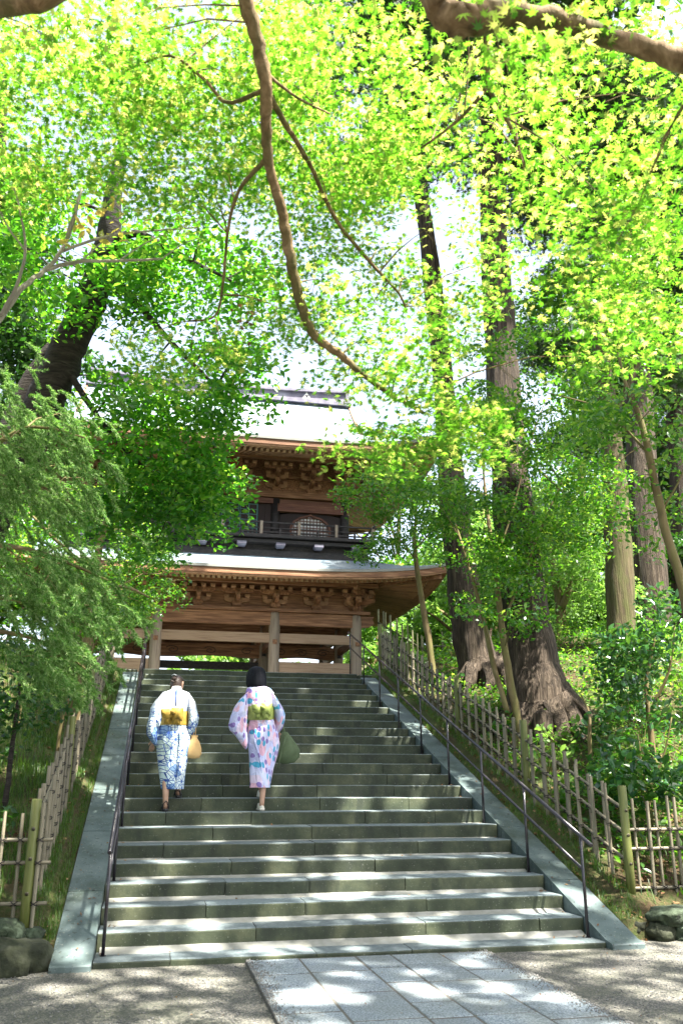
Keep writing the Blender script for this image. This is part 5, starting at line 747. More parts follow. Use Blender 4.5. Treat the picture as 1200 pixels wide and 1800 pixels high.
def star_cloth():
    m,nt,b=base('blue_star_print_cotton',.85,.2); co=swap(nt,coord(nt,'Object'))
    sc=8.5; v=vor(nt,co,sc,.7)
    sub=nt.nodes.new('ShaderNodeVectorMath'); sub.operation='SUBTRACT'; nt.links.new(co,sub.inputs[0]); nt.links.new(v.outputs['Position'],sub.inputs[1])
    s=nt.nodes.new('ShaderNodeSeparateXYZ'); nt.links.new(sub.outputs[0],s.inputs[0])
    ang=mth(nt,'ARCTAN2',s.outputs[1],s.outputs[0]); wave=mth(nt,'ABSOLUTE',mth(nt,'SINE',mth(nt,'MULTIPLY',ang,4.0)))
    dist=mth(nt,'MULTIPLY',v.outputs['Distance'],1.0)
    line=mth(nt,'LESS_THAN',mth(nt,'MULTIPLY',wave,dist),.13)
    core=mth(nt,'LESS_THAN',dist,.12)
    e=nt.nodes.new('ShaderNodeTexVoronoi'); e.voronoi_dimensions='2D'; e.feature='DISTANCE_TO_EDGE'; e.inputs['Scale'].default_value=sc; e.inputs['Randomness'].default_value=.7; nt.links.new(co,e.inputs['Vector'])
    edge=mth(nt,'LESS_THAN',e.outputs['Distance'],.028)
    mask=mth(nt,'MAXIMUM',mth(nt,'MAXIMUM',line,core),edge)
    r=nt.nodes.new('ShaderNodeSeparateColor'); nt.links.new(v.outputs['Color'],r.inputs[0])
    ground_=ramp(nt,r.outputs[0],[(0,(.56,.68,.66)),(.45,(.72,.78,.76)),(.70,(.60,.72,.74)),(.82,(.20,.32,.52))])
    wash=noise(nt,co,3.2,3); ground_=mixc(nt,ramp(nt,wash,[(.48,(0,0,0)),(.66,(.8,.8,.8))]),ground_,(.34,.52,.66))
    s2=nt.nodes.new('ShaderNodeSeparateXYZ'); nt.links.new(coord(nt,'Object'),s2.inputs[0])
    hi=ramp(nt,mth(nt,'ADD',s2.outputs[2],mth(nt,'MULTIPLY',noise(nt,co,5,2),.25)),[(0.0,(0,0,0)),(1.0,(1,1,1))])
    mr=nt.nodes.new('ShaderNodeMapRange'); mr.inputs[1].default_value=1.30; mr.inputs[2].default_value=1.5; nt.links.new(mth(nt,'ADD',s2.outputs[2],mth(nt,'MULTIPLY',noise(nt,co,5,2),.25)),mr.inputs[0])
    c=mixc(nt,mask,ground_,(.045,.10,.34)); c=mixc(nt,mth(nt,'MULTIPLY',mr.outputs[0],.80),c,(.80,.82,.85))
    nt.links.new(c,b.inputs['Base Color']); bump(nt,b,noise(nt,coord(nt,'Object',(1,1,.45)),9,3,.5,1.5),.05,.9); return m
def drop_cloth():
    m,nt,b=base('lavender_brushstroke_cotton',.85,.2); co=swap(nt,coord(nt,'Object'))
    def layer(sx,sy,off,th,keep,col,cur):
        mp=nt.nodes.new('ShaderNodeMapping'); mp.inputs['Scale'].default_value=(sx,sy,1); mp.inputs['Location'].default_value=(off,off*.7,0); mp.inputs['Rotation'].default_value=(0,0,.12); nt.links.new(co,mp.inputs[0])
        v=vor(nt,mp.outputs[0],1,.55); r=nt.nodes.new('ShaderNodeSeparateColor'); nt.links.new(v.outputs['Color'],r.inputs[0])
        k=mth(nt,'MULTIPLY',mth(nt,'LESS_THAN',v.outputs['Distance'],th),mth(nt,'LESS_THAN',r.outputs[0],keep)); return mixc(nt,k,cur,col)
    c=mixc(nt,ramp(nt,noise(nt,co,4,2),[(.45,(0,0,0)),(.6,(1,1,1))]),(.52,.53,.80),(.66,.68,.86))
    c=layer(11,4.2,0.3,.42,.48,(.74,.44,.56),c); c=layer(12,5.6,3.1,.36,.5,(.70,.58,.74),c); c=layer(18,10,7.7,.33,.40,(.26,.18,.46),c); c=layer(17,8,12.3,.31,.36,(.08,.36,.56),c)
    nt.links.new(c,b.inputs['Base Color']); bump(nt,b,noise(nt,coord(nt,'Object',(1,1,.45)),9,3,.5,1.5),.05,.9); return m
M['star']=star_cloth(); M['drop']=drop_cloth()
def loft(rings,n=36,fold=0,seed=0,twist=0):
    """rings: (cx,cy,cz,rx,ry); folds deepen as the last value of each ring says"""
    r=random.Random(seed); ph=[r.uniform(0,6.28) for _ in range(4)]; v=[]; f=[]
    for i,(cx_,cy_,cz,rx,ry,*fd) in enumerate(rings):
        fa=(fd[0] if fd else fold)
        for k in range(n):
            a=2*math.pi*k/n; m=1+fa*(.5*math.sin(5*a+ph[0]+cz*4)+.35*math.sin(9*a+ph[1]-cz*7)+.25*math.sin(3*a+ph[2]))
            v.append((cx_+rx*m*math.cos(a),cy_+ry*m*math.sin(a),cz))
    for i in range(len(rings)-1):
        for k in range(n): f.append((i*n+k,i*n+(k+1)%n,(i+1)*n+(k+1)%n,(i+1)*n+k))
    return v,f
def skinned(nodes,edges,name):
    """one continuous body grown over a skeleton; nodes: (x,y,z,r)"""
    me=bpy.data.meshes.new(name); me.from_pydata([n[:3] for n in nodes],edges,[]); o=bpy.data.objects.new(name,me); COL.objects.link(o)
    mod=o.modifiers.new('s','SKIN'); mod.use_smooth_shade=True
    for i,n in enumerate(nodes):
        sv=me.skin_vertices[0].data[i]; rr=n[3] if isinstance(n[3],tuple) else (n[3],n[3]); sv.radius=rr; sv.use_root=(i==0)
    sb_=o.modifiers.new('d','SUBSURF'); sb_.levels=2; sb_.render_levels=2
    dg=bpy.context.evaluated_depsgraph_get(); dg.update(); m2=bpy.data.meshes.new_from_object(o.evaluated_get(dg)); bpy.data.objects.remove(o); m2.name=name
    m2.polygons.foreach_set('use_smooth',[True]*len(m2.polygons)); return m2
def head_mesh(c,s,yaw,pitch,name='head'):
    """egg-shaped skull with brow, nose, lips, chin and ears; faces +y before turning"""
    bm=bmesh.new(); bmesh.ops.create_uvsphere(bm,u_segments=28,v_segments=22,radius=1)
    for v in bm.verts:
        x,y,z=v.co; w=.078; d=.098; h=.118
        jaw=1-.28*max(0,-z)**1.3; X=x*w*jaw; Y=y*d*(1-.10*max(0,-z)); Z=z*h
        if y>0:
            nx=math.exp(-(x/.16)**2); Y+=.024*nx*math.exp(-((z+.12)/.18)**2)            # nose
            Y+=.007*math.exp(-(x/.30)**2)*math.exp(-((z+.46)/.07)**2)                    # lips
            Y+=.009*math.exp(-(x/.25)**2)*math.exp(-((z+.78)/.14)**2)                    # chin
            for sx in (-.42,.42): Y-=.010*math.exp(-((x-sx)/.2)**2)*math.exp(-((z-.05)/.12)**2)
        v.co=(X,Y,Z)
    vs=[tuple(v.co) for v in bm.verts]; fs=[tuple(v.index for v in f.verts) for f in bm.faces]; bm.free()
    mb=MB().add(vs,fs)
    for sx in (-1,1):  # ears
        mb.tube([(sx*.074,-.008,.028,.006),(sx*.085,-.016,.030,.013),(sx*.087,-.018,.004,.016),(sx*.080,-.008,-.028,.008),(sx*.074,0,-.036,.003)],8)
    Mx=Matrix.Translation(c)@Euler((pitch,0,yaw)).to_matrix().to_4x4()@Matrix.Scale(s,4)
    mb.v=[tuple(Mx@Vector(p)) for p in mb.v]; return mb,Mx
def hand_nodes(nodes,edges,wr,dirv,side,curl=.6,s=1.0):
    """palm, four fingers and a thumb continuing from wrist node index wr"""
    p=Vector(nodes[wr][:3]); d=Vector(dirv).normalized(); lat=d.cross(Vector((0,1,0))).normalized()*side; nrm=lat.cross(d)
    pm=len(nodes); q=p+d*.045*s; nodes.append((*q,.024*s)); edges.append((wr,pm))
    kn=len(nodes); q2=p+d*.085*s; nodes.append((*q2,.022*s)); edges.append((pm,kn))
    for k,(o_,L) in enumerate(((-.027,.062),(-.009,.072),(.009,.068),(.026,.052))):
        a=q2+lat*o_*s+d*.01*s; b_=a+(d*math.cos(curl*.4)+nrm*math.sin(curl*.4)).normalized()*L*.5*s; c=b_+(d*math.cos(curl)+nrm*math.sin(curl)).normalized()*L*.5*s
        i=len(nodes); nodes+= [(*a,.0095*s),(*b_,.0085*s),(*c,.007*s)]; edges+= [(kn,i),(i,i+1),(i+1,i+2)]
    i=len(nodes); a=p+d*.03*s-lat*.026*s; b_=a+d*.03*s-lat*.02*s+nrm*.01; nodes+= [(*a,.011*s),(*b_,.0095*s),(*(b_+d*.026*s),.008*s)]; edges+= [(pm,i),(i,i+1),(i+1,i+2)]
def pchild(mb,name,mat,root,smooth=True): return mb.build(name,M[mat],root,smooth)
# ---- the woman in blue and white
P1=thing('person','woman in blue and white star-print kimono with mustard obi and black sandals','person',(-1.74,3.33,1.10),group='women in kimono climbing the stairs')
nodes=[(0.05,.14,.86,.10),(.05,.14,1.0,.10),(.04,.13,1.2,.105),(.04,.14,1.36,.09),(.04,.16,1.45,.05),(.045,.19,1.53,.045),
 (-.04,.12,.80,.085),(-.045,.15,.46,.058),(-.03,-.02,.33,.050),(-.022,-.035,.10,.034),(-.022,-.03,.055,.033),(-.022,.07,.03,.028),
 (.12,.14,.82,.085),(.12,.34,.62,.060),(.125,.30,.44,.05),(.135,.27,.26,.034),(.135,.27,.215,.033),(.14,.37,.19,.028),
 (-.09,.13,1.37,.06),(-.17,.11,1.16,.045),(-.21,.14,.96,.034),(-.215,.16,.88,.024),
 (.17,.13,1.37,.06),(.25,.11,1.16,.045),(.26,.24,1.02,.034),(.255,.31,.98,.024)]
edges=[(0,1),(1,2),(2,3),(3,4),(4,5),(0,6),(6,7),(7,8),(8,9),(9,10),(10,11),(0,12),(12,13),(13,14),(14,15),(15,16),(16,17),(3,18),(18,19),(19,20),(20,21),(3,22),(22,23),(23,24),(24,25)]
hand_nodes(nodes,edges,21,(-.15,.1,-1),1); hand_nodes(nodes,edges,25,(.1,.5,-.8),-1)
bm_=skinned(nodes,edges,'body'); 
def join_body(me,hm):
    mb=MB(); mb.add([tuple(v.co) for v in me.vertices],[tuple(p.vertices) for p in me.polygons]); mb.add(hm.v,hm.f); return mb
hm,HM=head_mesh(Vector((.045,.215,1.585)),1.0,-.55,-.35)
pchild(join_body(bm_,hm),'body','skin',P1)
for sx in (-1,1):
    e=MB().tube([(sx*.031,.083,.010,.002),(sx*.031,.088,.010,.009),(sx*.031,.091,.010,.003)],10); e.v=[tuple(HM@Vector(p)) for p in e.v]; pchild(e,'eye','eye',P1)
def hair_shell(HM,cut,name,mat,root,extra=None,puff=1.0):
    """scalp of hair over the skull, open at the face; strands ruffle the surface"""
    bm=bmesh.new(); bmesh.ops.create_uvsphere(bm,u_segments=40,v_segments=28,radius=1)
    dead=[v for v in bm.verts if cut(*v.co)]; bmesh.ops.delete(bm,geom=dead,context='VERTS')
    for v in bm.verts:
        x,y,z=v.co; a=math.atan2(y,x); rf=1+.012*math.sin(a*26)+.01*math.sin(z*20+a*5)
        v.co=(x*.087*rf*puff,y*.107*rf*puff,z*.126*rf)
    mb=MB().add([tuple(v.co) for v in bm.verts],[tuple(v.index for v in f.verts) for f in bm.faces]); bm.free()
    if extra: extra(mb)
    mb.v=[tuple(HM@Vector(p)) for p in mb.v]; o=pchild(mb,name,mat,root); sl=o.modifiers.new('t','SOLIDIFY'); sl.thickness=.006; return o
def bun(mb):
    for r_,z,y in ((.030,.02,-.112),(.024,.055,-.110)):
        mb.tube([(r_*math.cos(t),y-.012*math.sin(t*2),z+r_*math.sin(t),.014) for t in np.linspace(0,2*math.pi,12)],7)
    mb.tube([(0,-.09,.03,.03),(0,-.125,.035,.026),(0,-.14,.04,.01)],12)
hair_shell(HM,lambda x,y,z:(y>.25 and z<.55) or z<-.62 or (y>-.1 and z<-.05),'hair','hairbrown',P1,bun)
cl=MB()   # silver comb and clip
cl.tube([(-.035,-.128,.075,.004),(0,-.142,.082,.006),(.035,-.128,.075,.004)],6); cl.v=[tuple(HM@Vector(p)) for p in cl.v]; pchild(cl,'hair_clip','whitecloth',P1)
kim=MB()
v,f=loft([(.035,.14,1.52,.055,.05,.0),(.035,.135,1.50,.10,.07,.0),(.03,.125,1.475,.17,.085,.01),(.03,.12,1.42,.212,.105,.015),(.03,.115,1.30,.208,.118,.02),(.03,.115,1.20,.178,.12,.02),(.03,.12,1.10,.168,.12,.02),(.03,.13,1.0,.19,.14,.03),(.035,.135,.90,.212,.155,.03),(.04,.14,.80,.215,.155,.03),(.04,.15,.66,.196,.15,.035),(.04,.135,.50,.172,.165,.045),(.045,.105,.38,.155,.178,.06),(.05,.09,.30,.143,.178,.07),(.055,.085,.268,.138,.172,.08)],40,seed=3); kim.add(v,f); 
pchild(kim,'kimono','star',P1)
# back seam overlap of the skirt
pchild(MB().tube([(.11,-.03,1.0,.010),(.13,-.035,.8,.011),(.12,-.035,.6,.010),(.10,-.06,.42,.009),(.085,-.085,.28,.008)],6),'skirt_fold','star',P1)
def sleeve(pts,n=22,seed=1):
    return MB().add(*loft_path(pts,n,seed))
def loft_path(pts,n,seed):
    """pts: centre, half-width across, half-depth, all along a drooping path; cross-sections lie in horizontal-ish planes"""
    r=random.Random(seed); v=[]; f=[]
    for i,(c,tx,w,d,h) in enumerate(pts):
        # ring in plane spanned by tx (unit in xz) and y
        tx=Vector(tx).normalized(); 
        for k in range(n):
            a=2*math.pi*k/n; m=1+.09*math.sin(4*a+i*.8)+.05*math.sin(7*a+seed+i*.5); p=Vector(c)+tx*(w*m*math.cos(a))+Vector((0,1,0))*(d*m*math.sin(a)); v.append(tuple(p))
    for i in range(len(pts)-1):
        for k in range(n): f.append((i*n+k,i*n+(k+1)%n,(i+1)*n+(k+1)%n,(i+1)*n+k))
    f.append(tuple(range(n)))
    f.append(tuple(range(len(v)-1,len(v)-n-1,-1)))
    return v,f
# left sleeve hangs down her side, right sleeve bent forward
pchild(sleeve([((-.11,.12,1.47),(1,0,.7),.05,.06,0),((-.165,.11,1.42),(1,0,.9),.08,.09,0),((-.195,.10,1.32),(1,0,.5),.085,.10,0),((-.205,.10,1.18),(1,0,.25),.085,.11,0),((-.225,.11,1.06),(1,0,.15),.085,.125,0),((-.235,.12,.96),(1,0,.3),.075,.13,0),((-.205,.12,.86),(1,0,.5),.045,.11,0),((-.17,.12,.80),(1,0,.5),.02,.06,0)],seed=5),'sleeve','star',P1)
pchild(sleeve([((.17,.12,1.47),(1,0,-.7),.05,.06,0),((.222,.11,1.42),(1,0,-.9),.078,.09,0),((.235,.10,1.30),(1,0,-.5),.08,.095,0),((.262,.10,1.18),(1,0,-.2),.078,.11,0),((.262,.15,1.08),(1,0,.0),.07,.13,0),((.245,.18,.98),(1,0,-.2),.055,.12,0),((.225,.19,.90),(1,0,-.3),.022,.07,0)],seed=8),'sleeve','star',P1)
pchild(MB().add(*loft([(.035,.125,1.505,.07,.062),(.035,.13,1.535,.062,.058),(.038,.14,1.555,.057,.055)],24)),'collar','whitecloth',P1)
pchild(MB().tube([(.035,.036,1.50,.016),(.035,.018,1.44,.013),(.035,.006,1.38,.010),(.034,-.002,1.28,.008)],6),'collar_patch','bluecollar',P1)
ob=MB(); ob.add(*loft([(.03,.118,1.055,.182,.132,.0),(.03,.118,1.075,.187,.137,.006),(.03,.118,1.15,.186,.137,.01),(.03,.118,1.22,.19,.135,.006),(.03,.118,1.235,.183,.128,.0)],36,seed=2)); obi1=pchild(ob,'obi','obi_y',P1)
def bow(root,par,cx_,cy_,cz,w,mat,seed,s=1.0):
    r=random.Random(seed)
    def flap(x0,x1,z0,z1,y,bul,tip=0):
        v=[];n=8
        for j in range(n+1):
            t=j/n
            for i in range(n+1):
                u=i/n; zz=z0+(z1-z0)*t - (tip*(abs(u-.5)*2) if t<.5 else 0)
                v.append((x0+(x1-x0)*(u)+(.5-u)*.03*(1-t),y-bul*math.sin(math.pi*u)*math.sin(math.pi*(.15+.7*t))-.008*math.sin(9*u+seed)*t,zz))
        f=[(j*(n+1)+i,j*(n+1)+i+1,(j+1)*(n+1)+i+1,(j+1)*(n+1)+i) for j in range(n) for i in range(n)]
        o=MB().add(v,f).build('obi_flap',M[mat],par,True); sl=o.modifiers.new('t','SOLIDIFY'); sl.thickness=.012; sl.offset=0
    flap(cx_-w,cx_+.02,cz-.05,cz+.075,cy_-.02,.045,-.03); flap(cx_-.02,cx_+w*.85,cz-.03,cz+.095,cy_-.022,.05,.045)
    flap(cx_-w*.75,cx_-.02,cz-.10,cz+.01,cy_-.012,.03); flap(cx_,cx_+w*.7,cz-.095,cz+.0,cy_-.010,.03,.02)
    k=MB().tube([(cx_-.03,cy_-.05,cz+.05,.012),(cx_,cy_-.075,cz+.035,.03),(cx_+.03,cy_-.05,cz+.01,.012)],10).build('obi_knot',M[mat],par,True)
bow(P1,obi1,.005,-.02,1.17,.155,'obi_y',1)
def sandal(root,x,y,z,yaw,mat,heel=0,strap=True):
    Mx=Matrix.Translation((x,y,z))@Euler((heel,0,yaw)).to_matrix().to_4x4()
    out=[(-.030,-.115),(-.036,-.07),(-.032,0),(-.042,.07),(-.034,.12),(0,.135),(.034,.12),(.044,.07),(.034,0),(.036,-.07),(.030,-.115),(0,-.125)]
    mb=MB().prism(out,'z',-.028,0); 
    if strap:
        for yy,h in ((.07,.05),(-.03,.075),(-.10,.06)):
            mb.tube([(.042*math.cos(t),yy,.0+h*math.sin(t),.006) for t in np.linspace(0,math.pi,9)],5)
        mb.tube([(-.035,-.03,.05,.006),(0,-.06,.08,.006),(.035,-.1,.055,.006)],5); mb.tube([(-.036,-.10,.0,.006),(-.03,-.112,.06,.006),(0,-.125,.095,.007),(.03,-.112,.06,.006),(.036,-.1,0,.006)],5)
    else:
        mb.add(*[q for q in loft([(0,.0,.0,.043,.125),(0,-.0,.02,.042,.122),(0,.01,.042,.036,.108),(0,.03,.055,.028,.085),(0,.04,.062,.01,.05)],20)])
    mb.v=[tuple(Mx@Vector(p)) for p in mb.v]; return mb.build('sandal' if strap else 'shoe',M[mat],root,True)
sandal(P1,-.022,.05,.034,.05,'sandal'); sandal(P1,.138,.34,.188,-.12,'sandal')
# tan drawstring pouch hanging from her forearm
bag=thing('drawstring_pouch','tan cloth drawstring pouch hanging at the right hip of the woman in blue and white','bag',(-1.44,3.44,1.74))
v,f=loft([(0,0,0,.02,.02),(0,0,.01,.075,.05),(0,0,.06,.098,.062),(0,0,.14,.092,.06),(0,0,.21,.066,.045),(0,0,.26,.035,.028),(0,0,.29,.045,.035)],26,fold=.05,seed=4)
MB().add(v,f+[tuple(range(25,-1,-1))]).build('pouch_body',M['pouch'],bag,True)
for dx in (-.012,.014): MB().tube([(dx,0,.27,.005),(dx*.8,-.01,.40,.005),(dx*.3-.02,-.02,.52,.005),(-.03,-.03,.58,.005)],6).build('cord',M['pouch'],bag,True)
# ---- the woman in lavender
P2=thing('person','woman with black bob in lavender and pink kimono with green obi','person',(-.60,3.33,1.10),group='women in kimono climbing the stairs')
nodes=[(0.03,.14,.92,.10),(.03,.14,1.08,.10),(.01,.13,1.28,.105),(-.01,.14,1.44,.085),(-.03,.15,1.54,.048),(-.045,.17,1.62,.043),
 (.10,.13,.86,.085),(.08,.12,.50,.055),(.06,-.0,.36,.05),(.045,-.04,.12,.034),(.045,-.03,.06,.033),(.04,.07,.03,.028),
 (-.02,.14,.88,.085),(.0,.38,.66,.058),(.04,.36,.46,.048),(.075,.33,.27,.033),(.075,.33,.215,.032),(.075,.43,.19,.027),
 (-.13,.13,1.44,.06),(-.24,.12,1.22,.045),(-.20,.28,1.10,.034),(-.17,.33,1.09,.024),
 (.12,.13,1.44,.06),(.25,.10,1.22,.045),(.27,.22,1.06,.034),(.275,.28,1.0,.024)]
hand_nodes(nodes2:=nodes,edges2:=list(edges[:25]),21,(.6,.6,-.1),1); hand_nodes(nodes2,edges2,25,(.1,.4,-.9),-1,curl=1.3)
bm_=skinned(nodes2,edges2,'body'); hm,HM=head_mesh(Vector((-.05,.18,1.70)),1.05,.06,-.12)
pchild(join_body(bm_,hm),'body','skin',P2)
for sx in (-1,1):
    e=MB().tube([(sx*.031,.083,.010,.002),(sx*.031,.088,.010,.009),(sx*.031,.091,.010,.003)],10); e.v=[tuple(HM@Vector(p)) for p in e.v]; pchild(e,'eye','eye',P2)
def bob(HM,root):
    """chin-length bob: a full cap of hair with a straight hem, open only at the face"""
    n=48; v=[]; f=[]; rows=[(0,.012),(.12,.42),(.12+.0,.42)]
    prof=[(.140,.01),(.138,.035),(.128,.062),(.108,.086),(.08,.102),(.04,.111),(0,.116),(-.05,.118),(-.09,.114),(-.118,.106),(-.138,.092),(-.146,.078)]
    for z,r_ in prof:
        for k in range(n):
            a=2*math.pi*k/n; s_=math.sin(a); rf=1+.02*math.sin(a*13+z*9)+.012*math.sin(a*23+z*30)+.01*math.sin(a*5)
            if z<.04 and s_>.35: rf*=.55 if s_>.55 else .8
            v.append((r_*1.12*math.cos(a)*rf,(r_*1.14*s_*rf)-.006,z-(.012*max(0,-s_) if z<-.08 else 0)))
    for i in range(len(prof)-1):
        for k in range(n): f.append((i*n+k,i*n+(k+1)%n,(i+1)*n+(k+1)%n,(i+1)*n+k))
    f.append(tuple(range(n))); mb=MB().add(v,f); mb.v=[tuple(HM@Vector(p)) for p in mb.v]; pchild(mb,'hair','hairblack',root)
bob(HM,P2)
v,f=loft([(-.03,.13,1.60,.055,.05),(-.025,.125,1.58,.095,.068),(-.02,.12,1.555,.155,.085,.01),(-.005,.12,1.50,.19,.105,.015),(.0,.115,1.38,.182,.118,.02),(.015,.115,1.28,.170,.12,.02),(.03,.12,1.18,.158,.12,.02),(.045,.13,1.08,.178,.14,.03),(.06,.14,.96,.205,.16,.03),(.075,.145,.84,.212,.165,.03),(.075,.15,.70,.190,.16,.035),(.05,.125,.54,.160,.165,.045),(.035,.10,.40,.140,.175,.06),(.028,.085,.32,.128,.175,.07),(.026,.08,.285,.13,.172,.09)],40,seed=13)
pchild(MB().add(v,f),'kimono','drop',P2)
pchild(MB().tube([(-.06,-.015,1.02,.012),(-.07,-.03,.86,.014),(.0,-.035,.66,.013),(.04,-.055,.45,.011),(.055,-.09,.30,.010)],6),'skirt_fold','drop',P2)
pchild(sleeve([((-.13,.12,1.53),(1,0,.7),.05,.06,0),((-.20,.11,1.46),(1,0,.8),.075,.085,0),((-.245,.10,1.34),(1,0,.4),.09,.10,0),((-.275,.09,1.20),(1,0,.15),.10,.10,0),((-.29,.09,1.08),(1,0,.1),.115,.10,0),((-.275,.09,.98),(1,0,-.2),.12,.09,0),((-.235,.09,.90),(1,0,-.5),.10,.07,0),((-.20,.09,.82),(1,0,-.6),.06,.05,0),((-.18,.09,.77),(1,0,-.6),.02,.02,0)],seed=15),'sleeve','drop',P2)
pchild(sleeve([((.11,.12,1.53),(1,0,-.7),.05,.06,0),((.175,.11,1.46),(1,0,-.8),.07,.08,0),((.225,.10,1.34),(1,0,-.4),.078,.09,0),((.265,.10,1.22),(1,0,-.1),.072,.10,0),((.275,.13,1.12),(1,0,.1),.062,.11,0),((.265,.16,1.03),(1,0,.1),.05,.09,0),((.255,.17,.98),(1,0,0),.02,.05,0)],seed=18),'sleeve','drop',P2)
pchild(MB().add(*loft([(-.025,.12,1.585,.068,.06),(-.03,.125,1.61,.060,.056),(-.034,.135,1.632,.055,.053)],24)),'collar','drop',P2)
ob=MB(); ob.add(*loft([(.025,.118,1.13,.168,.132,.0),(.022,.118,1.15,.174,.137,.006),(.02,.118,1.23,.176,.137,.01),(.015,.118,1.30,.18,.135,.006),(.012,.118,1.32,.172,.128,.0)],36,seed=12)); obi2=pchild(ob,'obi','obi_g',P2)
bow(P2,obi2,.02,-.02,1.25,.145,'obi_g',6)
sandal(P2,.04,.05,.034,.08,'shoe',0,False); sandal(P2,.075,.40,.19,0,'shoe',0,False)
bg2=thing('shoulder_bag','slouchy dark green cloth bag carried at the right side of the woman in lavender','bag',(-.22,3.47,1.68))
v,f=loft([(-.03,0,0,.03,.02),(-.02,0,.02,.12,.05),(.0,0,.09,.165,.075),(.015,0,.18,.155,.075),(.0,0,.27,.115,.06),(-.02,0,.35,.07,.04),(-.035,0,.41,.035,.025)],30,fold=.07,seed=9)
MB().add(v,f+[tuple(range(29,-1,-1))]).build('bag_body',M['greenbag'],bg2,True)
MB().tube([(-.02,-.05,.36,.012),(-.07,-.075,.22,.011),(-.10,-.07,.08,.010),(-.125,-.05,-.06,.009)],7).build('strap',M['greenbag'],bg2,True)
MB().tube([(-.03,0,.38,.014),(-.05,.02,.46,.013),(-.07,.05,.5,.012)],8).build('handle',M['greenbag'],bg2,True)
# ---- visitor in a sun hat on the upper path
hz=4.42
P3=thing('person','distant visitor in pale brimmed sun hat seen between the cedar trunks on the upper path','person',(7.66,16.6,hz))
M['beige']=grain('beige_cloth',(.45,.40,.32),(.55,.50,.42),(1,1,1),7,.8,.004,var=0)
nodes=[(0,0,.84,.10),(0,0,1.0,.11),(0,0,1.2,.115),(0,0,1.33,.085),(0,.0,1.40,.045),(0,0,1.46,.042),(-.08,0,.8,.08),(-.085,0,.42,.052),(-.085,.0,.07,.034),(-.085,-.1,.035,.03),(.08,0,.8,.08),(.085,0,.42,.052),(.085,0,.07,.034),(.085,-.1,.035,.03),
 (-.14,0,1.33,.055),(-.2,-.02,1.1,.042),(-.17,-.12,.92,.032),(-.16,-.16,.9,.024),(.14,0,1.33,.055),(.22,-.05,1.16,.042),(.24,-.18,1.33,.032),(.245,-.21,1.40,.024)]
ed=[(0,1),(1,2),(2,3),(3,4),(4,5),(0,6),(6,7),(7,8),(8,9),(0,10),(10,11),(11,12),(12,13),(3,14),(14,15),(15,16),(16,17),(3,18),(18,19),(19,20),(20,21)]
hand_nodes(nodes,ed,17,(.3,-.6,-.6),1); hand_nodes(nodes,ed,21,(.05,-.2,1),-1)
hm,HM=head_mesh(Vector((0,-.01,1.54)),.95,math.pi,0); pchild(join_body(skinned(nodes,ed,'body'),hm),'body','skin',P3)
hair_shell(HM,lambda x,y,z:(y>.2) or z<-.75,'hair','hairblack',P3)
pchild(MB().add(*loft([(0,0,1.56,.17,.17),(0,0,1.59,.165,.165),(0,0,1.61,.092,.108),(0,0,1.66,.088,.10),(0,0,1.695,.07,.08),(0,0,1.70,.01,.01)],26)),'sun_hat','whitecloth',P3)
pchild(MB().add(*loft([(0,0,1.42,.06,.05),(0,0,1.38,.14,.09),(0,0,1.25,.18,.13),(0,0,1.05,.16,.125),(0,0,.9,.18,.14),(0,0,.6,.2,.16),(0,0,.35,.23,.18)],26,fold=.03)),'dress','beige',P3)
for a in ([(-.13,0,1.36,.06),(-.2,-.02,1.1,.055),(-.175,-.1,.95,.045)],[(.13,0,1.36,.06),(.22,-.05,1.15,.055),(.237,-.15,1.3,.042)]): pchild(MB().tube(a,12),'sleeve','beige',P3)
from collections import Counter
# ------------------------------------------------------------ plants
def bark(name,c1,c2,c3,vs=(9,9,.7),bd=.05,moss=None,ring=False):
    m,nt,b=base(name,.85,.25); co=coord(nt,'World',(1,1,7) if ring else vs); n=noise(nt,co,1.0 if not ring else 4,6,.65,1.2); n2=noise(nt,coord(nt,'World',(3,3,.8)),2,4)
    c=ramp(nt,n,[(.3,c1),(.5,c2),(.72,c3)])
    if moss: c=mixc(nt,ramp(nt,n2,[(.42,(0,0,0)),(.62,(.75,.75,.75))]),c,moss)
    nt.links.new(c,b.inputs['Base Color']); bump(nt,b,n,bd,1); return m
M['cedarbark']=bark('cedar_bark',(.012,.009,.006),(.055,.040,.027),(.155,.12,.085),(16,16,.7),bd=.09)
M['beechbark']=bark('mossy_fluted_bark',(.035,.026,.014),(.085,.066,.032),(.15,.12,.065),(20,20,.5),.04,(.07,.08,.02))
M['darkbark']=bark('dark_cherry_bark',(.012,.010,.009),(.035,.028,.024),(.07,.06,.05),bd=.03,ring=True)
M['maplebark']=bark('maple_bark',(.06,.035,.016),(.18,.115,.055),(.36,.25,.14),(14,14,7),.012,(.06,.065,.015))
M['palebark']=bark('pale_thin_bark',(.15,.13,.11),(.27,.24,.20),(.38,.35,.30),(5,5,3),.006)
M['brownbark']=bark('brown_shrub_bark',(.07,.05,.025),(.15,.11,.05),(.22,.17,.09),(6,6,2),.008,(.13,.13,.04))
def lm(k,*a,**kw): M[k]=leafmat(k,*a,**kw)
lm('maple_leaf',(.03,.13,.008),(.06,.19,.012),(.18,.28,.03),((.08,.30,.01),(.24,.52,.03),(.80,.74,.20)),tf=.56,rough=.45)  # cream end of the ramps paints sun highlights onto random leaves
lm('broad_leaf',(.015,.075,.008),(.03,.12,.012),(.08,.20,.02),((.08,.34,.012),(.16,.50,.02),(.42,.66,.06)),tf=.5,rough=.38)
lm('small_leaf',(.02,.08,.010),(.04,.13,.014),(.11,.22,.03),((.06,.26,.01),(.17,.46,.015),(.48,.68,.07)),tf=.42,rough=.35)
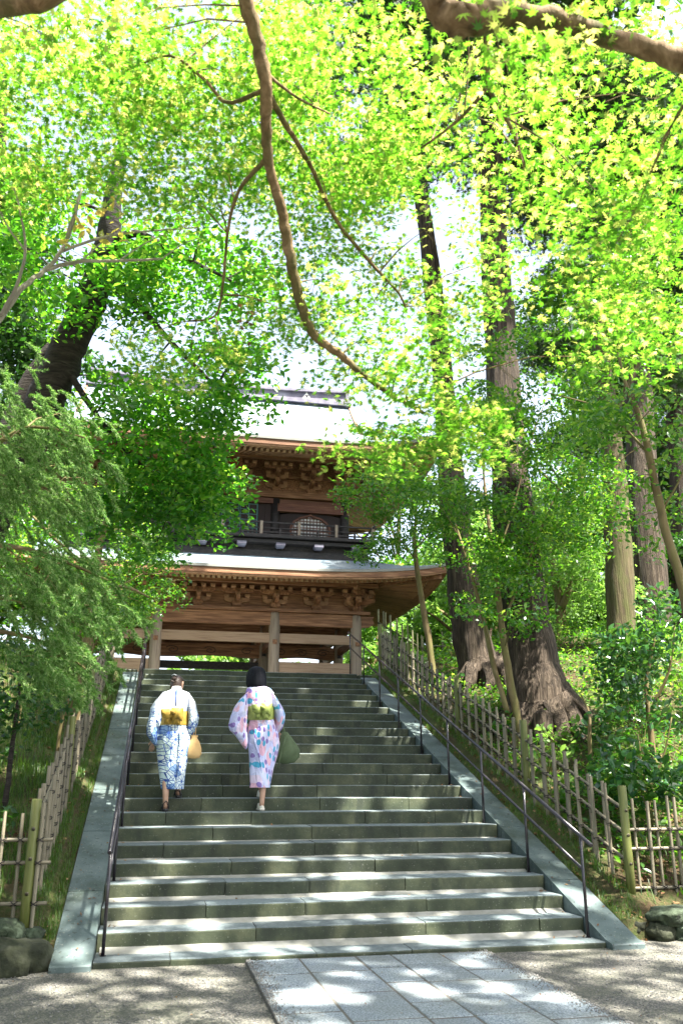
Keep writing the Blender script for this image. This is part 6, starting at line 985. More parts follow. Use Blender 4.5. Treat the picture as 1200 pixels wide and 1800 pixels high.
lm('glossy_leaf',(.012,.055,.016),(.025,.09,.022),(.05,.14,.03),((.07,.25,.02),(.2,.42,.04)),tf=.25,rough=.2)
lm('needle',(.04,.13,.025),(.13,.25,.07),(.36,.44,.22),((.10,.32,.02),(.36,.56,.12)),tf=.4,rough=.6,spec=.15)
lm('cedar_needle',(.012,.04,.012),(.025,.065,.016),(.05,.09,.022),((.05,.14,.02),(.10,.22,.03)),tf=.2,rough=.6)
lm('far_leaf',(.05,.12,.02),(.09,.18,.03),(.15,.26,.05),((.20,.44,.04),(.36,.62,.10)),tf=.45,rough=.5)
lm('dark_leaf',(.012,.04,.01),(.02,.065,.012),(.035,.09,.018),((.04,.16,.012),(.10,.28,.02)),tf=.3,rough=.4)
lm('grass_blade',(.02,.06,.009),(.04,.095,.012),(.08,.15,.022),((.12,.28,.02),(.26,.45,.05)),tf=.35,rough=.5)
lm('dead_leaf',(.12,.05,.02),(.20,.10,.04),(.30,.18,.08),((.2,.1,.03),(.3,.18,.06)),tf=.2,rough=.7)
lm('yellow_leaf',(.20,.22,.03),(.30,.28,.05),(.38,.22,.08),((.5,.5,.06),(.6,.4,.1)),tf=.5,rough=.45)
def star():
    tips=[]; lobes=[(-125,.42),(-82,.72),(-42,.95),(0,1.08),(42,.95),(82,.72),(125,.42)]
    v=[(0,0,0)]; out=[(0,-.18,0)]
    for i,(a,L) in enumerate(lobes):
        a_=R(a); out.append((L*math.sin(a_),L*math.cos(a_),-.16*L))
        if i<6:
            am=R((a+lobes[i+1][0])/2); out.append((.30*math.sin(am),.30*math.cos(am),.02))
    v+=out; n=len(out); f=[(0,1+(k+1)%n,1+k) for k in range(n)]
    return np.array(v)*.5,np.array(f)
def ovate():
    v=[(0,-.5,0),(-.22,-.2,.05),(0,-.15,-.02),(.22,-.2,.05),(-.24,.12,.05),(0,.12,-.03),(.24,.12,.05),(0,.52,-.06)]
    f=[(0,2,1),(0,3,2),(1,2,4),(2,5,4),(2,3,6),(2,6,5),(4,5,7),(5,6,7)]
    return np.array(v)*1.0,np.array(f)
def diamond():
    return np.array([(0,-.5,0),(-.24,0,.06),(.24,0,.06),(0,.5,-.03)]),np.array([(0,2,1),(1,2,3)])
def needle3():
    v=[];f=[]
    for k,a in enumerate((-.9,-.45,0,.45,.9)):
        b_=len(v); s_,c_=math.sin(a),math.cos(a); v+=[(-.04*c_,.04*s_,0),(.04*c_,-.04*s_,0),(.5*s_,.5*c_,.08*(k%2)-.04)]; f.append((b_,b_+1,b_+2))
    return np.array(v),np.array(f)
SH={'star':star(),'ovate':ovate(),'diamond':diamond(),'needle':needle3()}
def orient(n,tilt,rg,face=None):
    """random rotation matrices: leaf plane roughly level with scatter, any heading"""
    nr=rg.normal(size=(n,3))*tilt+np.array([0,0,1.]); 
    if face is not None: nr=nr+np.array(face)
    nr/=np.linalg.norm(nr,axis=1)[:,None]; h=rg.normal(size=(n,3)); t=np.cross(nr,h); t/=np.linalg.norm(t,axis=1)[:,None]; b_=np.cross(nr,t)
    return np.stack([t,b_,nr],2)
def leaves(P,size,shape,mat,root,tilt=.55,name='crown',sv=.3,face=None,solo=0,seed=1,off=None):
    rg=np.random.default_rng(seed); P=np.asarray(P); n=len(P); V,F=SH[shape]
    Rm=orient(n,tilt,rg,face); s=size*(1+sv*rg.uniform(-1,1,n))
    if solo:   # the leaves that show largest are objects of their own, on shared meshes
        c=np.array(cam.location); d=np.linalg.norm(P-c,axis=1); f=np.array([math.sin(.2073),math.cos(.2073),.3]); f/=np.linalg.norm(f)
        ang=((P-c)@f)/d; ok=np.where((ang>.87))[0]; pick=ok[np.argsort((d/s)[ok])[:solo]]
        me=npmesh('leaf',V,F,M[mat])
        for i in pick:
            mt=Matrix([list(Rm[i][r_]*s[i])+[P[i][r_]-root.location[r_]] for r_ in range(3)]+[[0,0,0,1]])
            o=link('leaf',me,root); o.matrix_local=mt
        keep=np.ones(n,bool); keep[pick]=False; P=P[keep];Rm=Rm[keep];s=s[keep];n=len(P)
    W_=np.einsum('nij,vj->nvi',Rm,V)*s[:,None,None]+P[:,None,:]-np.array(root.location)
    Fa=(F[None,:,:]+(np.arange(n)*len(V))[:,None,None]).reshape(-1,3)
    o=link(name,npmesh(name,W_.reshape(-1,3),Fa,M[mat]),root); stuff(o); return o
def padpts(pads,per,flat=.35,seed=1,shell=.0):
    rg=np.random.default_rng(seed); out=[]
    for (x,y,z,r_) in pads:
        n=max(3,int(per*(r_/.3)**2)) if per>0 else int(-per)
        d=rg.normal(size=(n,3)); d/=np.linalg.norm(d,axis=1)[:,None]; q=rg.uniform(0,1,n)**.45
        e=rg.normal(size=3)*.3; p=d*q[:,None]*r_; p[:,2]=p[:,2]*flat+p[:,0]*e[0]*.5+p[:,1]*e[1]*.5-.25*r_*(q**2)
        out.append(p+np.array([x,y,z]))
    return np.concatenate(out)
def crooked(pts,k=4,amp=.15,seed=0):
    """denser wavering copy of a branch line"""
    r=random.Random(seed); out=[]
    for i in range(len(pts)-1):
        a=Vector(pts[i][:3]); b_=Vector(pts[i+1][:3]); p0=Vector(pts[max(i-1,0)][:3]); p3=Vector(pts[min(i+2,len(pts)-1)][:3])
        for j in range(k):
            t=j/k; t2=t*t;t3=t2*t; p=.5*((2*a)+(-p0+b_)*t+(2*p0-5*a+4*b_-p3)*t2+(-p0+3*a-3*b_+p3)*t3)
            rr=pts[i][3]*(1-t)+pts[i+1][3]*t; p+=Vector((r.uniform(-1,1),r.uniform(-1,1),r.uniform(-1,1)))*rr*amp
            out.append((*p,rr*(1+r.uniform(-.06,.06))))
    out.append(tuple(pts[-1])); return out
def wood(root,lines,mat,trunk_first=True,n=10,seed=0,ridge=None,k=4,amp=.15,names=('trunk','branch')):
    res=[]
    for i,l in enumerate(lines):
        L=[(p[0]-root.location[0],p[1]-root.location[1],p[2]-root.location[2],p[3]) for p in l]
        nm=names[0] if (i==0 and trunk_first) else names[1]; nn=n if i==0 else max(6,n//2)
        res.append(MB().tube(crooked(L,k,amp,seed+i),nn,ridge=ridge if i==0 else None).build(nm,M[mat],root,True))
    return res
def twigs(root,pads,lines,mat,rmin=.0035,seed=0,name='twig',lim=1.8,sub=3):
    """fine wood from the nearest limb to every spray of leaves, joined: too fine and many to pick apart"""
    r=random.Random(seed); S=[]
    for l in lines:
        for i in range(len(l)-1):
            for t in (0,.33,.66): S.append(tuple(l[i][k]*(1-t)+l[i+1][k]*t for k in range(4)))
    A=np.array(S); used=Counter(); mb=MB(); o=np.array(root.location)
    for (x,y,z,q) in pads:
        d=np.linalg.norm(A[:,:3]-np.array([x,y,z]),axis=1); j=int(np.argmin(d))
        if d[j]>lim or used[j//2]>=2: continue
        used[j//2]+=1
        a=Vector(A[j,:3]-o); b_=Vector(np.array([x,y,z])-o); L=(b_-a).length; m1=a.lerp(b_,.4)+Vector((0,0,.08*L)); m2=a.lerp(b_,.75)+Vector((r.uniform(-.05,.05)*L,r.uniform(-.05,.05)*L,.06*L))
        r0=min(rmin*2.2,A[j,3]*.7); mb.tube([(*a,r0),(*m1,r0*.8),(*m2,rmin),(*b_,rmin*.6)],5,False)
        for s_ in range(sub):
            e=b_+Vector((r.uniform(-1,1),r.uniform(-1,1),r.uniform(-.4,.2)))*q*.9; st=m2.lerp(b_,r.random()); mb.tube([(*st,rmin*.7),(*st.lerp(e,.5),rmin*.5),(*e,rmin*.25)],4,False)
    return stuff(mb.build(name,M[mat],root,True))
def rootpos(lines): p=lines[0][0]; return (p[0],p[1],min(p[2],gz(p[0],p[1])))
def grounded(lines,grow=1.15):
    l=list(lines[0]); x,y,z,r_=l[0]; l=[(x+(x-l[1][0])*.3,y,z-.5,r_*1.1)]+l; x,y,z,r_=l[0]; g=max(gz(x,y),-.04)-.15
    if z>g+.1:
        n=max(1,int((z-g)/.8)); l=[(x+.0*(k),y,g+(z-g)*k/n,r_*(grow+(1-grow)*k/n)) for k in range(n)]+l
    return [l]+list(lines[1:])
# openings in the crowns through which the sun reaches the two women, parts of the steps and the right bank
GAPS=[((-2.9,-.8,4.3),.9),((-3.2,-.4,3.1),.7),((-3.0,-.6,5.3),.6),((3.2,7.2,5.0),.8),((3.4,5.0,5.5),.6),((4.4,5.2,2.6),.4),((4.5,8,3.6),.4),((5,1.5,2),.6),((-.58,-4.5,3.15),.85),((-2.1,.7,6.9),1.0),((-1.3,1.4,6.2),.7),((-3.2,.8,7.2),.8),((-1.70,3.35,2.50),.26),((-1.55,3.35,1.95),.16),((-.60,3.4,2.35),.24),((-.9,3.3,1.95),.18),((-2.5,7.4,2.7),.28),((-2.5,8.6,3.0),.2),((5.5,3.0,2.2),.9),((6.5,4.5,2.8),1.0),((4.6,2.2,1.5),.5),((6.9,6.4,3.6),.7),((3.6,8,3.3),.4)]
_g=random.Random(77)
for _ in range(170):
    y=_g.choice([_g.uniform(-3.2,.0),_g.uniform(0,4.2),_g.uniform(0,10)]); x=_g.uniform(-2.3,2.5) if y>0 else _g.uniform(-3.4,3.2); GAPS.append(((x,y,max(0,.3565*y)),_g.uniform(.09,.21)))
def sunny(P,band=True):
    P=np.asarray(P); keep=np.ones(len(P),bool); s_=np.array(SUNV)
    for (c,w) in GAPS:
        d=P-np.array(c); t=d@s_; e=np.linalg.norm(d-t[:,None]*s_,axis=1); keep&=~((e<w)&(t>0))
    if band:   # the bough over the path itself stands in the sun
        hy=P[:,1]+P[:,2]*(-SUNV.y/SUNV.z); keep&=~((hy<-2.9)&(np.random.default_rng(3).uniform(size=len(P))<.9))
    hx=P[:,0]-(P[:,2]-2)*(SUNV.x/SUNV.z); keep&=~((hx>3.3)&(P[:,2]>9)&(np.random.default_rng(4).uniform(size=len(P))<.7)) if band else True
    return P[keep]
# ---- the maple whose boughs hang over the path
mp=BR['maple']
A0=mp[0][0]; B0=mp[1][0]; C0=mp[7][0]
TR=[(1.55,-9.6,-.2,.24),(1.5,-9.5,.3,.19),(1.4,-9.3,1.4,.165),(1.15,-9.0,2.6,.15),(.8,-8.8,3.6,.13),(.2,-8.2,4.6,.11),(-.6,-7.4,5.4,.09),(-1.3,-6.6,5.9,.06)]
link1=[TR[3],((TR[3][0]+A0[0])/2+.2,(TR[3][1]+A0[1])/2,(TR[3][2]+A0[2])/2+.1,.1)]
lines=[TR,link1+mp[0],[TR[5],(B0[0]+.1,B0[1]-.9,B0[2]+.3,.1)]+mp[1]]+[[(a_,b_,c_,d_*.68) for a_,b_,c_,d_ in l_] for l_ in mp[2:7]]+[[TR[6],(C0[0]+.3,C0[1]-.3,C0[2]+.6,.06)]+mp[7]]+mp[8:]
root=thing('maple_tree','big green maple whose long bough and star-shaped leaves hang over the path in the foreground','tree',(1.55,-9.6,-.04))
pads=list(PADS['maple']); r=random.Random(5)
over=[]
for i in range(150):   # unseen crown sprays added above and behind the frame to shade the path
    x=r.uniform(-5.5,4.8); y=r.uniform(-11,-1.2); z=5.3+r.uniform(-.3,1.6)-.04*(x*x)*.4
    zc=(z-1.43)/max(.3,(y+8.19)) if y>-8 else 9
    if zc<1.06: continue
    over.append((x,y,z,r.uniform(.28,.45)))
wood(root,lines,'maplebark',n=14,k=7,amp=.16)
twigs(root,pads+over,lines,'maplebark',.0022,lim=1.4,sub=2)
def opened(P):
    # thin the crown on the sun's side of the bright low spray at the bough's end
    d=P-np.array([-.58,-4.5,3.15]); u=np.array(SUNV); t=d@u; e=np.linalg.norm(d-t[:,None]*u,axis=1); rr=np.random.default_rng(6).uniform(size=len(P)); return P[~((e<.85)&(t>.45)&(rr<.7))]
leaves(opened(padpts(pads,165,.55,3)),.059,'star','maple_leaf',root,tilt=.5,name='crown',solo=290,seed=4)
leaves(sunny(padpts(over,60,.4,8)),.085,'star','maple_leaf',root,tilt=.5,name='upper_crown',seed=9)
dp=BR['maple'][3][-2]; rg_=np.random.default_rng(55); leaves(np.array(dp[:3])+rg_.normal(size=(16,3))*np.array([.035,.03,.06])-np.array([-.14,0,.05]),.06,'star','dead_leaf',root,tilt=1.2,name='dead_leaves',seed=56)
MAPLE=root
# ---- leaning dark tree on the left bank
L_=grounded(BR['broad']); root=thing('broadleaf_tree','dark leaning trunk with rounded deep green leaves on the left bank','tree',rootpos(L_))
wood(root,L_,'darkbark',n=18,k=5,amp=.08); pads=list(PADS['broad'])
extra=[(r.uniform(-5.5,-.5),r.uniform(1.5,5.0),r.uniform(8.2,10),r.uniform(.4,.6)) for _ in range(40)]
twigs(root,pads,L_,'darkbark',.006,lim=3.2)
leaves(padpts(pads,66,.5,11),.082,'ovate','broad_leaf',root,tilt=.6,solo=240,seed=12); leaves(sunny(padpts(extra[:14],34,.4,14),False),.11,'diamond','broad_leaf',root,name='upper_crown',seed=13)
# ---- bare pale branches at the left edge
L_=BR['barebranch']; x,y=L_[0][0][0]-.5,L_[0][0][1]-.1; L_=[[(x-.1,y,-.2,.07),(x-.05,y,1.2,.055),(x+.05,y,2.2,.048)]+L_[0]]+L_[1:]
root=thing('bare_branched_tree','small tree with pale bare crooked branches reaching in at the left edge, few yellowing leaves','tree',(x-.1,y,-.04))
wood(root,L_,'palebark',n=9,k=4,amp=.3); twigs(root,[(p[0],p[1],p[2],p[3]*1.2) for l in L_ for p in l[2:]],L_,'palebark',.0022,sub=9)
leaves(padpts(PADS['barebranch'],16,.6,21),.07,'ovate','yellow_leaf',root,tilt=.9,seed=22)
# ---- conifer with drooping sprays at the left edge
L_=grounded(BR['conifer']); root=thing('weeping_conifer','conifer with pale drooping needle sprays filling the left edge beside the stairs','tree',rootpos(L_))
wood(root,L_,'brownbark',n=12,k=3,amp=.15); pads=PADS['conifer']; twigs(root,pads,L_,'brownbark',.004,lim=2)
rg=np.random.default_rng(31); NP=[];ND=[]; stems=MB(); o=np.array(root.location)
for (x,y,z,q) in pads:
    for k in range(10):
        a=rg.uniform(-1.0,1.2); s0=np.array([x,y,z])+rg.normal(size=3)*q*.5; L=rg.uniform(.2,.34); d=np.array([math.cos(a)*.6+.3,rg.uniform(-.6,.5),rg.uniform(-.5,.25)]); pts=[]
        n=7; p=s0.copy()
        for j in range(n):
            pts.append((*(p-o),.004*(1-j/n)+.0012)); d=d+np.array([0,0,-.22]); d/=np.linalg.norm(d); p=p+d*L/n
            m=30; t=rg.uniform(0,1,m)[:,None]; NP.append(p-d*L/n*t); ND.append(np.repeat(d[None],m,0))
            if j in (1,2,3,4):   # side shoots
                sd=d+rg.normal(size=3)*.55; sd/=np.linalg.norm(sd); l2=L*.38; m2=44; t=rg.uniform(0,1,m2)[:,None]; NP.append(p+sd*l2*t); ND.append(np.repeat(sd[None],m2,0))
        stems.tube(pts,3,False)
stuff(stems.build('shoot_stems',M['needle'],root,True))
NP=np.concatenate(NP); ND=np.concatenate(ND); n=len(NP); rd=rg.normal(size=(n,3)); sd=np.cross(ND,rd); sd/=np.linalg.norm(sd,axis=1)[:,None]; nd=ND*.7+sd*.7; wd=np.cross(nd,rg.normal(size=(n,3))); wd/=np.linalg.norm(wd,axis=1)[:,None]
ln=rg.uniform(.022,.036,n)[:,None]; Vn=np.stack([NP-wd*.0034,NP+wd*.0034,NP+nd*ln],1)-o
stuff(link('needles',npmesh('needles',Vn.reshape(-1,3),np.arange(3*n).reshape(-1,3),M['needle']),root))
# ---- generic trees and shrubs from their branch tables
def plant(name,label,cat,key,bmat,lmat,per,size,shape,flat=.45,tilt=.7,seed=1,group=None,solo=0,n=10,names=('trunk','branch'),twig=.005,lim=3,extra=(),ridge=None,amp=.15,face=None,brk=None):
    L_=grounded(BR[brk or key]); root=thing(name,label,cat,rootpos(L_),group=group); wood(root,L_,bmat,n=n,k=4,amp=amp,seed=seed,names=names,ridge=ridge)
    pads=list(PADS.get(key,[]))+list(extra)
    if pads:
        twigs(root,pads,L_,bmat,twig,seed,lim=lim); leaves(sunny(padpts(pads,per,flat,seed),False),size,shape,lmat,root,tilt=tilt,solo=solo,seed=seed+1,face=face)
    return root
def flute(amp,freq,seed,burl=0):
    from mathutils import noise as nz
    def f(i,k,n,p):
        a=2*math.pi*k/n; t=nz.noise(Vector((math.cos(a)*freq,math.sin(a)*freq,p.z*.35+seed))); t2=nz.noise(Vector((math.cos(a)*freq*3,math.sin(a)*freq*3,p.z*.6+seed*2)))
        base_=max(0,1-i/7); return 1+amp*t+amp*.7*t2+base_*.22*math.sin(a*5+seed)*1.0
    return f
hi=lambda n,x0,x1,y0,y1,z0,z1,r0,r1:[(r.uniform(x0,x1),r.uniform(y0,y1),r.uniform(z0,z1),r.uniform(r0,r1)) for _ in range(n)]
ax,ay=BR['cedarA'][0][-1][:2]; bx_,by_=BR['cedarB'][0][-1][:2]
plant('cedar_tree','tallest, thickest cedar with flaring shaggy base right behind the right bamboo fence','tree','cedarA','cedarbark','cedar_needle',90,.26,'needle',.5,.9,41,'old cedars right of the stairs',n=44,ridge=flute(.10,2.2,3),twig=.012,amp=.03,lim=4,extra=hi(16,ax-3,ax+3,ay-3,ay+3,14,19,.8,1.2))
plant('cedar_tree','second cedar, slimmer and leaning, between the gate and the thickest cedar','tree','cedarB','cedarbark','cedar_needle',90,.26,'needle',.5,.9,43,'old cedars right of the stairs',n=36,ridge=flute(.10,2.2,9),twig=.012,amp=.03,lim=4,extra=hi(12,bx_-3,bx_+3,by_-2,by_+3,17,22,.8,1.2))
plant('cedar_tree','reddish cedar trunk behind the mossy trunk at the right, half hidden by glossy shrubs','tree','cedarD','cedarbark','cedar_needle',70,.34,'needle',.55,.9,45,'old cedars right of the stairs',n=30,ridge=flute(.10,2.2,5),twig=.015,amp=.03,lim=6)
plant('cedar_tree','farthest cedar trunk cut by the right edge of the picture','tree','cedarE','cedarbark','cedar_needle',70,.34,'needle',.55,.9,47,'old cedars right of the stairs',n=26,ridge=flute(.10,2.2,7),amp=.03,extra=hi(20,11,16,14,20,13,24,1.2,1.8),lim=6)
# surface roots spreading from the cedars' feet
for ct,key in zip([o for o in COL.objects if o.name.startswith('cedar_tree')],('cedarA','cedarB','cedarD')):
    p0=BR[key][0][0]; q=random.Random(ord(key[-1]))
    for k in range(9):
        a=k*.7+q.uniform(-.2,.2)-2.6; pts=[]; L=q.uniform(.5,1.0)*(p0[3]/.6)
        for j in range(6):
            t=j/5; d=p0[3]*.55+L*t; aa=a+.25*math.sin(t*3+k); x=p0[0]+d*math.cos(aa); y=p0[1]+d*math.sin(aa); pts.append((x-ct.location[0],y-ct.location[1],gz(x,y)+.22*(1-t)**2*p0[3]/.6*1.6+.01-.05*t-ct.location[2],.15*(1-t)**.8*p0[3]/.6+.012))
        MB().tube(pts,9,ridge=flute(.12,2,k)).build('root',M['cedarbark'],ct,True)
# hollow stub of a dead side stem on the thickest cedar's foot
ca=[o for o in COL.objects if o.name=='cedar_tree'][0]; bp=BR['cedarA'][0][0]
st_=MB().tube([(bp[0]-ca.location[0]-.28,bp[1]-ca.location[1]-.62,bp[2]-ca.location[2]-.25,.20),(bp[0]-ca.location[0]-.28,bp[1]-ca.location[1]-.60,bp[2]-ca.location[2]+.1,.15),(bp[0]-ca.location[0]-.28,bp[1]-ca.location[1]-.58,bp[2]-ca.location[2]+.42,.135),(bp[0]-ca.location[0]-.28,bp[1]-ca.location[1]-.56,bp[2]-ca.location[2]+.46,.07)],18,ridge=flute(.12,2,4)).build('broken_stub',M['cedarbark'],ca,True)
plant('mossy_tree','straight mossy grey-brown trunk with fluted bark standing on the right bank','tree','beech','beechbark','small_leaf',60,.13,'diamond',.45,.7,51,n=30,ridge=flute(.05,3,2),twig=.01,amp=.04,lim=4)
plant('thin_tree','thin bare-stemmed tree curving up along the right edge of the picture','tree','thin','brownbark','small_leaf',60,.075,'ovate',.5,.8,53,twig=.003)
plant('forked_tree','forked pale trunk with bright leaves behind the right bank, between cedar and mossy trunk','tree','pale','brownbark','far_leaf',50,.12,'diamond',.5,.8,55,twig=.008,lim=4)
plant('young_tree','slender young tree with flat leafy tiers just right of the gate roof','tree','young','brownbark','small_leaf',70,.085,'diamond',.30,.6,57,twig=.005,n=10)
plant('multi_stemmed_tree','many-stemmed small tree with airy leaves in front of the two big cedars','tree','under','brownbark','small_leaf',72,.09,'diamond',.40,.8,59,twig=.004)
plant('camellia_bush','dense glossy-leaved bush at the right edge, beside the mossy trunk','bush','camellia','brownbark','glossy_leaf',70,.10,'ovate',.8,1.0,61,twig=.004,solo=60)
plant('bank_shrub','leafy shrub with big glossy leaves on the right bank, above the level fence','bush','shruba','brownbark','glossy_leaf',55,.13,'ovate',.8,1.0,81,twig=.004,solo=60)
for i_,(x_,y_,lb_) in enumerate(((-3.6,1.5,'dark leafy shrub low behind the level fence at the left edge'),(-4.3,3.2,'dark leafy shrub in the shade halfway up the left bank'),(-3.9,5.4,'dark shrub on the left bank below the conifer'),(-5.4,4.4,'broad dark shrub at the left edge of the bank'))):
    z_=gz(x_,y_); rt=thing('shade_shrub',lb_,'bush',(x_,y_,z_),group='dark shrubs on the left bank'); ls=[[(x_,y_,z_-.1,.02),(x_,y_,z_+.3,.014),(x_+.1,y_,z_+.6,.006)]]; wood(rt,ls,'brownbark',n=7)
    pd=[(x_+r.uniform(-.5,.5),y_+r.uniform(-.5,.5),z_+r.uniform(.15,.75),r.uniform(.22,.32)) for _ in range(9)]; twigs(rt,pd,ls,'brownbark',.003); leaves(padpts(pd,55,.7,400+i_),.085,'ovate','dark_leaf',rt,tilt=.8,seed=410+i_)
plant('bank_shrub','round-leaved shrub on the right bank between cedar foot and mossy trunk','bush','shrubb','brownbark','glossy_leaf',55,.12,'ovate',.8,1.0,83,twig=.004,solo=30)
plant('bank_shrub','small bright shrub right behind the green post at the foot of the right fence','bush','shrubc','brownbark','small_leaf',60,.10,'ovate',.8,1.0,85,twig=.004,solo=30)
plant('left_shrub_tree','small tree with twin crooked bare stems behind the left bamboo fence','tree','none','brownbark','small_leaf',30,.06,'ovate',.5,.8,63,n=8,brk='lefttree',extra=[(p[0]+r.uniform(-.3,.3),p[1]+r.uniform(-.3,.3),p[2]+r.uniform(-.1,.3),.25) for p in [l[-1] for l in BR['lefttree']] for _ in range(4)],twig=.003) if False else None
L_=grounded(BR['lefttree']); root=thing('crooked_shrub','shrub of crooked bare brown stems behind the left bamboo fence','bush',rootpos(L_)); wood(root,L_,'brownbark',n=8,k=4,amp=.3,names=('stem','stem'))
pads=[(l[-1][0]+r.uniform(-.35,.35),l[-1][1]+r.uniform(-.3,.3),l[-1][2]+r.uniform(0,.5),.25) for l in BR['lefttree'] for _ in range(5)]; twigs(root,pads,L_,'brownbark',.003); leaves(padpts(pads,90,.6,64),.06,'ovate','small_leaf',root,tilt=.8,seed=65)
plant('leafy_tree','middle-sized tree with fresh green leaves left of the stairs, hiding the gate\'s left half','tree','lefttree','brownbark','small_leaf',85,.085,'diamond',.45,.8,67,twig=.006,brk='leftmid',n=12,lim=4)
plant('shade_tree','dark full-leaved tree standing far back at the left edge','tree','leftback','darkbark','dark_leaf',40,.17,'diamond',.5,.8,69,twig=.012,n=12,lim=5,extra=hi(26,-11,-5,9,15,6,13,.8,1.2))
plant('dark_bush','low dark-leaved bush on the left grass bank','bush','leftlow','darkbark','dark_leaf',60,.085,'ovate',.7,.9,71,twig=.004)
# large-leaved low plants on the banks
def herb(label,x,y,h,nl,size,mat,seed,spread=.3,group='low leafy plants on the banks',name='leafy_plant'):
    q=random.Random(seed); root=thing(name,label,'plant',(x,y,gz(x,y)),group=group); mb=MB(); P=[]
    for s_ in range(max(3,nl//6)):
        a=q.uniform(0,6.28); e=Vector((math.cos(a)*spread*q.uniform(.3,1),math.sin(a)*spread*q.uniform(.3,1),h*q.uniform(.6,1.05))); pts=[(0,0,-.03,.006),(*(e*.5+Vector((0,0,.08*h))),.005),(*e,.002)]; mb.tube(pts,5,False)
        for t in np.linspace(.45,1,6): c=Vector((0,0,0)).lerp(e,t); P.append((c.x+q.uniform(-1,1)*size*.7+x,c.y+q.uniform(-1,1)*size*.7+y,c.z+q.uniform(-.2,.5)*size+root.location[2]))
    mb.build('stem',M['brownbark'],root,True); leaves(P,size,'ovate',mat,root,tilt=.6,name='leaves',seed=seed,sv=.35)
W1=['broad glossy leaves behind the right bamboo fence, close to the green corner post','tall leafy shoot against the foot of the mossy trunk','spreading glossy plant halfway up the right bank','leafy plant in full sun at the right edge of the bank','pair of upright shoots below the thickest cedar','low round-leaved plant in the middle of the right bank','large-leaved plant leaning over the right fence','sunlit leafy plant in front of the camellia bush','shaded leafy clump at the bottom right corner behind the fence','thin leafy sprig beside the cedar roots','bushy green plant at the far right of the bank','glossy sapling between cedar and camellia bush']
W1=[w for w in W1]
spots=[(3.9,1.6,.75),(7.0,6.9,.7),(4.9,3.4,.95),(6.4,4.2,.9),(5.3,4.7,.6),(5.5,2.6,.8),(4.2,2.6,.9),(6.2,3.2,.9),(4.8,1.4,.6),(5.6,5.6,.5),(5.6,1.7,.8),(5.9,4.9,.8)]
for i,((x,y,h),w) in enumerate(zip(spots,W1)): herb(w,x,y,h,64,.125,'glossy_leaf' if i%3 else 'small_leaf',100+i,.48)
herb('bright broad-leaved plant poking through the left bamboo fence near the top of the stairs',-3.0,7.4,.75,30,.17,'far_leaf',130,.3); herb('bright big-leaved plant on the left grass bank behind the crooked shrub',-4.2,5.6,.6,30,.16,'far_leaf',131,.35)
W3=['low broad-leaved plant against the right fence halfway up the stairs','fresh green plant between the fence and the thickest cedar','pale leafy plant beside the broken stub of the thickest cedar','leafy clump uphill of the camellia bush','short leafy plant at the foot of the forked trunk','spreading plant in the sun below the mossy trunk','leafy plant near the right edge, high on the bank','small bush of light leaves behind the second cedar','wide leafy clump at the lower right behind the level fence','upright leafy plant behind the level fence at the picture edge','ferny low plant between green post and bank shrub','leafy plant hugging the right fence near the top of the stairs']
for i,((x,y,h),w) in enumerate(zip([(3.5,3.6,.5),(3.6,4.9,.5),(4.0,4.2,.45),(7.6,5.2,.8),(6.6,9.2,.6),(6.0,6.2,.5),(8.2,6.4,.8),(4.4,9.8,.6),(4.6,1.0,.7),(5.2,1.2,.8),(3.5,1.1,.5),(3.5,7.6,.5)],W3)): herb(w,x,y,h,60,.12,'small_leaf' if i%2 else 'far_leaf',140+i,.5)
# ---- ground cover: grass on the left bank and beside the borders, low leaves on the right bank
def grass(name,n,xf,yf,h0,h1,seed,mat='grass_blade',w=.004):
    rg=np.random.default_rng(seed); x=xf(rg,n); y=yf(rg,n); z=ground(x,y); a=rg.uniform(0,2*np.pi,n); L=rg.uniform(h0,h1,n); dx,dy=np.cos(a),np.sin(a); b_=rg.uniform(.2,.8,n)*L
    p0=np.stack([x-dy*w,y+dx*w,z-.01],1); p1=np.stack([x+dy*w,y-dx*w,z-.01],1); p2=np.stack([x+dx*b_*.4+dy*w*.7,y+dy*b_*.4-dx*w*.7,z+L*.6],1); p3=np.stack([x+dx*b_*.4-dy*w*.7,y+dy*b_*.4+dx*w*.7,z+L*.6],1); p4=np.stack([x+dx*b_,y+dy*b_,z+L*.8],1)
    V=np.stack([p0,p1,p2,p3,p4],1).reshape(-1,3); i=np.arange(n)[:,None]*5; F=np.concatenate([i+np.array([[0,1,2]]),i+np.array([[0,2,3]]),i+np.array([[3,2,4]])]).astype(int)
    o=link(name,npmesh(name,V,F,M[mat])); o['label']=LBL[name]; return stuff(o)
LBL={'bank_grass':'dark tufted grass over the left bank','border_grass':'short grass along the outer edges of the stair borders','bank_groundcover':'low leafy ground cover and grass over the right bank','leaf_litter':'brown fallen leaves on the banks and border edges'}
clump=lambda rg,n,lo,hi_:(lambda c:c[rg.integers(0,len(c),n)]+rg.normal(size=n)*.12)(rg.uniform(lo,hi_,500))
def tuft(rg,n,x0,x1,y0,y1,k=600,s=.1):
    cx_=rg.uniform(x0,x1,k); cy_=rg.uniform(y0,y1,k); i=rg.integers(0,k,n); return cx_[i]+rg.normal(size=n)*s, cy_[i]+rg.normal(size=n)*s
def gsplit(n,x0,x1,y0,y1,seed,k=600,s=.1):
    rg=np.random.default_rng(seed); X,Y=tuft(rg,n,x0,x1,y0,y1,k,s); X=np.where(x0<0,np.minimum(X,x1),np.maximum(X,x0)); return (lambda r_,n_:X),(lambda r_,n_:Y)
a,b_=gsplit(46000,-8.5,-3.02,.5,11,201,1500,.12); grass('bank_grass',46000,a,b_,.08,.24,202)
xx=lambda rg,n: np.where(rg.uniform(size=n)<.55,-rg.uniform(2.675,2.93,n),rg.uniform(2.68,2.95,n)); yy=lambda rg,n: .2+10*rg.uniform(size=n)**1.0
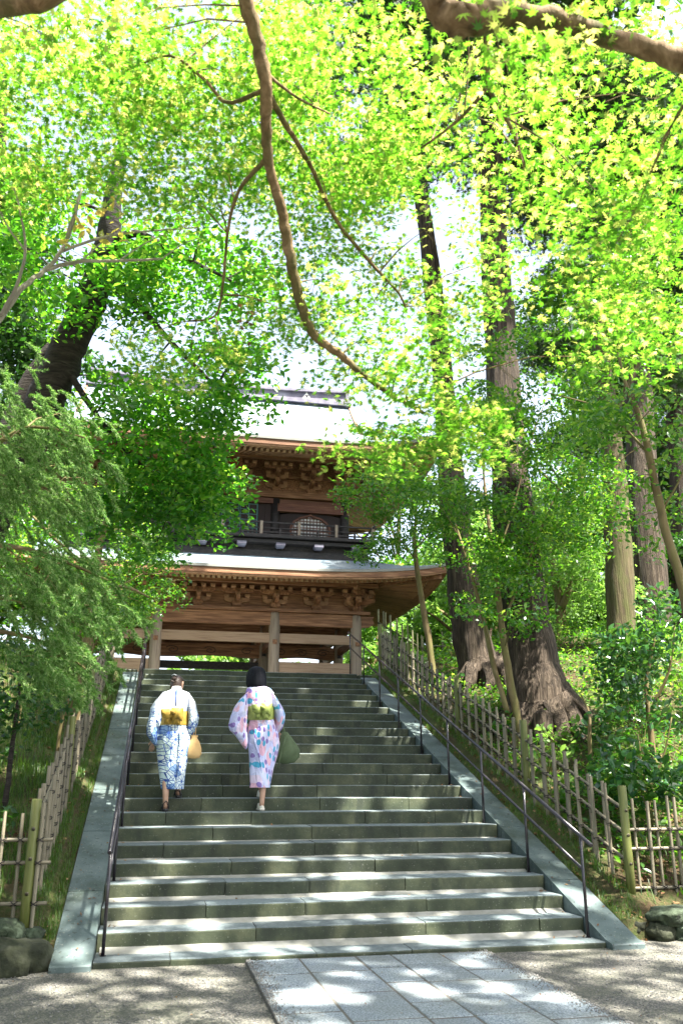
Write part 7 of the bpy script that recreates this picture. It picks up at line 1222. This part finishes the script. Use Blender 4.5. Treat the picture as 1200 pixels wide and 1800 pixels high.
grass('border_grass',15000,xx,yy,.03,.10,205,w=.003)
a,b_=gsplit(22000,3.05,11,.6,14,207,1800,.13); grass('bank_groundcover',22000,a,b_,.06,.2,208)
rg=np.random.default_rng(210); n=30000; gx,gy=tuft(rg,n,3.1,11,.7,13,1100,.25); gx=np.maximum(gx,3.05)
g0=thing('ground_cover','','plant'); 
root=link('bank_leaf_cover',None); bpy.data.objects.remove(g0)
V,F=SH['ovate']; Rm=orient(n,.6,rg); s=.07*(1+.6*rg.uniform(-1,1,n)); P=np.stack([gx,gy,ground(gx,gy)+rg.uniform(.02,.22,n)],1)
W_=np.einsum('nij,vj->nvi',Rm,V)*s[:,None,None]+P[:,None,:]; Fa=(F[None]+(np.arange(n)*len(V))[:,None,None]).reshape(-1,3)
bpy.data.objects.remove(root); o=link('bank_leaf_cover',npmesh('bank_leaf_cover',W_.reshape(-1,3),Fa,M['small_leaf'])); stuff(o); o['label']='small-leaved ground cover over the right bank'
n=5000; gx=np.concatenate([rg.uniform(3.05,8,3800),rg.uniform(-3.4,-2.7,500),rg.uniform(-2.3,2.3,60),rg.uniform(-4,4,60),rg.uniform(2.68,2.95,580)]); gy=np.concatenate([rg.uniform(.4,9,3800),rg.uniform(.2,9,500),-rg.uniform(0.2,2.5,60),-rg.uniform(.1,2.5,60),rg.uniform(.2,10,580)])
gzv=np.where(gy<.3,-.035,ground(gx,gy)+.02); gzv=np.where((gy<0)&(gx>-1.06)&(gx<1.12),-.005,gzv); Rm=orient(n,.35,rg); s=.05*(1+.5*rg.uniform(-1,1,n)); P=np.stack([gx,gy,gzv],1)
s[3800+500:3800+620]*=.35
W_=np.einsum('nij,vj->nvi',Rm,V)*s[:,None,None]+P[:,None,:]; Fa=(F[None]+(np.arange(n)*len(V))[:,None,None]).reshape(-1,3)
o=link('leaf_litter',npmesh('leaf_litter',W_.reshape(-1,3),Fa,M['dead_leaf'])); stuff(o); o['label']=LBL['leaf_litter']
# litter gathered on the treads and slabs, pebbles strayed on to the paving
rg=np.random.default_rng(220); n=420; kk=rg.integers(0,25,n); side=rg.uniform(size=n); gx=np.where(side<.35,-2.3+rg.exponential(.12,n),np.where(side<.7,2.3-rg.exponential(.12,n),rg.uniform(-2.3,2.3,n))); gx=np.clip(gx,-2.31,2.31); gy=kk*T+T*rg.uniform(.55,.95,n); P=np.stack([gx,gy,Z1+kk*RS+.008],1)
cx2=np.where(rg.uniform(size=160)<.5,-1,1)*rg.uniform(2.36,2.66,160); cy2=rg.uniform(0,10,160); P=np.concatenate([P,np.stack([cx2,cy2,.032+.3555*cy2+.008],1)]); n=len(P)
Rm=orient(n,.3,rg); s=.028*(1+.6*rg.uniform(-1,1,n)); W_=np.einsum('nij,vj->nvi',Rm,V)*s[:,None,None]+P[:,None,:]; Fa=(F[None]+(np.arange(n)*len(V))[:,None,None]).reshape(-1,3)
o=link('stair_litter',npmesh('stair_litter',W_.reshape(-1,3),Fa,M['dead_leaf'])); stuff(o); o['label']='small dry leaves on the treads and stair borders'
OV=np.array([(1,0,0),(0,1,0),(-1,0,0),(0,-1,0),(0,0,.7),(0,0,-.7)]); OF=np.array([(0,1,4),(1,2,4),(2,3,4),(3,0,4),(1,0,5),(2,1,5),(3,2,5),(0,3,5)])
n=9000; e_=rg.uniform(size=n); px_=np.where(e_<.12,-1.06+rg.exponential(.05,n),np.where(e_<.24,1.12-rg.exponential(.05,n),rg.uniform(-3.6,4.2,n))); py_=np.where(e_<.24,rg.uniform(-2.8,0,n),-.14+rg.uniform(-2.6,.02,n)); on=(px_>-1.06)&(px_<1.12)&(py_<-.03)
ok=(~on)|(e_<.24); px_,py_,on=px_[ok],py_[ok],on[ok]; n=len(px_); s=rg.uniform(.003,.009,n); Rm=orient(n,.6,rg); P=np.stack([px_,py_,np.where(on,-.008,-.038)+s*.4],1)
W_=np.einsum('nij,vj->nvi',Rm,OV)*s[:,None,None]+P[:,None,:]; Fa=(OF[None]+(np.arange(n)*6)[:,None,None]).reshape(-1,3)
M['pebble']=grain('pale_pebble',(.10,.10,.095),(.26,.25,.23),(1,1,1),40,.85,.001,'World'); o=link('loose_pebbles',npmesh('loose_pebbles',W_.reshape(-1,3),Fa,M['pebble'])); stuff(o); o['label']='loose pebbles on the gravel and along the paving edges'
# ---- trees behind the gate and up the hillside
def far_tree(label,x,y,h,cr,mat,seed,bm='brownbark',size=.34,np_=26):
    q=random.Random(seed); z=gz(x,y); root=thing('forest_tree',label,'tree',(x,y,z),group='trees behind the gate and banks')
    L_=[[(x,y,z-.2,.22),(x+q.uniform(-.2,.2),y,z+h*.35,.17),(x+q.uniform(-.4,.4),y,z+h*.7,.1),(x,y,z+h*.92,.03)]]
    for k in range(4):
        a=q.uniform(0,6.28); t=q.uniform(.35,.6); L_.append([(x,y,z+h*t,.08),(x+math.cos(a)*cr*.4,y+math.sin(a)*cr*.4,z+h*(t+.12),.05),(x+math.cos(a)*cr*.8,y+math.sin(a)*cr*.8,z+h*(t+.2),.02)])
    wood(root,L_,bm,n=8,k=2,amp=.1); pads=[]
    for k in range(np_):
        a=q.uniform(0,6.28); t=q.random(); rr=cr*math.sin(math.pi*(.12+.8*t))**.7*q.uniform(.35,1); pads.append((x+rr*math.cos(a),y+rr*math.sin(a),z+h*(.28+.72*t),cr*q.uniform(.26,.4)))
    P=padpts(pads,-max(60,int(6500/np_)),.6,seed); leaves(P,size,'diamond',mat,root,tilt=.9,seed=seed,sv=.4)
FT=[('tall leafy tree behind the beech-like mossy trunk, high on the hillside',15,23,17,4.2,'small_leaf'),('dense tall tree far back between the two biggest cedars',11,38,17,4.5,'small_leaf'),('tall tree at the right edge behind the curving thin trunk',18,17,14,4,'small_leaf'),('light green tree showing under the right corner of the gate roof',9.5,24,5.5,2.2,'far_leaf'),('rounded pale green tree behind the dark terrace fence',12.5,27,7.5,2.8,'far_leaf'),('low bright tree seen past the fence between gate and cedar',8.0,31,4.6,2.2,'far_leaf'),
 ('tall leafy tree between the two big cedars, far back',14.5,33,12,4,'far_leaf'),('broad green tree far behind the mossy trunk',19,30,11,4.2,'small_leaf'),('dense tree filling the right edge beyond the cedars',22,26,13,4.5,'small_leaf'),('tall dark tree high on the right hillside',24,36,17,5,'dark_leaf'),
 ('pale tree on the slope seen between fence and cedar bases',16.5,24,6.5,2.8,'far_leaf'),('yellowish green tree behind the forked trunk',13.0,20.5,6.5,2.3,'far_leaf'),('dark rounded tree behind the reddish cedar',17.5,20,10,3.2,'small_leaf'),
 ('distant tree glimpsed through the gate\'s right bay',3.2,42,6,3,'far_leaf'),('distant low tree glimpsed through the gate\'s centre bay',.6,46,5.6,2.6,'far_leaf'),('wooded tree left of the gate, mostly hidden by nearer leaves',-9,22,9,3.4,'small_leaf'),('tall tree far left behind the lattice fence',-11,17,12,3.8,'dark_leaf'),
 ('dense tree at the left edge behind the lattice fence',-8.2,16.5,7,2.4,'small_leaf'),('tall tree rising behind the left roof corner',-14,27,15,4.8,'dark_leaf'),('bright tree at the foot of the right hillside',11.5,36,8,3.2,'far_leaf'),('leafy tree on the hillside above the terrace fence',18,42,13,4.6,'far_leaf'),('slim tree close behind the mossy trunk',11.0,16.8,5,1.6,'small_leaf'),('crowded evergreen behind the camellia bush',13.8,14.5,7.5,2.6,'dark_leaf')]
for i,(lb,x,y,h,c,m_) in enumerate(FT): far_tree(lb,x,y,h,c,m_,300+i,size=.20+.006*(y-14))

# ---- unseen trees added out of view: crowns placed to dapple sun and cut skylight
def shade_tree(label,base,top,rr,hh,n,seed):
    q=random.Random(seed); x,y=base; z=max(-.04,gz(x,y)); root=thing('added_shade_tree',label,'tree',(x,y,z),group='unseen trees added to shade the stairs and path')
    tx,ty,tz=top; L_=[[(x,y,z-.3,.5),(x+(tx-x)*.1,y+(ty-y)*.1,z+4,.36),(x+(tx-x)*.45,y+(ty-y)*.45,z+9,.3),(tx,ty,tz,.2),(tx,ty,tz+hh*.8,.06)]]
    pads=[]
    NPD=max(40,n//130)
    for k in range(NPD):
        a=q.uniform(0,6.28); t=q.random(); w=rr*math.sin(math.pi*(.15+.75*t))**.6*q.random()**.5; pads.append((tx+w*math.cos(a),ty+w*math.sin(a),tz-hh*.5+hh*t,q.uniform(.7,1.15)))
        if k%8==0: L_.append([(tx,ty,tz-hh*.4+hh*t*.7,.09),(tx+w*.5*math.cos(a),ty+w*.5*math.sin(a),tz-hh*.45+hh*t,.05),(tx+w*math.cos(a),ty+w*math.sin(a),tz-hh*.5+hh*t,.02)])
    wood(root,L_,'cedarbark',n=12,k=3,amp=.05); leaves(sunny(padpts(pads,-(n//NPD),.5,seed),seed in (501,502,503)),.30,'diamond','dark_leaf',root,tilt=.6,seed=seed,sv=.4)
shade_tree('unseen tree added right of the first step, crown shading the stairs',(9.0,-1.0),(4.2,-3.0,17),5.6,7,20000,501)
shade_tree('unseen tree added on the right bank, crown shading the upper stairs',(9.5,1.0),(6.3,2.0,19.5),3.6,8,7500,502)
shade_tree('unseen tree added right of the path, crown shading the gravel',(7.5,-8),(6.8,-8.5,15),3.2,7,4500,503)
shade_tree('unseen tree added behind the viewer, broad crown shading the granite path',(4.5,-13.5),(4.2,-13.5,13),3.6,7,5000,504)

shade_tree('unseen broad tree added on the left bank to dim the sky light',(-8.5,-1.5),(-8.2,-1,9),3.0,8,6000,505)
shade_tree('unseen dense tree added left of the path to dim the sky light',(-7,-9),(-6.5,-8.5,9),3.2,8,6000,506)
shade_tree('unseen tall tree added straight behind the viewer to dim the sky light',(1.0,-18),(.5,-17,9),4.5,11,7000,507)
